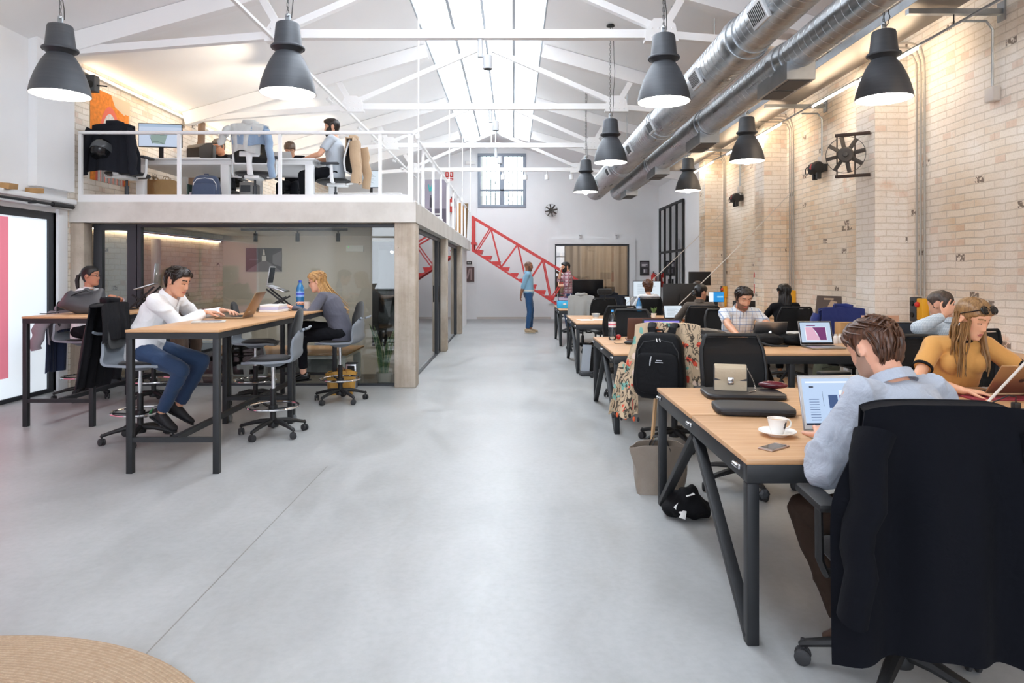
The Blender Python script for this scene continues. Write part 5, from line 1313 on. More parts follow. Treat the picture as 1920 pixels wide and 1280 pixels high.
# ---- backpack and floral scarf on the chair by the second desk
def m_floral():
    t = NT('floral print cotton'); p = t.obj()
    v = t.n.new('ShaderNodeTexVoronoi'); v.inputs['Scale'].default_value = 14; t.l.new(t.mix(.12, p, t.n.new('ShaderNodeTexNoise').outputs['Color']), v.inputs['Vector'])
    petals = t.math('LESS_THAN', v.outputs['Distance'], .34); rnd = t.sep(v.outputs['Color'])
    c = t.mix(t.math('MULTIPLY', petals, t.math('GREATER_THAN', rnd[0], .35)), '#CDB596', t.ramp(rnd[1], [(.0, '#E4573F'), (.45, '#EF8A5A'), (.6, '#F1D9C8'), (.75, '#7FB7A9'), (.9, '#E8705E')], 'CONSTANT'))
    st = t.noise(t.map(p, (1, 1, .5), (0, .6, .4)), 16, 2, .5, 1.6); ln = t.ramp(st, [(.455, 0.0), (.475, 1.0), (.525, 1.0), (.545, 0.0)])
    c = t.mix(t.math('MULTIPLY', ln, t.ramp(t.noise(p, 4, 2), [(.45, 0.0), (.55, .9)])), c, '#1B1718')
    t.l.new(c, t.b.inputs['Base Color']); t.P(Roughness=.85); t.bump(t.noise(p, 9, 3), .3, .02); return t.m
drape('floral print shawl over the chair under the black backpack', 'shawl', 'shawl', CHAIR[4], m_floral(), top=1.045, w0=.50, w1=.74, fd=.3, bd=.58, folds=6, amp=.035, seed=21, sleeves=(), collar=False)
ch = CHAIR[4]; t = thing('shawl_tail', 'trailing end of the floral shawl hanging low left of the backpack', 'shawl', ch.location, ch.rotation_euler.z)
MB().sheet(lambda u, v: (-.30 + (u - .5) * lerp(.16, .24, v) - .04 * v, -.40 - .03 * math.sin(u * 9 + v * 3) * v - .02 * v, lerp(.72, .30, v) + .02 * math.sin(u * 8)), 16, 16, .008).build('cloth', bpy.data.materials['floral print cotton'], t, ang=80)
for k_ in range(7): MB().ball((-.42 + k_ * .035, -.43, .29 + .015 * math.sin(k_ * 2)), (.012, .012, .02), u=8, v=6).build('tassel', mat('tassel ' + '#E0653F', '#E0653F', .9) if k_ % 2 else M_blk, t)
def backpack(loc, rz, label, w, d, h, m, straps=True, trim=None, tilt=0, txt=True):
    t = thing('backpack', label, 'backpack', loc, rz, None); t.rotation_euler = (tilt, 0, rz)
    def sh(p):
        k = sst(-.5, .5, p.z / h); p.x *= lerp(1.0, .82, k); p.y *= lerp(1.0, .75, k); return p
    b = MB(); lump(b, (0, 0, h / 2), (w, d, h), .45, 3, .006, 7, shape=sh); b.build('body', m, t, ang=60)
    p = MB(); lump(p, (0, -d * .42, h * .40), (w * .78, d * .34, h * .62), .4, 5, .005, 8); p.build('front_pocket', m, t, ang=60)
    z = MB(); z.sweep([(-w * .38, -d * .36, h * .30), (-w * .37, -d * .38, h * .72), (-w * .26, -d * .36, h * .86), (0, -d * .33, h * .90), (w * .26, -d * .36, h * .86), (w * .37, -d * .38, h * .72), (w * .38, -d * .36, h * .30)], .005, 6); z.build('zip', trim or M_rub, t)
    MB().sweep([(-.03, 0, h * .97), (-.025, -.01, h * 1.04), (.025, -.01, h * 1.04), (.03, 0, h * .97)], .008, 6).build('grab_handle', m, t)
    if straps:
        for s in (-1, 1): MB().sweep([(s * .07, d * .3, h * .88), (s * .085, d * .42, h * 1.06), (s * .09, d * .75, h * 1.12), (s * .10, d * 1.1, h * .98), (s * .14, d * .9, h * .5), (s * .18, d * .4, h * .1)], [(.032, .008)] * 5 + [(.014, .004)], 8, side=(1, 0, 0)).build('shoulder_strap', m, t)
    if txt:
        g = MB()
        for k, wd in enumerate((.045, .06)): g.box((.02, -d * .605, h * .60 - k * .016), (wd, .002, .006))
        g.build('pocket_lettering', mat('pale print', '#C9CCD0', .6), t)
        MB().sweep([(-.04, -d * .62, h * .66), (-.045, -d * .66, h * .60), (-.05, -d * .66, h * .52)], [.003, .006, .004], 6).build('zip_cord', mat('pale zip cord', '#BFC2C6', .6), t)
        for s in (-1, 1): MB().bar((s * .012, -d * .34, h * .92), (s * .012 + .008, -d * .40, h * .87), .006, .004).build('zip_pull', M_paper, t)
    return t
blk_ny = cloth('black nylon', '#0E0F12', .3, .65)
a_ = CHAIR[4].rotation_euler.z; bx = CHAIR[4].location
backpack((bx.x + math.sin(a_) * .47 - .03, bx.y - math.cos(a_) * .49, .48), a_, 'black backpack hanging on the chair with the floral shawl', .43, .20, .52, blk_ny)
backpack((-4.18, 9.3, ZD), R(4), 'blue denim backpack standing on the mezzanine floor', .40, .2, .42, cloth('blue grey canvas', '#47526A', .3), straps=False, trim=M_paper, txt=False)

# ---- bags
def tote(loc, rz, label, w, d, h, m, name='tote_bag', handle=M_blk):
    t = thing(name, label, 'bag', loc, rz, None)
    def fn(u, v):
        a = 2 * math.pi * u; k = lerp(.80, 1.08, v); e = .55
        return (w / 2 * sgnp(math.cos(a), e) * k + .01 * math.sin(7 * v + 5 * u * 6.28), d / 2 * sgnp(math.sin(a), e) * lerp(1, .75, v) + .012 * math.sin(a * 3 + v * 4), h * v * (1 - .06 * math.cos(2 * a)))
    MB().sheet(fn, 48, 14, .006, closed_u=True).span((-w * .38, -d * .45, .001), (w * .38, d * .45, .012)).build('body', m, t, ang=70)
    for s in (-1, 1): MB().sweep([(-w * .2, s * d * .36, h * .72), (-w * .17, s * d * .38, h * .98), (-w * .10, s * d * .3, h * 1.16), (w * .10, s * d * .3, h * 1.16), (w * .17, s * d * .38, h * .98), (w * .2, s * d * .36, h * .72)], [(.013, .004)] * 6, 8, side=(0, 1, 0)).build('handle', handle, t)
    return t
tote((.985, 4.60, 0), R(-8), 'taupe grey tote bag standing by the nearest desk leg', .36, .2, .31, cloth('taupe leather', '#85796C', .4, .5))
b = MB(); lump(b, (0, 0, .09), (.26, .2, .19), .75, 5, .045, 9, shape=lambda p: V((p.x * (1 - .45 * sst(-.03, .1, p.z)), p.y * (1 - .5 * sst(-.03, .1, p.z)), p.z))); t = thing('cloth_bag', 'crumpled black cloth bag with pale print on the floor inside the nearest desk leg', 'bag', (1.05, 4.12, 0)); b.build('body', cloth('black canvas', '#121215', .4), t, ang=70)
b = MB(); b.sweep([(-.09, -.08, .10), (-.05, -.105, .06), (-.06, -.11, .03)], [(.02, .003)] * 3, 6, side=(1, 0, 0)).sweep([(-.03, -.07, .15), (.02, -.06, .16)], [(.02, .004)] * 2, 6, side=(0, 1, 0)); b.build('print', M_paper, t)
tote((-2.10, 8.32, 0), R(20), 'yellow tan handbag on the floor under the castered standing table', .34, .17, .27, cloth('yellow tan leather', '#C0913B', .3, .5), 'handbag', mat('rust strap leather', '#7A3F22', .6))
t = thing('leather_bag', 'slouchy dark grey leather bag lying on the shopfront table', 'bag', (-4.42, 7.0, 1.055), R(8))
def sh(p): p.y *= 1 - .72 * sst(-.02, .12, p.z); p.z *= (1 - .35 * sst(-.02, -.22, p.x)); p.z += (.03 * sst(.0, .2, p.x) + .02 * math.sin(p.x * 40)) * sst(0, .1, p.z); return p
b = MB(); lump(b, (0, 0, .12), (.44, .24, .24), .55, 2, .03, 8, shape=sh); b.build('body', mat('dark grey leather', '#45464A', .4, bump=.3, bscale=60), t, ang=70)
MB().sweep([(.12, -.05, .21), (.06, -.06, .24), (-.06, -.05, .20), (-.14, -.03, .14)], [(.012, .005)] * 4, 8, side=(0, 1, 0)).build('strap', M_blk, t); MB().sweep([(-.2, -.05, .02), (-.3, -.08, .008), (-.36, -.08, .008)], [(.014, .004)] * 3, 8, side=(0, 1, 0)).build('hanging_strap', M_blk, t)
b = MB(); lump(b, (0, 0, .05), (.22, .16, .10), .8, 8, .015, 8); tag(b.build('pouch', cloth('black pouch nylon', '#1E1E21', .3), None, (-4.17, 7.15, 1.055)), 'small black pouch beside the grey leather bag', 'pouch')
t = thing('clutch_bag', 'gold and grey chain handbag with a flap lock on the black folio', 'handbag', (1.30, 4.10, .772), R(-14))
def sh2(p): return p
gold = mat('gold grained leather', '#B7A88F', .42, .15, bump=.3, bscale=120)
b = MB(); b.prism([(-.045, 0), (.045, 0), (.038, .13), (.02, .145), (-.02, .145), (-.038, .13)], .19, Matrix(((0, 0, 1, -.095), (1, 0, 0, 0), (0, 1, 0, 0), (0, 0, 0, 1)))); b.build('body', mat('black glossy leather', '#19181A', .3), t)
b = MB(); b.sheet(lambda u, v: ((u - .5) * .18, -.0465 - .003 * math.sin(v * 3.14) if v < .66 else lerp(-.046, .01, (v - .66) / .34), (lerp(.045 + .03 * abs(2 * u - 1), .135, v / .66)) if v < .66 else lerp(.137, .149, math.sin((v - .66) / .34 * 1.57))), 16, 14, .006); b.build('flap', gold, t)
MB().span((-.092, -.049, .002), (.092, -.044, .06)).build('front_panel', gold, t)
MB().box((0, -.055, .06), (.038, .012, .045), None, .008).box((0, -.062, .05), (.022, .006, .014), None, .003).build('lock', M_chrome, t)
b = MB()
for q in range(26):
    g = q / 25; b.ball((.10 + .04 * math.sin(g * 3), .02 - .10 * g, max(.004, .12 - .22 * g)), .0045, u=6, v=4)
b.build('chain', M_chrome, t)
# ---- things on the nearest desk
def folio(loc, rz, label, w, d, h, m, name='laptop_sleeve'):
    t = thing(name, label, 'laptop sleeve', loc, rz, None)
    b = MB(); lump(b, (0, 0, h / 2), (w, d, h), .32, 1, .004, 6, 44, 12); b.build('body', m, t, ang=60)
    MB().sweep([(-w * .46, -d * .49, h * .55), (0, -d * .505, h * .6), (w * .46, -d * .49, h * .55)], .0025, 6).build('zip', M_rub, t); return t
folio((1.26, 3.60, ZT), R(-7), 'plain black padded laptop sleeve behind the coffee cup', .40, .27, .042, mat('black neoprene', '#232326', .6, bump=.2, bscale=200))
folio((1.36, 4.06, ZT), R(-4), 'flat black leather folio under the gold handbag', .46, .30, .034, mat('black soft leather', '#17171A', .42, bump=.25, bscale=70))
t = thing('spectacle_case', 'glossy burgundy spectacle case on the black folio', 'case', (1.565, 4.12, .772), R(-20)); b = MB(); b.ball((0, 0, .024), (.085, .034, .024), u=24, v=12); b.build('shell', mat('burgundy lacquer', '#5E1C25', .15), t); MB().sweep([(.083 * math.cos(a), .0335 * math.sin(a), .024) for a in [q * math.pi / 16 for q in range(32)]], .0012, 5, closed=True).build('seam', M_plas, t)
china = mat('white china', '#EFEDE8', .2)
def cup(loc, label, saucer=True, s=1.0, mark=True):
    if saucer:
        t2 = thing('saucer', 'white china saucer under the coffee cup', 'saucer', loc); MB().lathe([(0, .004), (.035, .002), (.04, .0), (.045, .006), (.075, .016), (.083, .021), (.082, .024), (.05, .011), (.03, .008), (0, .008)], 36).build('dish', china, t2)
        MB().sweep([(.045, -.02, .022), (.06, .0, .020), (.072, .02, .026)], [.002, .002, .005], 6).build('spoon', M_chrome, t2) if False else None
    t = thing('cup', label, 'cup', (loc[0], loc[1], loc[2] + (.0085 if saucer else 0)), R(8))
    MB().lathe([(0, .0), (.024, 0), (.026, .003), (.035, .03), (.043, .066), (.0445, .07), (.0425, .07), (.034, .034), (.022, .008), (0, .007)], 32).build('bowl', china, t)
    MB().sweep([(.039, 0, .058), (.055, 0, .062), (.066, 0, .05), (.062, 0, .032), (.05, 0, .022), (.035, 0, .024)], [(.005, .004)] * 6, 8, side=(0, 1, 0)).build('cup_handle', china, t)
    if mark:
        g = MB(); bars = [(.008, .028, .005), (-.002, .034, .007), (.004, .041, .006), (-.001, .048, .006), (.006, .055, .005)]
        for x, z, w_ in bars:
            r = .026 + (z / .07) * .0185 + .0012; a = R(-62); g.box((r * math.cos(a) , r * math.sin(a), z), (.0015, w_ * 2, .005), (0, R(-14), a))
        g.build('printed_mark', mat('black print', '#18181A', .5), t)
        MB().lathe([(0, .058), (.040, .058)], 24).build('coffee', mat('milky coffee', '#C9A06F', .3), t)
    return t
cup((1.19, 3.08, ZT), 'white coffee cup with dark printed mark on the nearest desk')
t = thing('phone', 'smartphone lying face up near the corner of the nearest desk', 'phone', (1.09, 2.86, ZT), R(-52)); MB().box((0, 0, .004), (.068, .138, .007), None, .0034).build('case', mat('rose silver phone', '#C9B7AE', .3, .8), t); MB().box((0, 0, .0077), (.058, .102, .0006)).build('glass', mat('dark phone glass', '#2C2A2B', .08), t)
laptop((1.50, 2.98, ZT), R(3), 'silver laptop with pale blue chart screen in front of the brown haired person', M_alu, 'dash', 106, .36, .25, 'white')
tag(MB().box((0, 0, .006), (.50, .34, .012), None, .004).build('folder', mat('dark red folder', '#8C2F3A', .55), None, (2.90, 4.08, ZT), (0, 0, R(-3))), 'dark red folder under the gold laptop', 'folder')
laptop((2.93, 4.115, ZT + .0125), R(180), 'gold laptop with a dark round mark, open before the person in mustard', mat('champagne aluminium', '#B79B7C', .35, .85), 'doc', 128, .33, .225, 'black', 'darkapple')
t = thing('power_strip', 'black power strip along the middle slot of the nearest desk', 'power strip', (2.95, 3.52, ZT)); MB().box((0, 0, .016), (.80, .05, .032), None, .006).build('body', M_plas, t)
for q in range(8): MB().lathe([(0, 0), (.018, 0), (.018, .002), (0, .002)], 14, (-.34 + q * .095, 0, .0325)).build('socket', M_dkgrey, t)
for x in (-.36, -.12): b = MB(); b.box((x, 0, .05), (.035, .035, .034), None, .006).sweep([(x, 0, .065), (x, .0, .095), (x - .03, .01, .10), (x - .10, .05, .05), (x - .13, .09, .006)], .0035, 6); b.build('plug', M_plas, t)
t = thing('tumbler', 'clear glass tumbler beside the arm of the person in mustard', 'glass', (2.52, 4.02, ZT)); MB().lathe([(0, 0), (.03, 0), (.036, .085), (.034, .085), (.028, .006), (0, .006)], 24).build('glass', M_pglass, t); MB().lathe([(0, .0065), (.029, .0065), (.0315, .045), (0, .045)], 24).build('water', m_glass('water', '#E4EEF2', .8), t)
# ---- second desk
bottle((1.085, 7.50, ZT), 'clear water bottle with a blue cap on the second desk', .33, .043, M_pglass, '#3C9BDD', '#E6DCDC', '#D8687A')
tag(MB().ball((0, 0, .028), .028, u=20, v=12).build('ball', mat('red ball', '#C2282A', .35), None, (1.16, 7.55, ZT)), 'small red ball behind the clear water bottle', 'ball')
t = thing('computer_mouse', 'black computer mouse with its lead on the second desk corner', 'mouse', (1.19, 7.02, ZT), R(60)); b = MB(); lump(b, (0, 0, .018), (.065, .11, .036), .85, 1, .001, 4); b.build('shell', M_plas, t, ang=60); MB().sweep([(0, .05, .012), (.02, .09, .004), (-.02, .13, .004), (.03, .18, .004)], .0025, 6).build('lead', M_rub, t)
def specs(loc, rz, label):
    t = thing('spectacles', label, 'spectacles', loc, rz, None); g = MB()
    for s in (-1, 1): g.sweep([(s * .032 + .024 * math.cos(a), 0, .022 + .019 * math.sin(a)) for a in [q * math.pi / 8 for q in range(16)]], .0022, 6, closed=True)
    g.sweep([(-.009, 0, .026), (.009, 0, .026)], .002, 6); g.build('rims', M_specs, t)
    for s in (-1, 1): MB().sweep([(s * .056, 0, .03), (s * .058, .06, .03), (s * .058, .13, .012)], .002, 6).build('temple', M_specs, t)
specs((1.30, 6.92, ZT), R(30), 'folded spectacles lying on the second desk near the mouse')
specs((-2.72, 7.25, 1.056), R(100), 'spectacles lying on the standing table beside the paper stack')
laptop((1.42, 7.46, ZT), R(176), 'brown lidded laptop on the second desk turned away', mat('brown laptop shell', '#5A3A30', .45), 'off', 108, .38, .25, 'black', 'plain')
laptop((1.50, 6.80, ZT), R(-4), 'black laptop with a violet screen behind the backpack', M_plas, 'violet', 104, .39, .25)
laptop((2.66, 7.22, ZT), R(178), 'silver laptop with a bright fruit mark before the person in blue checks', M_alu, 'doc', 112, .33, .23, 'black', 'apple')
laptop((3.03, 6.68, ZT), R(3), 'open laptop showing a pink and purple picture on the second desk', M_alu, 'slide', 106, .34, .24)
laptop((3.84, 6.58, ZT), R(-6), 'dark screened laptop in front of the person with hand on head', M_alu, 'dark', 106, .34, .24)
laptop((3.86, 7.35, ZT), R(180), 'rose gold laptop lid on the second desk near the navy jacket', mat('rose aluminium', '#D8AE94', .4, .5), 'off', 96, .40, .27, 'black')
def softbag(loc, rz, label, d, m, seed, name='bag', strap=True):
    t = thing(name, label, 'bag', loc, rz, None); b = MB(); lump(b, (0, 0, d[2] / 2), d, .7, seed, .02, 7); b.build('body', m, t, ang=70)
    if strap: MB().sweep([(-d[0] * .4, -d[1] * .3, d[2] * .5), (-d[0] * .25, -d[1] * .56, d[2] * .3), (d[0] * .1, -d[1] * .62, .008), (d[0] * .5, -d[1] * .6, .006), (d[0] * .62, -d[1] * .2, .006)], [(.012, .003)] * 5, 8, side=(0, 0, 1)).build('strap', M_blk, t)
    MB().sweep([(-d[0] * .38, -d[1] * .40, d[2] * .72), (0, -d[1] * .46, d[2] * .78), (d[0] * .36, -d[1] * .40, d[2] * .72)], .004, 6).build('zip', M_rub, t)
    return t
softbag((2.06, 7.28, ZT), R(4), 'glossy black bag lying left of the person in blue checks', (.42, .28, .14), mat('black waxed leather', '#17181B', .35, bump=.3, bscale=40), 3)
softbag((2.56, 6.93, ZT), R(-5), 'small black backpack lying before the silver laptop', (.34, .24, .12), blk_ny, 5)
softbag((2.93, 7.0, ZT), R(9), 'crumpled black jacket bundle beside the laptop with the pink picture', (.38, .28, .12), blk_ny, 8, 'jacket_bundle', False)
softbag((2.98, 7.36, ZT), R(20), 'pale grey scarf bundle behind the black jacket bundle', (.30, .2, .10), cloth('pale scarf wool', '#C9C9C8', .3), 12, 'scarf_bundle', False)
softbag((1.83, 7.6, ZT), R(0), 'black pouch with a tan strap behind the glossy black bag', (.26, .16, .15), blk_ny, 15, 'pouch', True)
t = thing('notepad', 'white notepad with a pen on the second desk', 'notepad', (1.93, 6.68, ZT), R(15)); MB().box((0, 0, .006), (.21, .15, .012), None, .002).build('pages', M_paper, t); MB().sweep([(-.06, -.03, .016), (.12, .05, .016)], .005, 8).build('pen', M_plas, t)
t = thing('computer_mouse', 'dark computer mouse beside the white notepad', 'mouse', (1.765, 6.66, ZT), R(-30)); b = MB(); lump(b, (0, 0, .018), (.065, .11, .036), .85, 1, .001, 4); b.build('shell', M_dkgrey, t, ang=60); MB().box((0, .03, .036), (.008, .02, .006), None, .002).build('wheel', M_chrome, t)
tag(MB().box((0, 0, .002), (.15, .11, .003)).build('leaflet', mat('orange paper', '#D9793F', .7), None, (2.40, 6.98, ZT), (0, 0, .3)), 'orange leaflet between the black bags on the second desk', 'leaflet')
t = thing('phone', 'black phone lying in front of the glossy black bag', 'phone', (2.02, 6.92, ZT), R(80)); MB().box((0, 0, .005), (.07, .15, .009), None, .004).build('case', M_plas, t); MB().box((0, 0, .0098), (.062, .135, .0006)).build('glass', mat('black phone glass', '#0C0D0F', .1), t)
JL = ['leftmost white jar in the row beside the laptop with the pink picture', 'second white jar from the left in the row on the second desk', 'middle white jar in the row on the second desk', 'fourth white jar from the left in the row on the second desk', 'rightmost white jar in the row on the second desk']
for q in range(5):
    t = thing('jar', JL[q], 'jar', (3.36 + q * .056, 7.12 + .02 * (q % 2), ZT), 0, 'white jars on the second desk'); MB().lathe([(0, 0), (.022, 0), (.024, .006), (.024, .07), (.016, .082), (0, .082)], 18).build('body', china, t); MB().lathe([(0, .08), (.017, .08), (.017, .098), (0, .098)], 18).build('lid', mat('ivory lid', '#DAD6CC', .5), t)
tag(MB().box((0, 0, .10), (.20, .14, .20), None, .004).build('cardboard_box', M_card, None, (3.62, 7.42, ZT)), 'small brown cardboard box behind the white jars', 'box')
# ---- third desk
t = thing('bowl', 'white bowl on the third desk beside the mesh chair', 'bowl', (1.33, 11.05, ZT)); MB().lathe([(0, 0), (.035, 0), (.05, .03), (.068, .075), (.07, .08), (.066, .08), (.045, .03), (0, .008)], 28).build('bowl_wall', china, t); MB().lathe([(.0505, .030), (.0615, .055), (.0675, .072)], 28).build('printed_pattern', mat('blue grey print', '#A9BBCB', .3), t)
for x, y, a, lb in ((1.12, 10.7, 10, 'loose white paper sheet at the corner of the third desk'), (1.35, 10.78, -8, 'loose white paper sheet beside the bowl on the third desk'), (2.52, 10.45, 20, 'white paper sheet before the person in olive jacket')):
    tag(MB().box((0, 0, .001), (.21, .297, .002)).build('paper_sheet', M_paper, None, (x, y, ZT), (0, 0, R(a))), lb, 'paper', 'loose papers on the desks')
bottle((2.03, 11.05, ZT), 'tall blue water bottle on the third desk', .33, .045, M_blueg, '#2E6FC4', '#9FC4EA', None)
bottle((1.90, 10.98, ZT), 'short clear bottle left of the tall blue one on the third desk', .19, .035, M_pglass, '#D9DDE2', '#CFE0EE', None)
laptop((2.52, 10.55, ZT), R(10), 'laptop with a white and blue screen before the olive jacketed person', M_plas, 'doc', 104, .32, .22)
monitor((2.78, 11.35, ZT), R(182), 'large dark monitor back on the third desk', .60, .36, 'off', .38)
monitor((3.34, 11.25, ZT), R(-4), 'small monitor with a bright blue screen on the third desk', .25, .17, 'cyan', .34, thick=.02)
monitor((3.78, 11.2, ZT), R(176), 'low black screen right of the small bright blue monitor', .36, .22, 'off', .17)
t = thing('document_tray', 'white document tray in front of the large dark monitor', 'tray', (2.62, 11.02, ZT)); MB().span((-.12, -.08, 0), (.12, .08, .01)).build('tray_base', M_whp, t)
for x in (-.12, .112): MB().span((x, -.08, .01), (x + .008, .08, .09)).build('tray_side', M_whp, t)
MB().span((-.112, -.075, .05), (.112, .075, .085)).build('papers', M_paper, t)
t = thing('potted_plant', 'tiny potted plant on the third desk right of the blue bottle', 'plant', (2.32, 11.3, ZT)); MB().lathe([(0, 0), (.035, 0), (.045, .07), (.04, .07), (0, .06)], 18).build('pot', china, t); b = MB()
for q in range(9): a = q * 2.4; b.sweep([(0, 0, .06), (.03 * math.cos(a), .03 * math.sin(a), .12), (.05 * math.cos(a), .05 * math.sin(a), .15 + .01 * (q % 3))], [.004, .012, .002], 6)
b.build('leaves', mat('plant green', '#5B7A45', .6), t)
# ---- far desk
t = thing('storage_box', 'bright blue storage box on the corner of the farthest desk', 'box', (1.06, 14.3, ZT)); MB().box((0, 0, .08), (.30, .24, .16), None, .012).build('body', mat('bright blue plastic', '#38B4E8', .4), t); MB().ball((0, -.122, .09), (.035, .004, .02)).build('label_plate', M_paper, t)
t = thing('desk_organiser', 'lilac translucent desk organiser on top of the blue box', 'organiser', (1.06, 14.3, ZT + .161)); lil = m_glass('lilac plastic', '#C9C4EE', 1.5)
MB().span((-.14, -.11, 0), (.14, .11, .008)).span((-.14, -.11, .07), (.14, .11, .078)).span((-.14, -.11, .14), (.14, .11, .148)).span((-.14, -.11, .008), (-.134, .11, .14)).span((.134, -.11, .008), (.14, .11, .14)).build('shelves', lil, t); MB().span((-.12, -.09, .01), (.12, .09, .05)).build('papers', mat('mixed papers', '#D9C9D6', .8), t)
monitor((1.56, 14.35, ZT), R(4), 'large black monitor beside the blue storage box', .66, .40, 'off', .40)
laptop((2.34, 14.45, ZT), R(2), 'laptop with a pale screen on the farthest desk', M_alu, 'doc', 104, .32, .22)
monitor((2.80, 14.35, ZT), R(-3), 'wide monitor with a white screen in front of the curly haired person', .58, .34, 'doc', .40)
monitor((3.95, 14.5, ZT), R(-6), 'black monitor on the farthest desk close to the brick pier', .46, .29, 'off', .62)
# ---- under the desks and by the wall
t = thing('waste_bin', 'black waste bin with a crumpled liner under the third desk', 'bin', (1.22, 10.15, 0)); MB().lathe([(0, 0), (.14, 0), (.17, .38), (.175, .38), (.175, .37), (.165, .36), (0, .36)], 4, rot=(0, 0, R(45))).build('bin_body', M_plas, t); b = MB(); lump(b, (0, 0, .385), (.27, .27, .09), .8, 4, .03, 12); b.build('liner', mat('black liner', '#101013', .25), t, ang=70)
t = thing('folding_step', 'grey folded step leaning on the desk leg beside the black bin', 'step', (1.03, 9.85, 0), R(5)); MB().bar((0, 0, .02), (.06, .12, .42), .13, .02).build('step_panel', mat('mid grey plastic', '#8E949B', .5), t); MB().box((0, -.02, .03), (.16, .2, .06), None, .01).build('step_foot', M_dkgrey, t)
tag(MB().box((0, 0, .004), (1.4, 1.1, .006)).build('plywood_sheet', M_wood, None, (3.35, 9.05, -.002)), 'plywood sheet lying on the floor between second and third desk', 'board')
t = thing('wooden_crutch', 'pale wooden stick leaning on the chair with the floral shawl', 'stick', (1.10, 5.42, 0)); MB().bar((0, .05, .0), (.04, .0, .62), .026, .018).build('shaft', mat('pale ash wood', '#C6A278', .5), t); MB().box((.043, -.004, .63), (.03, .022, .03), None, .006).build('tip', M_blk, t)
softbag((4.08, 8.92, 0), R(10), 'olive green bag on the floor by the brick pier', (.32, .22, .34), cloth('olive bag canvas', '#5D6150', .35), 19, 'bag', True)
t = thing('vent_heater', 'white slatted heater on the floor by the brick wall', 'heater', (4.38, 8.75, 0), R(0)); MB().box((0, 0, .16), (.26, .12, .30), None, .015).build('case', M_whp, t)
b = MB()
for q in range(8): b.box((-.10 + q * .028, -.062, .17), (.008, .004, .2))
b.build('grille', M_dkgrey, t)
for y0, y1, lb in ((8.45, 11.48, 'narrow wooden wall counter holding books and a leaning photo'), (4.92, 7.94, 'narrow wooden wall counter behind the person in mustard'), (11.98, 15.02, 'narrow wooden wall counter beneath the red extinguisher')):
    t = thing('wall_counter', lb, 'counter', (4.6, (y0 + y1) / 2, 0)); L = (y1 - y0) / 2
    MB().span((-.36, -L, .715), (-.002, L, .745), .003).build('counter_top', M_wood, t); MB().span((-.34, -L, .66), (-.32, L, .7145)).build('front_rail', M_blk, t)
    for y in (-L + .1, 0, L - .15): MB().span((-.345, y, 0), (-.305, y + .04, .6595)).build('counter_leg', M_blk, t)
t = thing('kettle', 'steel kettle on the wall counter', 'kettle', (4.42, 10.55, .745)); MB().lathe([(0, 0), (.075, 0), (.08, .01), (.068, .14), (.05, .19), (.02, .205), (0, .21)], 24).build('kettle_body', M_chrome, t); MB().sweep([(.06, 0, .17), (.12, 0, .18), (.13, 0, .08), (.075, 0, .04)], .01, 8).build('kettle_handle', M_plas, t); MB().sweep([(-.06, 0, .13), (-.10, 0, .17)], [.018, .01], 8).build('spout', M_chrome, t)
bottle((4.38, 10.85, .745), 'clear bottle with a blue label on the wall counter behind the kettle', .30, .04, M_pglass, '#3C7BD0', '#8FB6E0')
for q, (c, lb) in enumerate((('#8FB3A6', 'teal book at the bottom of the small stack on the wall counter'), ('#A7C4B8', 'pale teal book on top of the small stack on the wall counter'))):
    t = thing('book', lb, 'book', (4.40, 10.05, .745 + q * .033), R(5 - 9 * q), 'books on the wall counter'); MB().box((0, 0, .016), (.19, .26, .031), None, .002).build('cover', mat('book ' + c, c, .6), t); MB().box((-.004, 0, .016), (.185, .25, .024)).build('pages', M_paper, t)
for q, (c, lb) in enumerate((('#B04A44', 'red magazine at the bottom of the pile on the wall counter'), ('#3F6FA8', 'blue magazine in the middle of the pile on the wall counter'), ('#D9D4CC', 'pale magazine on top of the pile on the wall counter'))):
    tag(MB().box((0, 0, .008), (.2, .28, .014), None, .002).build('magazine', mat('magazine ' + c, c, .4), None, (4.39, 8.95, .745 + q * .0155), (0, 0, R(q * 8 - 5))), lb, 'magazine', 'magazines on the wall counter')
b = MB(); lump(b, (0, 0, .07), (.3, .24, .14), .9, 6, .04, 9); tag(b.build('plastic_bag', mat('white crumpled plastic', '#E4E3E0', .4), None, (4.40, 9.32, .745), ang=70), 'crumpled white plastic bag on the wall counter', 'bag')
def picture(name, label, cat, loc, rot, w, h, mats, fn, th=.02, border=None):
    """flat picture facing -y before rotation; fn adds shapes into the mesh"""
    t = thing(name, label, cat, loc, 0, None); t.rotation_euler = rot
    MB().box((0, th / 2, h / 2), (w, th, h)).build('panel', border or mats[0], t)
    M = Matrix(((1, 0, 0, 0), (0, 0, -1, -.001), (0, 1, 0, h / 2), (0, 0, 0, 1))); mb = MB(M)
    def rc(x0, y0, x1, y1, mi, lv=1): mb.mi = mi; mb.span((x0 * w, y0 * h, 0), (x1 * w, y1 * h, .0006 + lv * .0008))
    def pg(pts, mi, lv=2): mb.mi = mi; mb.prism([(x * w, y * h) for x, y in pts], .0006 + lv * .0008)
    rc(-.5, -.5, .5, .5, 0, 0); fn(rc, pg); mb.build('image', mats, t); return t
dk, md, lt = mat('photo dark', '#2C2A2D', .5), mat('photo mid', '#6E6770', .5), mat('photo light', '#D8D4D4', .5)
def corridor(rc, pg):
    pg([(-.5, -.5), (.5, -.5), (.10, -.05), (-.06, -.05)], 1, 1); pg([(-.05, -.05), (.07, -.05), (.07, .18), (-.05, .18)], 2, 3); pg([(-.03, .2), (.04, .2), (.02, .45), (-.01, .45)], 2, 3); pg([(.5, -.3), (.5, .4), (.25, .2), (.25, -.15)], 1, 1); rc(-.4, .0, -.15, .04, 1, 2)
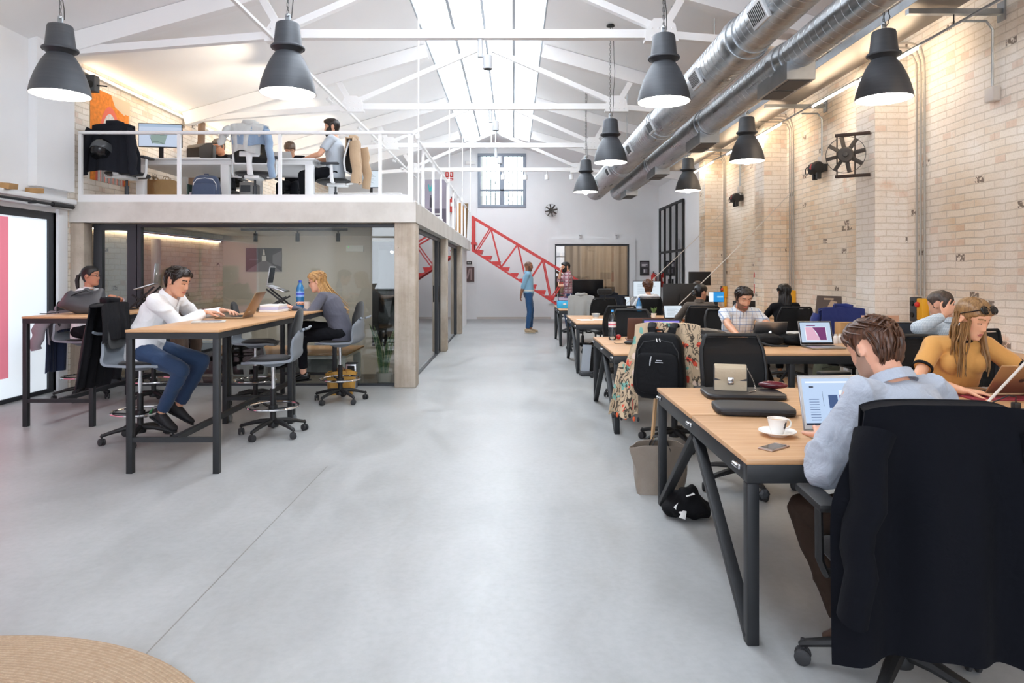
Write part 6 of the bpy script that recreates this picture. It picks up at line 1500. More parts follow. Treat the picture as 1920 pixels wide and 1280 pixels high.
picture('framed_photo', 'dark photograph of a corridor on the meeting room wall', 'photo', (-4.88, 13.33, 1.50), (0, 0, 0), .70, .46, [dk, md, lt], corridor)
picture('framed_photo', 'dark photo leaning against the brick above the wall counter', 'photo', (4.45, 9.72, .75), (R(-9), 0, R(-62)), .40, .40, [mat('photo umber', '#54463F', .5), mat('photo tan', '#B79C82', .5), lt], lambda rc, pg: (pg([(-.3, -.5), (.1, -.5), (.35, .3), (.1, .35)], 1, 1), pg([(-.05, -.5), (.1, -.5), (.28, .1), (.2, .15)], 2, 2), rc(-.2, .36, .2, .42, 1, 2)))
def poster_l(rc, pg): rc(-.42, .05, .42, .40, 1, 1); rc(-.3, .12, .1, .18, 2, 2); rc(-.3, .22, .3, .27, 2, 2); rc(-.2, -.35, .3, -.05, 1, 1); rc(-.1, -.3, .05, -.1, 2, 2)
picture('poster', 'small dark poster on the end wall beside the red extinguisher', 'poster', (4.20, YB - .021, 1.40), (0, 0, 0), .30, .47, [dk, md, lt], poster_l)
picture('framed_photo', 'brownish framed photo on the end wall under the stair head', 'photo', (-1.41, YB - .091, 1.20), (0, 0, 0), .31, .47, [mat('photo brown', '#5F4A48', .5), mat('photo rose', '#A58C8A', .5), lt], lambda rc, pg: (pg([(-.35, -.3), (-.15, -.3), (.1, .4), (-.05, .4)], 1, 1), rc(.1, -.4, .25, .4, 1, 2)))
def banner(rc, pg):
    rc(-.5, -.42, .5, -.10, 1, 1); pg([(-.28, -.08), (-.16, -.08), (-.17, .08), (-.19, .13), (-.25, .13), (-.27, .08)], 2, 2); pg([(-.24, .13), (-.20, .13), (-.20, .18), (-.24, .18)], 2, 2)
    for k, wd in enumerate((.3, .38, .34)): rc(-.1, -.22 - .06 * k, -.1 + wd, -.195 - .06 * k, 3, 3)
    rc(-.4, -.34, .35, -.31, 3, 3); rc(.1, -.5, .5, -.40, 4, 3)
    pg([(-.36, .40), (-.31, .40), (-.28, .32), (-.25, .38), (-.22, .32), (-.19, .40), (-.14, .40), (-.2, .26), (-.24, .26), (-.25, .30), (-.26, .26), (-.30, .26)], 4, 3)
picture('banner_stand', 'grey mauve banner with a lone figure standing on the mezzanine', 'banner', (-1.60, 14.0, ZD + .01), (0, 0, R(-4)), .44, 1.0, [mat('banner mauve grey', '#8D8692', .6), mat('banner dark mauve', '#5D5563', .6), mat('banner figure', '#2E2A33', .6), M_paper, mat('banner teal', '#2E9C9C', .6)], banner)
for q, (c, x) in enumerate((('#A9793F', -1.50), ('#7A6348', -1.40))):
    tag(MB().bar((0, 0, 0), (.04, .12, 1.02), .22, .02).build('wood_board', mat('board ' + c, c, .7, var=.1), None, (x, 18.7 + q * .12, ZD)), ['ochre board leaning at the far end of the mezzanine rail', 'brown board leaning behind the ochre one on the mezzanine'][q], 'board', 'leaning boards')
# ------------------------------------------------------------------ mezzanine rail and stair
wr_ = M_steelw; ZR = 3.31
t = thing('railing', 'white steel railing along the front of the mezzanine', 'railing', (-3.45, 8.80, ZD)); x0, x1 = -2.15, 2.13
MB().box((0, 0, .90), (4.30, .05, .04), None, .006).build('top_rail', wr_, t); MB().span((x0, -.03, .0), (x1, .03, .10)).build('kick_plate', wr_, t)
for x in (-2.13, -.86, .44, 1.73, 2.11): MB().span((x - .02, -.02, .10), (x + .02, .02, .88)).build('post', wr_, t)
t = thing('railing', 'white steel railing along the aisle side of the mezzanine', 'railing', (-1.315, 14.3, ZD))
MB().box((0, 0, .90), (.05, 10.9, .04), None, .006).build('top_rail', wr_, t)
for y in (8.82, 9.92, 11.18, 12.33, 13.58, 14.84, 16.1, 17.3, 18.4, 19.7): MB().span((-.02, y - 14.32, .0), (.02, y - 14.28, .88)).build('post', wr_, t)
MB().span((-.03, -5.4, 0), (.03, 5.4, .04)).build('kick_plate', wr_, t)
for q, y in enumerate((8.86, 13.1, 16.45, 19.5)):
    t = thing('hanger_rod', ['thin white steel hanger at the corner of the mezzanine rail', 'thin white hanger from the roof to the middle of the aisle rail', 'third thin white hanger from the front corner along the aisle rail', 'thin white hanger at the stair end of the aisle rail'][q], 'hanger', (-1.285, y, ZD), 0, 'mezzanine hangers')
    MB().sweep([(.05, 0, -.02), (.05, 0, zroof(-1.285) - ZD - .02)], .011, 8).build('rod', wr_, t); MB().box((.04, 0, .86), (.05, .06, .07), None, .01).build('clamp', wr_, t)
t = thing('staircase', 'red steel staircase along the end wall down from the mezzanine', 'staircase', (-1.2, 20.0, 0))
def sx(x): return 2.16 - .64 * x
for y in (0, .85):
    MB().bar((0, y, sx(0) - .03), (3.35, y, sx(3.35) - .03), .05, .10, (0, 1, 0)).build('stringer', M_redst, t)
    MB().bar((.0, y, 3.12), (3.1, y, 3.12 - .60 * 3.1), .05, .055, (0, 1, 0)).build('handrail', M_redst, t)
    MB().span((-.03, y - .03, sx(0) - .05), (.035, y + .03, 3.15)).build('newel_post', M_redst, t)
    nodes = [(.08, sx(.08)), (.52, 3.12 - .6 * .52), (.82, sx(.82)), (1.32, 3.12 - .6 * 1.32), (1.60, sx(1.6)), (2.08, 3.12 - .6 * 2.08), (2.32, sx(2.32)), (2.8, 3.12 - .6 * 2.8), (3.0, sx(3.0))]
    for a, b in zip(nodes, nodes[1:]): MB().bar((a[0], y, a[1]), (b[0], y, b[1]), .035, .035, (0, 1, 0)).build('brace', M_redst, t)
for q in range(12):
    x = .04 + q * .266; zt_ = sx(x) + .02
    if zt_ < .05: break
    b = MB(); b.prism([(0, 0), (.25, 0), (.20, -.13), (.0, -.04)], .84, Matrix(((1, 0, 0, x), (0, 0, 1, .005), (0, 1, 0, zt_), (0, 0, 0, 1)))); b.build('step', M_redst, t)
MB().span((-.05, -.02, ZD - .07), (.1, .87, ZD)).build('landing_edge', M_redst, t)
# ------------------------------------------------------------------ ducts, tray, pipes on the right
def duct(label, x, z, secs, vents, boxes):
    t = thing('spiral_duct', label, 'duct', (x, 0, z), 0, 'galvanised spiral ducts')
    for (y0, y1, r) in secs:
        n = int((y1 - y0) / .11); prof = []
        for k in range(n): yy = y0 + (y1 - y0) * k / n; prof += [(r, yy), (r, yy + .100), (r + .0025, yy + .102), (r + .0025, yy + .108)]
        prof += [(r, y1)]
        MB().lathe([(r - .01, y0)] + prof + [(0, y1)] if y1 > 16 else [(r - .01, y0)] + prof + [(r - .02, y1)], 40, rot=(R(-90), 0, 0)).build('duct_section', M_duct, t, ang=20)
    for (y0, y1, r), (_, _, r2) in zip(secs, secs[1:]): MB().lathe([(r, y1 - .14), (r + .008, y1 - .14), (r + .008, y1 - .02), (r2 + .01, y1 + .08), (r2 + .01, y1 + .14), (r2, y1 + .14)], 40, rot=(R(-90), 0, 0)).build('reducer', M_duct, t)
    def rad(y):
        for a, b, r in secs:
            if a <= y <= b: return r
        return secs[-1][2]
    for y in vents:
        r = rad(y); a = R(205); c = V((math.cos(a) * (r + .012), y, math.sin(a) * (r + .012)))
        M = Matrix.Translation(c) @ Matrix.Rotation(-a + math.pi, 4, 'Y'); M = Matrix.Translation(c) @ Matrix.Rotation(-(a - math.pi), 4, 'Y')
        v = MB(M).box((0, 0, 0), (.035, .30, .17), None, .004).build('vent', mat('pale vent frame', '#C9CCCE', .4, .3), t)
        g = MB(M)
        for q in range(9): g.box((-.0185, -.12 + q * .03, 0), (.003, .014, .12))
        g.build('slot', M_plas, v)
    for y in boxes:
        r = rad(y); b = MB(); b.span((-.13, y - .38, -r - .09), (.13, y + .38, -r * .6)); o = b.build('outlet_box', M_galv, t)
        g = MB(); g.span((-.10, y - .34, -r - .096), (.10, y - .02, -r - .0901)).span((-.10, y + .02, -r - .096), (.10, y + .34, -r - .0901)); g.build('outlet_grille', mat('dark outlet grille', '#55524F', .6, .2), o)
    return t
duct('galvanised spiral duct nearer the aisle with slotted vents', 2.06, 3.55, [(-3.6, 6.0, .185), (6.0, 9.5, .205), (9.5, 13.0, .222), (13.0, 17.2, .238)], (5.25, 7.0, 9.3, 10.9, 13.3, 15.2), ())
duct('galvanised spiral duct nearer the brick wall with outlet boxes below', 2.62, 3.50, [(-3.6, 6.5, .150), (6.5, 9.2, .172), (9.2, 12.6, .196), (12.6, 17.0, .215)], (), (6.6, 9.5, 12.4, 15.5))
for i, y in enumerate((2.0, 5.4, 8.9, 12.4, 15.9)):
    for j, (x, z, r) in enumerate(((2.06, 3.55, .26), (2.62, 3.50, .24))):
        if y < 5: continue
        tag(MB().sweep([(x, y, z + r * .7), (x, y, zroof(x) - .01)], .004, 6).build('suspension_wire', M_galv), ['thin wire holding the aisle side duct', 'thin wire holding the wall side duct'][j] + [' at its large vented stretch', '', ' past the first outlet box', ' in the middle of its run', ' near its closed end'][i], 'wire', 'duct wires')
t = thing('cable_tray', 'long galvanised cable tray beside the brick wall under the roof', 'cable tray', (3.72, 0, 3.98)); MB().span((0, -3.5, 0), (.48, 16.8, .006)).build('tray_floor', mat('tray underside steel', '#8F8B86', .45, .6), t)
for x in (0, .474): MB().span((x, -3.5, .006), (x + .006, 16.8, .09)).build('tray_side', M_galv, t)
for i, y in enumerate((2.8, 6.42, 10.05, 13.65)):
    t = thing('tray_bracket', ['steel bracket of the cable tray above the mustard tee', 'steel bracket of the cable tray nearest the junction box by the ceiling', 'steel bracket of the cable tray above the wall fan', 'steel bracket of the cable tray above the far engine'][i], 'bracket', (3.70, y, 3.90), 0, 'cable tray brackets')
    MB().span((0, -.03, 0), (.90, .03, .05)).build('bracket_arm', M_galv, t); MB().span((.88, -.05, -.06), (.8985, .05, .12)).build('wall_plate', M_galv, t)
t = thing('light_rod', 'grey rod with warm strip lights running along the top of the brick wall', 'strip light', (4.14, 0, 3.80)); MB().sweep([(0, -3.4, 0), (0, 16.8, 0)], .013, 8).build('rod', M_galv, t)
for y0 in (.2, 2.2, 4.0, 7.0, 8.3, 10.6, 12.1, 14.2, 15.5): MB().sweep([(.0, y0, -.026), (.0, y0 + 1.15, -.026)], .012, 8).build('light_tube', M_led, t)
for y in (2.8, 6.42, 10.05, 13.65): MB().sweep([(0, y, .0), (0, y, .10)], .006, 6).build('rod_hanger', M_blk, t)
CN = ['outermost', 'middle', 'innermost']
for i, y in enumerate((7.74, 11.30, 14.86)):
    for k in range(3):
        tag(MB().sweep([(4.05 + .0 * k, y - .075 * k, 3.97 + .03 * k), (4.40, y - .075 * k, 3.97 + .03 * k), (4.52, y - .075 * k, 3.94 + .03 * k), (4.565, y - .075 * k, 3.84), (4.57, y - .075 * k, 3.6), (4.57, y - .075 * k, 1.22 if k < 2 else 1.20)], .0115, 8).build('conduit', mat('dull conduit grey', '#A8A39B', .5, .3)), CN[k] + ' grey conduit of the trio running down beside the ' + ['nearest brick pier in view', 'second brick pier in view', 'third brick pier in view'][i], 'conduit', 'wall conduits')
    t = thing('socket_box', ['grey socket box under the conduits of the nearest brick pier', 'grey socket box under the conduits of the second brick pier', 'grey socket box under the conduits of the third brick pier'][i], 'socket box', (4.555, y - .01, 1.06), 0, 'socket boxes'); MB().box((0, 0, 0), (.08, .12, .28), None, .01).build('case', M_dkgrey, t)
    for z in (.07, -.06): MB().lathe([(0, 0), (.03, 0), (.03, .012), (0, .012)], 16, (-.04, 0, z), (0, R(-90), 0)).build('socket', M_plas, t)
    t = thing('switch_box', ['yellow isolator with a red knob by the nearest brick pier', 'yellow isolator with a red knob by the second brick pier', 'yellow isolator with a red knob by the third brick pier'][i], 'switch box', (4.555, y - .14, 1.07), 0, 'isolator boxes'); MB().box((0, 0, 0), (.08, .11, .24), None, .012).build('case', mat('signal yellow', '#E5A81F', .45), t); MB().ball((-.05, .02, .05), (.028, .032, .032)).build('knob', M_red, t); MB().box((.01, -.01, -.22), (.04, .06, .2), None, .01).build('trunking', mat('signal yellow', '#E5A81F', .45), t)
for i, (y, z) in enumerate(((6.50, 3.17), (10.1, 3.13), (13.75, 3.15))):
    t = thing('junction_box', ['pale junction box on a drop pipe, high on the nearest stretch of brick', 'pale junction box above the engine beside the wall fan', 'pale junction box above the far engine on the brick'][i], 'junction box', (4.56, y, z), 0, 'junction boxes'); MB().box((0, 0, 0), (.08, .13, .14), None, .015).build('case', mat('pale grey box', '#CFC9C2', .5), t); MB().sweep([(-.3, 0, .70), (-.06, 0, .70), (0, 0, .62), (0, 0, .07)], .012, 8).build('drop_pipe', M_galv, t)
def engine(loc, label):
    t = thing('engine', label, 'engine', loc, 0, 'old motors hung on the brick'); X = Matrix.Rotation(R(90), 4, 'X')
    MB().lathe([(0, -.12), (.06, -.12), (.09, -.10), (.095, .06), (.07, .10), (0, .10)], 20, rot=(R(90), 0, 0)).build('motor_body', M_plas, t); MB().box((-.07, -.02, .01), (.05, .06, .08), (.3, .2, .1), .012).build('red_cover', mat('dull red enamel', '#9A2328', .5), t)
    b = MB(); b.lathe([(.03, -.02), (.075, -.02), (.075, .02), (.03, .02)], 18, (0, .16, .0), (0, R(90), 0)).box((0, .12, -.02), (.1, .09, .12), None, .02); b.build('carburettor', M_dkgrey, t)
    MB().sweep([(-.05, .20 + .055 * math.cos(a), -.02 + .055 * math.sin(a)) for a in [q * math.pi / 8 for q in range(16)]], .008, 6, closed=True).build('pulley', M_blk, t)
    MB().span((-.03, -.1, -.17), (.03, -.05, -.06)).build('foot', M_plas, t); MB().span((-.03, .03, -.17), (.03, .08, -.06)).build('foot', M_plas, t); MB().span((.03, -.08, -.05), (.13, .08, .05)).build('wall_mount', M_blk, t)
engine((4.46, 10.06, 3.02), 'black and red engine hanging on the brick beside the wall fan'); engine((4.46, 13.72, 2.98), 'black engine hanging on the brick beyond the wall fan')
def fan(label, r, M, bars=True, nb=8):
    t = thing('wall_fan', label, 'fan', M.translation, 0); t.rotation_euler = M.to_euler(); m = mat('weathered fan steel', '#55504B', .55, .4, var=.2)
    MB().lathe([(0, .0), (r * .42, .0), (r * .42, .05), (r * .36, .06), (r * .14, .05), (r * .12, .075), (0, .08)], 28).build('hub', m, t)
    for k in range(nb):
        a = 2 * math.pi * k / nb + .2; Mk = Matrix.Rotation(a, 4, 'Z') @ Matrix.Translation((r * .72, 0, .03)) @ Matrix.Rotation(R(28), 4, 'X'); MB(Mk).box((0, 0, 0), (r * .60, r * .24, .008), None, .003).build('blade', m, t)
    MB().sweep([(r * math.cos(q * math.pi / 20), r * math.sin(q * math.pi / 20), .03) for q in range(40)], .004, 5, closed=True).build('guard_ring', m, t)
    if bars:
        for s in (-1, 1): MB().box((.07, s * (r * 1.15), -.03), (r * 1.75, .035, .05), None, .004).build('frame_bar', mat('rusted bar', '#3A2A22', .7), t); MB().sweep([(s * r * .45, -r * 1.15, -.02), (s * r * .45, r * 1.15, -.02)], .008, 6).build('frame_rod', mat('rusted bar', '#3A2A22', .7), t)
    MB().span((-.03, -.03, -.12), (.03, .03, .0)).build('axle', M_blk, t)
fan('large eight bladed fan mounted on the nearest brick pier in a rusty frame', .215, T(3.97, 8.16, 2.88) @ Matrix.Rotation(R(-30), 4, 'Z') @ Matrix(((1, 0, 0, 0), (0, 0, -1, 0), (0, 1, 0, 0), (0, 0, 0, 1))))
fan('small dark fan on the end wall right of the barred window', .20, T(1.20, YB - .12, 3.47) @ Matrix(((1, 0, 0, 0), (0, 0, -1, 0), (0, 1, 0, 0), (0, 0, 0, 1))), False)
def extinguisher(loc, label, rz=0):
    t = thing('fire_extinguisher', label, 'fire extinguisher', loc, rz, 'fire extinguishers'); MB().lathe([(0, 0), (.072, 0), (.078, .012), (.078, .36), (.065, .40), (.03, .425), (.025, .45), (0, .45)], 24).build('cylinder', M_red, t)
    MB().box((0, -.02, .475), (.03, .10, .02), (.3, 0, 0), .004).box((0, -.03, .455), (.025, .09, .012), None, .003).build('valve_handle', M_plas, t); MB().sweep([(.03, 0, .44), (.09, -.01, .42), (.105, -.01, .3), (.10, -.01, .12)], .010, 8).build('hose', M_rub, t)
    MB().box((0, -.0785, .24), (.06, .004, .12), None, .001).build('instruction_plate', M_paper, t); MB().span((-.03, .06, .15), (.03, .10, .2)).build('wall_hook', M_plas, t); return t
extinguisher((4.53, 12.65, 1.09), 'red fire extinguisher on the brick wall', R(-60)); extinguisher((4.47, YB - .101, 1.03), 'red fire extinguisher on the end wall by the black glazed door'); extinguisher((-1.98, YB - .101, 3.42), 'red fire extinguisher on the end wall seen through the aisle rail')
def sign(label, loc, rz, w, h):
    t = thing('safety_sign', label, 'sign', loc, rz, 'red fire signs'); M = Matrix(((1, 0, 0, 0), (0, 0, -1, 0), (0, 1, 0, 0), (0, 0, 0, 1))); MB().box((0, .003, 0), (w, .006, h)).build('plate', mat('sign white', '#EFE9E6', .5), t)
    b = MB(M); b.span((-w * .42, -h * .12, .0001), (-w * .05, h * .42, .0012)).span((w * .05, -h * .12, .0001), (w * .42, h * .42, .0012)).span((-w * .42, -h * .44, .0001), (w * .42, -h * .2, .0012)); b.build('red_field', M_red, t)
    MB(M).span((-w * .30, .0, .0013), (-w * .18, h * .32, .002)).build('pictogram', mat('sign white', '#EFE9E6', .5), t); MB(M).span((w * .2, .0, .0013), (w * .28, h * .34, .002)).span((w * .12, h * .2, .0013), (w * .2, h * .3, .002)).build('pictogram', mat('sign white', '#EFE9E6', .5), t); MB(M).span((-w * .3, -h * .35, .0013), (w * .3, -h * .29, .002)).build('lettering', mat('sign white', '#EFE9E6', .5), t)
sign('red and white fire sign on the brick above the extinguisher', (4.592, 12.35, 2.27), R(-90), .32, .34); sign('red and white fire sign high on the end wall above the mezzanine', (-2.06, YB - .01, 4.58), 0, .30, .32)
t = thing('exit_light', 'small dark exit light on the end wall under the stair head', 'exit light', (-1.42, YB - .07, 1.80)); MB().box((0, -.02, 0), (.20, .04, .13), None, .004).build('case', mat('exit case', '#C9C4BC', .5), t); MB().box((0, -.041, 0), (.16, .004, .09)).build('face', M_plas, t); b = MB()
for x in (-.045, -.015, .015, .045): b.box((x, -.0435, 0), (.016, .002, .045))
b.build('lettering', M_paper, t)
t = thing('emergency_light', 'white emergency light box on the end wall left of the barred window', 'emergency light', (-1.38, YB - .07, 5.0)); MB().box((0, -.02, 0), (.34, .04, .12), None, .006).build('case', M_whp, t); MB().box((0, -.042, 0), (.28, .004, .07)).build('diffuser', M_paper, t)
t = thing('emergency_light', 'white emergency light box on the meeting room wall', 'emergency light', (-3.1, 13.35, 1.95)); MB().box((0, -.02, 0), (.34, .04, .12), None, .006).build('case', M_whp, t); MB().box((-.12, -.042, .03), (.015, .004, .015)).build('green_lamp', emit('green lamp', '#4CC46A', 1.5), t)
for i, x in enumerate((2.12, 3.28)):
    t = thing('wall_spot', ['white wall spot over the left side of the internal window', 'white wall spot over the right side of the internal window'][i], 'spotlight', (x, YB - .05, 2.66), 0, 'wall spots'); MB().box((0, -.0, 0), (.07, .05, .18), None, .008).build('backplate', M_whp, t); MB().lathe([(0, -.06), (.035, -.06), (.035, .05), (0, .05)], 16, (0, -.06, .04), (R(70), 0, 0)).build('spot_head', M_whp, t)
# spots under the trusses
for i, y in enumerate((4.65, 8.2, 11.75, 15.3)):
    t = thing('truss_spot', ['white cylinder spot under the truss nearest overhead', 'pale cylinder spot under the first truss past the pendant lamps', 'pale cylinder spot under the second truss of the ridge', 'small pale cylinder spot under the third truss of the ridge'][i], 'spotlight', (-.40, y, 4.28), 0, 'truss spots'); m = mat('pale grey spot', '#C3C6CA', .5)
    MB().lathe([(0, -.22), (.035, -.22), (.035, 0), (0, 0)], 18).build('arm', m, t); MB().lathe([(0, -.16), (.06, -.16), (.06, .0), (0, .0)], 20, (.09, 0, -.20), (R(0), R(0), 0)).build('spot_head', m, t); MB().lathe([(0, 0), (.05, 0)], 18, (.09, 0, -.3605)).build('lens', M_plas, t)
for i, x in enumerate((-.30, .32, .92, 1.6, 2.25)):
    t = thing('truss_spot', ['leftmost', 'second', 'middle', 'fourth', 'rightmost'][i] + ' small white spot hanging from the last truss before the end wall', 'spotlight', (x, 18.85, 4.28), 0, 'truss spots'); MB().lathe([(0, -.08), (.02, -.08), (.02, 0), (0, 0)], 12).build('arm', M_whp, t); MB().lathe([(0, -.14), (.06, -.14), (.06, 0), (0, 0)], 16, (0, 0, -.09)).build('spot_head', M_whp, t)
# lighting track on the left roof slope
t = thing('lighting_track', 'white lighting track with wash lights along the left roof slope', 'lighting track', (-2.86, 0, 4.245)); MB().span((-.02, -1.0, 0), (.02, 20.0, .035)).build('track', M_whp, t)
HEADS = (5.6, 9.7, 10.8, 12.9, 14.2, 16.6, 17.8)
for y in HEADS: b = MB(); b.box((-.05, y, -.05), (.05, .24, .05), (0, R(-25), 0), .006).sweep([(0, y, -.01), (-.03, y, -.04)], .010, 6); b.build('wash_head', M_whp, t)
# left brick wall of the mezzanine
t = thing('strip_light', 'warm strip light along the top of the mezzanine brick wall', 'strip light', (-5.65, 0, 4.13)); MB().span((-.03, 8.9, -.02), (.02, 19.5, .02)).build('channel', M_whp, t)
for y0 in (9.0, 12.6, 16.2): MB().sweep([(.032, y0, 0), (.032, y0 + 3.0, 0)], .010, 8).build('light_tube', M_led2, t)
t = thing('old_pipe', 'rusty brown drainpipe with an elbow on the mezzanine brick wall', 'pipe', (-5.52, 11.7, ZD)); MB().sweep([(0, 0, .01), (0, 0, 1.1), (.02, .05, 1.22), (.02, .25, 1.30), (.02, .32, 1.4), (.02, .34, 1.74)], .06, 12).build('pipe_run', mat('rusty pipe', '#7D6654', .7, var=.2), t); MB().lathe([(.06, -.03), (.075, -.03), (.075, .03), (.06, .03)], 16, (0, 0, .9)).build('pipe_joint', mat('rusty pipe', '#7D6654', .7, var=.2), t)
def mural(rc, pg):
    pg([(-.5, -.5), (.44, -.5), (.44, .30), (.1, .38), (.0, .5), (-.5, .5)], 1, 1)
    A = [(.36 * math.cos(a) - .02, -.5 + .86 * math.sin(a)) for a in [math.pi * q / 20 for q in range(21)]]; pg(A, 2, 2)
    A = [(.31 * math.cos(a) - .02, -.5 + .78 * math.sin(a)) for a in [math.pi * q / 20 for q in range(21)]]; pg(A, 3, 3)
    rn = random.Random(4)
    for k in range(16):
        x = -.27 + k * .034; h_ = -.5 + .72 * math.sqrt(max(0, 1 - ((x + .02) / .31) ** 2)); rc(x, -.5, x + .018, lerp(-.3, h_, rn.random()), 4 if k % 3 else 2, 4)
    rc(.36, -.5, .46, .34, 1, 3)
picture('mural', 'orange arch mural painted on the mezzanine brick wall', 'mural', (-5.674, 9.62, ZD + .35), (0, 0, R(90)), .95, 1.25, [mat('mural brick ground', '#DCC7A6', .9), mat('mural orange', '#E2842B', .8, var=.2, vscale=20), mat('mural coral', '#E0705A', .8), mat('mural pale grey', '#CFCBC6', .8, var=.2, vscale=14), mat('mural dark grey', '#7E7B7A', .8)], mural, .006)
t = thing('speaker', 'small dark speaker on a bracket high on the mezzanine brick wall', 'speaker', (-5.60, 9.05, 3.98)); MB().box((0, 0, 0), (.16, .12, .22), None, .01).build('case', M_dkgrey, t); MB().lathe([(0, 0), (.05, 0), (.045, .008), (0, .004)], 18, (.02, -.06, -.02), (R(90), 0, 0)).build('cone', M_plas, t); MB().sweep([(.07, .0, -.02), (.2, .02, -.03)], .01, 6).build('bracket_arm', M_blk, t)
# ------------------------------------------------------------------ mezzanine furniture
def wdesk(loc, W, D, label, zt=.73, tm=None, panel_=True):
    t = thing('office_desk', label, 'desk', loc, 0, 'white office desks')
    MB().span((0, 0, zt - .025), (W, D, zt), .003).build('desktop', tm or M_whp, t); MB().span((.05, .06, zt - .085), (W - .05, D - .06, zt - .0255)).build('desk_frame', M_steelw, t)
    for x in (.04, W * .5 - .06, W - .16):
        for y in (.06, D - .14): MB().span((x, y, 0), (x + .12, y + .08, zt - .0855), .004).build('desk_leg', M_steelw, t)
    if panel_: MB().span((.2, D * .5 - .02, .38), (W - .2, D * .5 + .02, zt - .09)).build('modesty_panel', mat('grey panel', '#A9ABAD', .5), t)
    return t
wdesk((-5.45, 9.72, ZD), 2.62, 1.45, 'long white desk across the front of the mezzanine', panel_=False); DZ = ZD + .73
wdesk((-4.3, 13.9, ZD), 2.0, 1.2, 'white desk farther back on the mezzanine')
wdesk((-5.1, 10.25, -.5), 2.6, 1.2, 'pale wood topped desk inside the sunken meeting room', .76, M_wood)
monitor((-5.16, 9.98, DZ), R(10), 'wide monitor with a pale drawing on its screen on the mezzanine', .60, .35, 'cad', .37, thick=.03)
t = thing('old_monitor', 'deep dark grey monitor turned backwards on the mezzanine desk', 'monitor', (-4.96, 10.75, DZ), R(-6)); b = MB(); M_crt = mat('dark brown grey plastic', '#3A3530', .5)
b.box((0, .10, .22), (.42, .10, .34), None, .015); b.sweep([(0, .06, .22), (0, -.05, .22), (0, -.16, .20)], [(.285, .23), (.25, .20), (.16, .13)], 4, side=(1, 0, 1)); b.build('case', M_crt, t); MB().box((0, .05, .025), (.26, .24, .05), None, .01).build('foot', M_crt, t)
laptop((-3.52, 10.62, DZ), R(172), 'silver laptop in front of the lowered head on the mezzanine', M_alu, 'doc', 118, .32, .22)
t = thing('tablet', 'dark tablet lying at the right end of the mezzanine desk', 'tablet', (-3.05, 9.93, DZ), R(15)); MB().box((0, 0, .006), (.34, .25, .011), None, .004).build('case', M_dkgrey, t); MB().box((0, 0, .0122), (.30, .21, .0008)).build('glass', mat('dark phone glass', '#2C2A2B', .08), t)
for q, (x, y, lb) in enumerate(((-4.72, 10.05, 'thick white book lying before the old dark monitor'), (-4.45, 10.25, 'blue and white booklet right of the thick white book'))):
    t = thing('book', lb, 'book', (x, y, DZ), R(8 * q), 'books on the mezzanine desk'); MB().box((0, 0, .025), (.28, .2, .05 if q == 0 else .03), None, .003).build('cover', mat('book cover %s' % ('white' if q == 0 else 'blue'), '#E2E0DC' if q == 0 else '#AEBBD6', .6), t); MB().box((.004, -.004, .025), (.28, .198, .03 if q == 0 else .02)).build('pages', M_paper, t)
b = MB(); lump(b, (0, 0, .10), (.3, .3, .2), .9, 1, .02, 5); b.bm.free()
t = thing('helmet', 'black motorcycle helmet hanging at the corner of the mezzanine rail', 'helmet', (-5.42, 8.99, ZD + .70), R(60)); t.rotation_euler = (R(20), R(-12), R(200)); b = MB(); b.closed(lambda u, v: V((.135 * sgnp(math.sin(math.pi * v), .8) * math.cos(2 * math.pi * u), (.165 + .02 * math.cos(2 * math.pi * u - 1.57)) * sgnp(math.sin(math.pi * v), .8) * math.sin(2 * math.pi * u), -.145 * math.cos(math.pi * v) if v > .25 else -.145 * math.cos(math.pi * .25) - .02 * (.25 - v))), 36, 24); b.build('shell', mat('black helmet gloss', '#1A1B1E', .18), t, ang=60)
def vis(u, v): a = lerp(-1.2, 1.2, u) + math.pi / 2; z = lerp(-.035, .065, v); k = math.sqrt(max(.1, 1 - (z / .155) ** 2)); return (.140 * k * math.cos(a), .192 * k * math.sin(a), z)
MB().sheet(vis, 24, 8, .004).build('visor', mat('smoked visor', '#565A5E', .08), t, ang=60); MB().sweep([(-.13, .03, -.03), (-.14, .0, .01), (-.13, .05, .03)], .012, 8).build('visor_pivot', M_chrome, t); MB().sweep([(.05, -.09, .12), (.03, -.06, .2), (.0, -.02, .22), (-.02, .02, .15)], [(.012, .004)] * 4, 8, side=(1, 0, 0)).build('strap', M_red, t)
for i, (x, y, w_, d_, h_, rz, lb) in enumerate(((-5.05, 9.95, .32, .16, .42, 12, 'brown paper bag under the left end of the mezzanine desk'), (-5.38, 10.2, .3, .15, .45, -15, 'second brown paper bag behind the dark jacket on the mezzanine'))):
    tote((x, y, ZD), R(rz), lb, w_, d_, h_, mat('brown paper', '#A07F55', .8, var=.08), 'paper_bag', mat('brown paper', '#A07F55', .8))
t = thing('crate', 'dark green crate of papers under the mezzanine desk', 'crate', (-4.72, 10.35, ZD)); MB().span((-.14, -.18, 0), (-.125, .18, .42)).span((.125, -.18, 0), (.14, .18, .42)).span((-.125, -.18, 0), (.125, .18, .015)).span((-.125, .165, .015), (.125, .18, .42)).build('crate_case', mat('dark green board', '#2F4A42', .7), t); MB().span((-.12, -.16, .016), (.06, .16, .30)).build('papers', mat('mixed papers', '#D9C9D6', .8), t)
t = thing('computer_tower', 'grey computer tower under the middle of the mezzanine desk', 'computer', (-3.98, 10.3, ZD), R(5)); MB().box((0, 0, .22), (.18, .42, .44), None, .006).build('case', mat('grey computer case', '#8A8784', .5), t); MB().box((0, -.212, .34), (.14, .006, .10)).build('drive_bay', M_dkgrey, t)
monitor((-2.98, 14.25, DZ), R(-4), 'lit monitor on the desk farther back on the mezzanine', .34, .36, 'doc', .32)
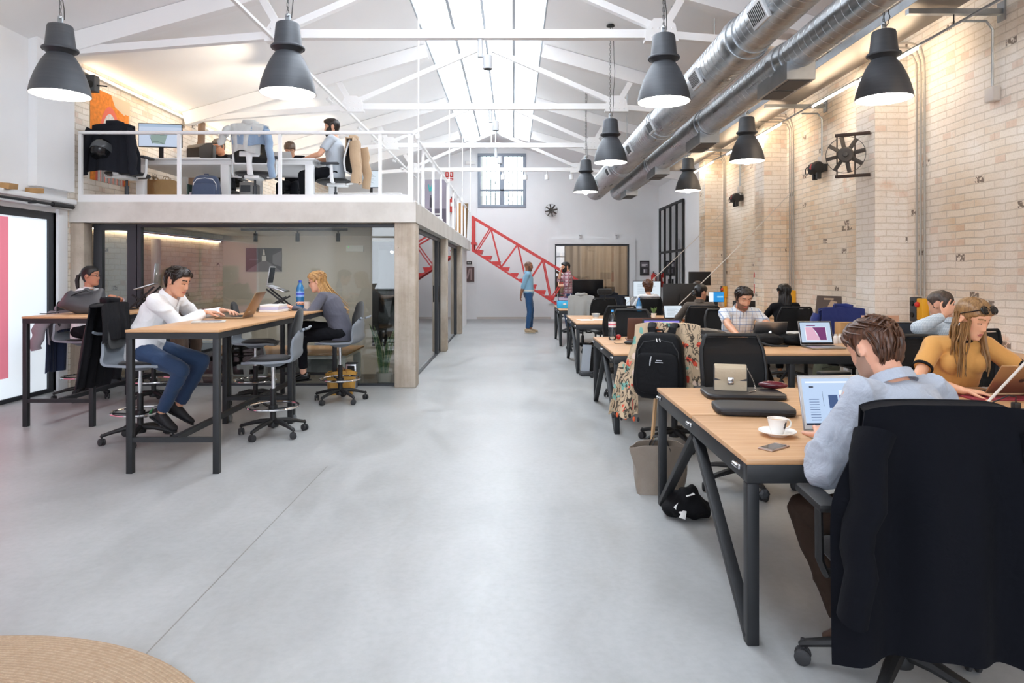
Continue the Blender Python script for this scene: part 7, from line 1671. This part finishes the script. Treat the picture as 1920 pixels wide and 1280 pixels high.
b = MB(); lump(b, (0, 0, .16), (.34, .28, .32), .85, 9, .03, 7); tag(b.build('plastic_sack', m_glass('cloudy plastic', '#E3EBEE', 1.8), None, (-2.42, 10.95, ZD), ang=70), 'cloudy plastic sack on the mezzanine floor behind the beige jacket', 'sack')
for i, (x, y, a, lb) in enumerate(((-5.58, 7.55, 15, 'flattened cardboard offcut on the left wall ledge'), (-5.6, 7.98, -20, 'smaller cardboard offcut farther along the left wall ledge'))):
    tag(MB().box((0, 0, .03), (.09, .22 - .06 * i, .06), (.1, .15, 0), .003).build('cardboard_piece', M_card, None, (x, y, 2.405), (0, 0, R(a))), lb, 'cardboard', 'cardboard on the ledge')
t = thing('awning_rod', 'black awning rod along the top of the shopfront window', 'rod', (-5.55, 5.6, 2.30)); MB().sweep([(0, -2.9, 0), (0, 2.75, 0)], .016, 8).build('rod', M_blk, t); MB().sweep([(0, 2.62, 0), (0, 3.0, 0)], [.03, .026], 10).build('rod_end', M_plas, t); MB().span((-.15, 2.3, -.02), (.0, 2.34, .02)).build('rod_bracket', M_blk, t)
# ------------------------------------------------------------------ standing tables
ZH = 1.055
laptop((-2.60, 6.36, ZH), R(-84), 'bronze lidded laptop under the hands of the person in white shirt', mat('bronze laptop shell', '#8E7355', .35, .6), 'doc', 118, .36, .25, 'black', 'plain')
t = thing('newspaper', 'folded newspaper on the front of the nearest standing table', 'newspaper', (-2.58, 5.78, ZH), R(20)); MB().box((0, 0, .006), (.26, .18, .012), None, .003).build('pages', mat('newsprint', '#C9C6C0', .85, var=.12, vscale=60), t); MB().box((.02, .0, .0128), (.16, .1, .0012)).build('photo', md, t)
t = thing('paper_stack', 'stack of white papers on the castered standing table', 'papers', (-2.58, 7.35, ZH), R(85))
for q in range(3): MB().box((.004 * q, .003 * q, .014 + q * .026), (.28, .2, .025), (0, 0, .05 * q), .002).build('bundle', M_paper if q != 1 else mat('lilac paper', '#C3C3DE', .8), t)
def riser(loc, rz, label, h):
    t = thing('laptop_riser', label, 'laptop riser', loc, rz, None)
    for s in (-1, 1): MB().bar((s * .10, -.14, .012), (s * .10, .12, h + .06), .014, .02).build('riser_arm', M_plas, t); MB().bar((s * .115, .12, .01), (s * .115, -.11, h - .03), .012, .02).build('riser_strut', M_plas, t)
    MB().span((-.12, -.15, 0), (.12, -.12, .012)).build('riser_foot', M_plas, t); MB().span((-.125, .10, 0), (.125, .13, .012)).build('riser_foot', M_plas, t); return t
riser((-2.78, 8.08, ZH), R(98), 'black folding riser on the castered standing table', .17); laptop((-2.79, 8.08, ZH + .225), R(98), 'silver laptop tilted up on the black riser facing the blonde person', M_alu, 'dark', 100, .32, .22, 'white', tilt=R(20))
riser((-4.24, 7.88, ZH), R(-82), 'black folding riser on the shopfront table', .20); laptop((-4.24, 7.88, ZH + .255), R(-70), 'silver laptop with a pale fruit mark on the riser by the shopfront', M_alu, 'doc', 112, .32, .22, 'white', 'apple', tilt=R(18))
bottle((-2.52, 8.06, ZH), 'large blue water bottle before the blonde person', .33, .047, M_blueg, '#2A4FC0', '#8FB4EC', '#3A50C8')
t = thing('mug', 'pale glass mug beside the large blue bottle', 'mug', (-2.37, 7.83, ZH)); MB().lathe([(0, 0), (.032, 0), (.038, .09), (.036, .09), (.03, .006), (0, .006)], 24).build('mug_wall', mat('milky mug glass', '#E6DCD4', .2, alpha=.75), t); MB().sweep([(.036, 0, .075), (.058, 0, .07), (.058, 0, .03), (.035, 0, .022)], .005, 8).build('mug_handle', mat('milky mug glass', '#E6DCD4', .2, alpha=.75), t)
t = thing('keyboard', 'white keyboard under the hands of the blonde person', 'keyboard', (-2.62, 7.72, ZH), R(95)); MB().box((0, 0, .008), (.30, .11, .014), None, .004).build('keyboard_body', M_whp, t); b = MB()
for r in range(4):
    for c in range(11): b.box((-.125 + c * .025, -.036 + r * .024, .0165), (.021, .02, .004))
b.build('key', M_paper, t)
tag(MB().box((0, 0, .004), (.20, .09, .008), None, .002).build('notebook', mat('red notebook', '#C2574C', .6), None, (-2.68, 7.55, ZH), (0, 0, R(70))), 'red edged notebook beside the white keyboard', 'notebook')
t = thing('sunglasses', 'black sunglasses near the edge of the castered standing table', 'sunglasses', (-2.30, 7.42, ZH), R(100)); b = MB()
for s in (-1, 1): b.ball((s * .033, 0, .02), (.028, .006, .02), u=14, v=8)
b.sweep([(-.01, 0, .026), (.01, 0, .026)], .004, 6); b.build('lenses', mat('dark sunglasses', '#17120F', .15), t)
for s in (-1, 1): MB().sweep([(s * .06, 0, .026), (s * .06, .07, .024), (s * .055, .13, .01)], .003, 6).build('temple', M_specs, t)
t = thing('speaker_column', 'silver and black box with a blue light by the meeting room glass', 'device', (-2.08, 8.78, 0)); MB().box((0, 0, .155), (.13, .10, .31), None, .006).build('case', M_alu, t); MB().box((0, -.051, .165), (.09, .004, .24)).build('front_panel', M_plas, t); MB().ball((0, -.054, .18), (.010, .003, .010)).build('indicator', emit('blue indicator', '#3A6BFF', 4.0), t); MB().box((0, 0, .318), (.14, .11, .012), None, .003).build('lid', M_plas, t)
# snake plant on the inside step
t = thing('snake_plant', 'snake plant in a pale pot inside the meeting room glass', 'plant', (-1.74, 9.17, -.03)); MB().lathe([(0, 0), (.075, 0), (.10, .15), (.105, .17), (.098, .17), (.09, .15), (0, .14)], 28).build('pot', mat('pale clay pot', '#C9BFB2', .8), t)
rn = random.Random(3)
gm = NT('snake plant leaf'); w_ = gm.noise(gm.map(gm.obj(), (4, 4, 26)), 2.0, 3); gm.l.new(gm.ramp(w_, [(.35, '#3F5C42'), (.55, '#7A9870'), (.7, '#4F7050')]), gm.b.inputs['Base Color']); gm.P(Roughness=.45); M_leaf = reg('snake plant leaf', gm); M_ledge = mat('leaf yellow edge', '#B9BE8A', .5)
for q in range(13):
    a = q * 2.4; r0 = .015 + .045 * rn.random(); L = lerp(.38, .72, rn.random()); lean_ = lerp(.05, .22, rn.random()); tw = rn.random() * 3
    p0 = V((r0 * math.cos(a), r0 * math.sin(a), .14)); pts = [p0 + V((math.cos(a) * lean_ * g * g, math.sin(a) * lean_ * g * g, L * g)) for g in (0, .2, .45, .7, .88, 1)]
    rr = [(.016, .004), (.026, .004), (.030, .003), (.025, .003), (.013, .002), (.001, .001)]; sd = V((math.cos(tw), math.sin(tw), 0))
    lo = MB().sweep(pts, rr, 8, side=sd).build('leaf', M_leaf, t)
    MB().sweep([p + sd * (r_[0] * .97) for p, r_ in zip(pts, rr)], [.003, .003, .003, .003, .002, .001], 5).sweep([p - sd * (r_[0] * .97) for p, r_ in zip(pts, rr)], [.003, .003, .003, .003, .002, .001], 5).build('leaf_edge', M_ledge, lo)
# meeting room track lights and warm strip
t = thing('ceiling_track', 'black track with three spots on the meeting room ceiling', 'track light', (-3.5, 10.9, 2.165)); MB().box((0, 0, 0), (1.7, .035, .04)).build('track', M_plas, t)
for x in (-.62, .05, .70): b = MB(); b.sweep([(x, 0, -.02), (x, 0, -.07)], .012, 8).lathe([(0, -.09), (.032, -.09), (.032, .04), (0, .04)], 16, (x, 0, -.10)); b.build('spot_head', M_plas, t)
t = thing('strip_light', 'warm strip light along the meeting room brick wall', 'strip light', (-5.65, 11.2, 2.10)); MB().span((-.03, -2.1, -.02), (.03, 2.0, .02)).build('channel', M_dkgrey, t); MB().sweep([(0, -2.05, -.03), (0, 1.95, -.03)], .010, 8).build('light_tube', M_led2, t)
t = thing('standpipe', 'white pipe running up the meeting room brick wall', 'pipe', (-5.58, 10.65, -.5)); MB().sweep([(0, 0, 0), (0, 0, 2.5)], .07, 14).build('pipe_run', M_whp, t); MB().lathe([(.07, -.02), (.085, -.02), (.085, .02), (.07, .02)], 18, (0, 0, 1.2)).build('pipe_joint', M_whp, t)
# slack cables and hanging leads
wc = mat('pale cable', '#CFC9C0', .6)
for i, (a, b_, lb) in enumerate((((4.5, 3.2, 3.35), (2.45, 3.56, .775), 'pale cable slanting down to the power strip on the nearest desk'), ((4.54, 11.2, 2.78), (2.42, 10.95, .745), 'pale cable slanting from the brick wall to the third desk'), ((4.54, 14.75, 2.8), (2.3, 14.5, .745), 'pale cable slanting from the brick wall to the farthest desk'))):
    a, b_ = V(a), V(b_); tag(MB().sweep([lerp(a, b_, q / 8) - V((0, 0, .03 * math.sin(math.pi * q / 8))) for q in range(9)], .007, 6).build('power_cable', wc), lb, 'cable', 'slanting power cables')
# rug
t = NT('braided jute'); p = t.sep(t.obj()); rd = t.math('SQRT', t.math('ADD', t.math('MULTIPLY', p[0], p[0]), t.math('MULTIPLY', p[1], p[1])))
wv = t.math('SINE', t.math('MULTIPLY', rd, 420)); ang = t.n.new('ShaderNodeMath'); ang.operation = 'ARCTAN2'; t.l.new(p[1], ang.inputs[0]); t.l.new(p[0], ang.inputs[1]); wa = t.math('SINE', t.math('ADD', t.math('MULTIPLY', ang.outputs[0], 480), t.math('MULTIPLY', rd, 900)))
hgt = t.math('ADD', t.math('MULTIPLY', wv, .6), t.math('MULTIPLY', wa, .3)); c = t.mix(t.ramp(t.noise(t.obj(), 40, 4, .7), [(.3, 0.0), (.7, .6)]), '#B79A7C', '#D8C2A6'); c = t.mix(t.math('MULTIPLY', t.math('ADD', hgt, 1), .22), '#8E745A', c, 'MIX') if False else t.mix(t.ramp(hgt, [(.2, .45), (.6, 0.0)]), c, '#9A8066')
t.l.new(c, t.b.inputs['Base Color']); t.P(Roughness=.95); t.bump(hgt, .8, .006)
tag(MB().lathe([(0, 0), (1.265, 0), (1.276, .008), (1.27, .018), (1.25, .02), (0, .02)], 96).build('rug', t.m, None, (-1.97, 1.47, 0)), 'round braided jute rug on the concrete floor', 'rug')
# store room glimpsed through the internal window
t = thing('curtain', 'beige curtain in the dim room behind the internal window', 'curtain', (3.0, YB + 3.0, 0)); MB().sheet(lambda u, v: ((u - .5) * 2.6, .05 * math.sin(u * 60), .3 + 2.4 * v), 120, 3, .006).build('cloth', mat('beige curtain', '#CCC2B6', .9), t); MB().sweep([(-1.4, 0, 2.72), (1.4, 0, 2.72)], .015, 8).build('curtain_rod', M_blk, t)
t = thing('cabinet', 'low dark cabinet behind the internal window', 'cabinet', (2.9, YB + 1.9, 0)); MB().span((-.6, -.25, 0), (.6, .25, 1.0)).build('carcass', mat('dark cabinet', '#4A4845', .6), t)
for x in (-.3, .3): MB().span((x - .28, -.27, .06), (x + .28, -.2505, .96)).build('cabinet_door', mat('dark cabinet front', '#56534F', .6), t)
t = thing('bicycle', 'bicycle standing in the dim room behind the internal window', 'bicycle', (2.05, YB + 1.6, 0))
for x in (-.52, .52): MB().sweep([(x + .33 * math.cos(q * math.pi / 16), 0, .34 + .33 * math.sin(q * math.pi / 16)) for q in range(32)], .016, 6, closed=True).build('wheel', M_rub, t)
b = MB()
for a, c in (((-.52, .34), (-.2, .85)), ((-.2, .85), (.42, .82)), ((-.05, .36), (.42, .82)), ((-.05, .36), (-.2, .9)), ((-.52, .34), (-.05, .36)), ((.52, .34), (.40, .95))): b.sweep([(a[0], 0, a[1]), (c[0], 0, c[1])], .014, 6)
b.build('bike_frame', M_galv, t); MB().sweep([(.40, -.25, 1.0), (.42, 0, .97), (.40, .25, 1.0)], .012, 6).build('handlebar', M_plas, t); MB().ball((-.21, 0, .93), (.12, .05, .03)).build('saddle', M_plas, t)
# ------------------------------------------------------------------ camera, sky, exposure
cam = bpy.data.cameras.new('camera'); cam.sensor_width = 36.0; cam.lens = 36.0 * F / 1920.0
cam.shift_x = -(CX - 960) / 1920.0; cam.shift_y = -(640 - CY) / 1920.0
cam.clip_start = .05; cam.clip_end = 200
co = bpy.data.objects.new('camera', cam); COL.objects.link(co)
co.location = (0, 0, H); co.rotation_euler = (R(90), 0, 0); SC.camera = co
w = bpy.data.worlds.new('sky'); SC.world = w; w.use_nodes = True
bg = w.node_tree.nodes['Background']; bg.inputs[0].default_value = (.86, .93, 1.0, 1); bg.inputs[1].default_value = 3.0
SC.view_settings.view_transform = 'Standard'; SC.view_settings.look = 'None'
SC.view_settings.gamma = 1.0; SC.view_settings.use_curve_mapping = False
SC.view_settings.exposure = 0.74
SC.cycles.use_denoising = True
SC.cycles.max_bounces = 10; SC.cycles.diffuse_bounces = 8; SC.cycles.glossy_bounces = 4; SC.cycles.transparent_max_bounces = 12; SC.cycles.transmission_bounces = 4
SC.cycles.sample_clamp_indirect = 6.0; SC.cycles.caustics_reflective = False; SC.cycles.caustics_refractive = False

for y in HEADS:      # warm wash lights in the heads of the left track, aimed at the eave
    l = bpy.data.lights.new('wash_light', 'SPOT'); l.energy = 55; l.color = (1.0, .82, .62); l.spot_size = R(70); l.spot_blend = .8; l.shadow_soft_size = .04
    o = bpy.data.objects.new('wash_light', l); COL.objects.link(o); o.location = (-2.98, y, 4.17)
    o.rotation_euler = (V((-5.2, y + .3, 4.36)) - o.location).to_track_quat('-Z', 'Y').to_euler()

for x in (-4.12, -3.45, -2.80):      # lamps in the three spot heads of the meeting room track
    l = bpy.data.lights.new('track_spot', 'SPOT'); l.energy = 22; l.color = (1.0, .94, .86); l.spot_size = R(120); l.spot_blend = .7; l.shadow_soft_size = .03
    o = bpy.data.objects.new('track_spot', l); COL.objects.link(o); o.location = (x, 10.9, 1.96); o.rotation_euler = (R(48), 0, 0)

l = bpy.data.lights.new('store_fill', 'POINT'); l.energy = 55; l.color = (1.0, .95, .88); l.shadow_soft_size = .15      # added point light brightening the store room, no fixture there
o = bpy.data.objects.new('store_fill', l); COL.objects.link(o); o.location = (3.0, YB + 1.4, 2.75)
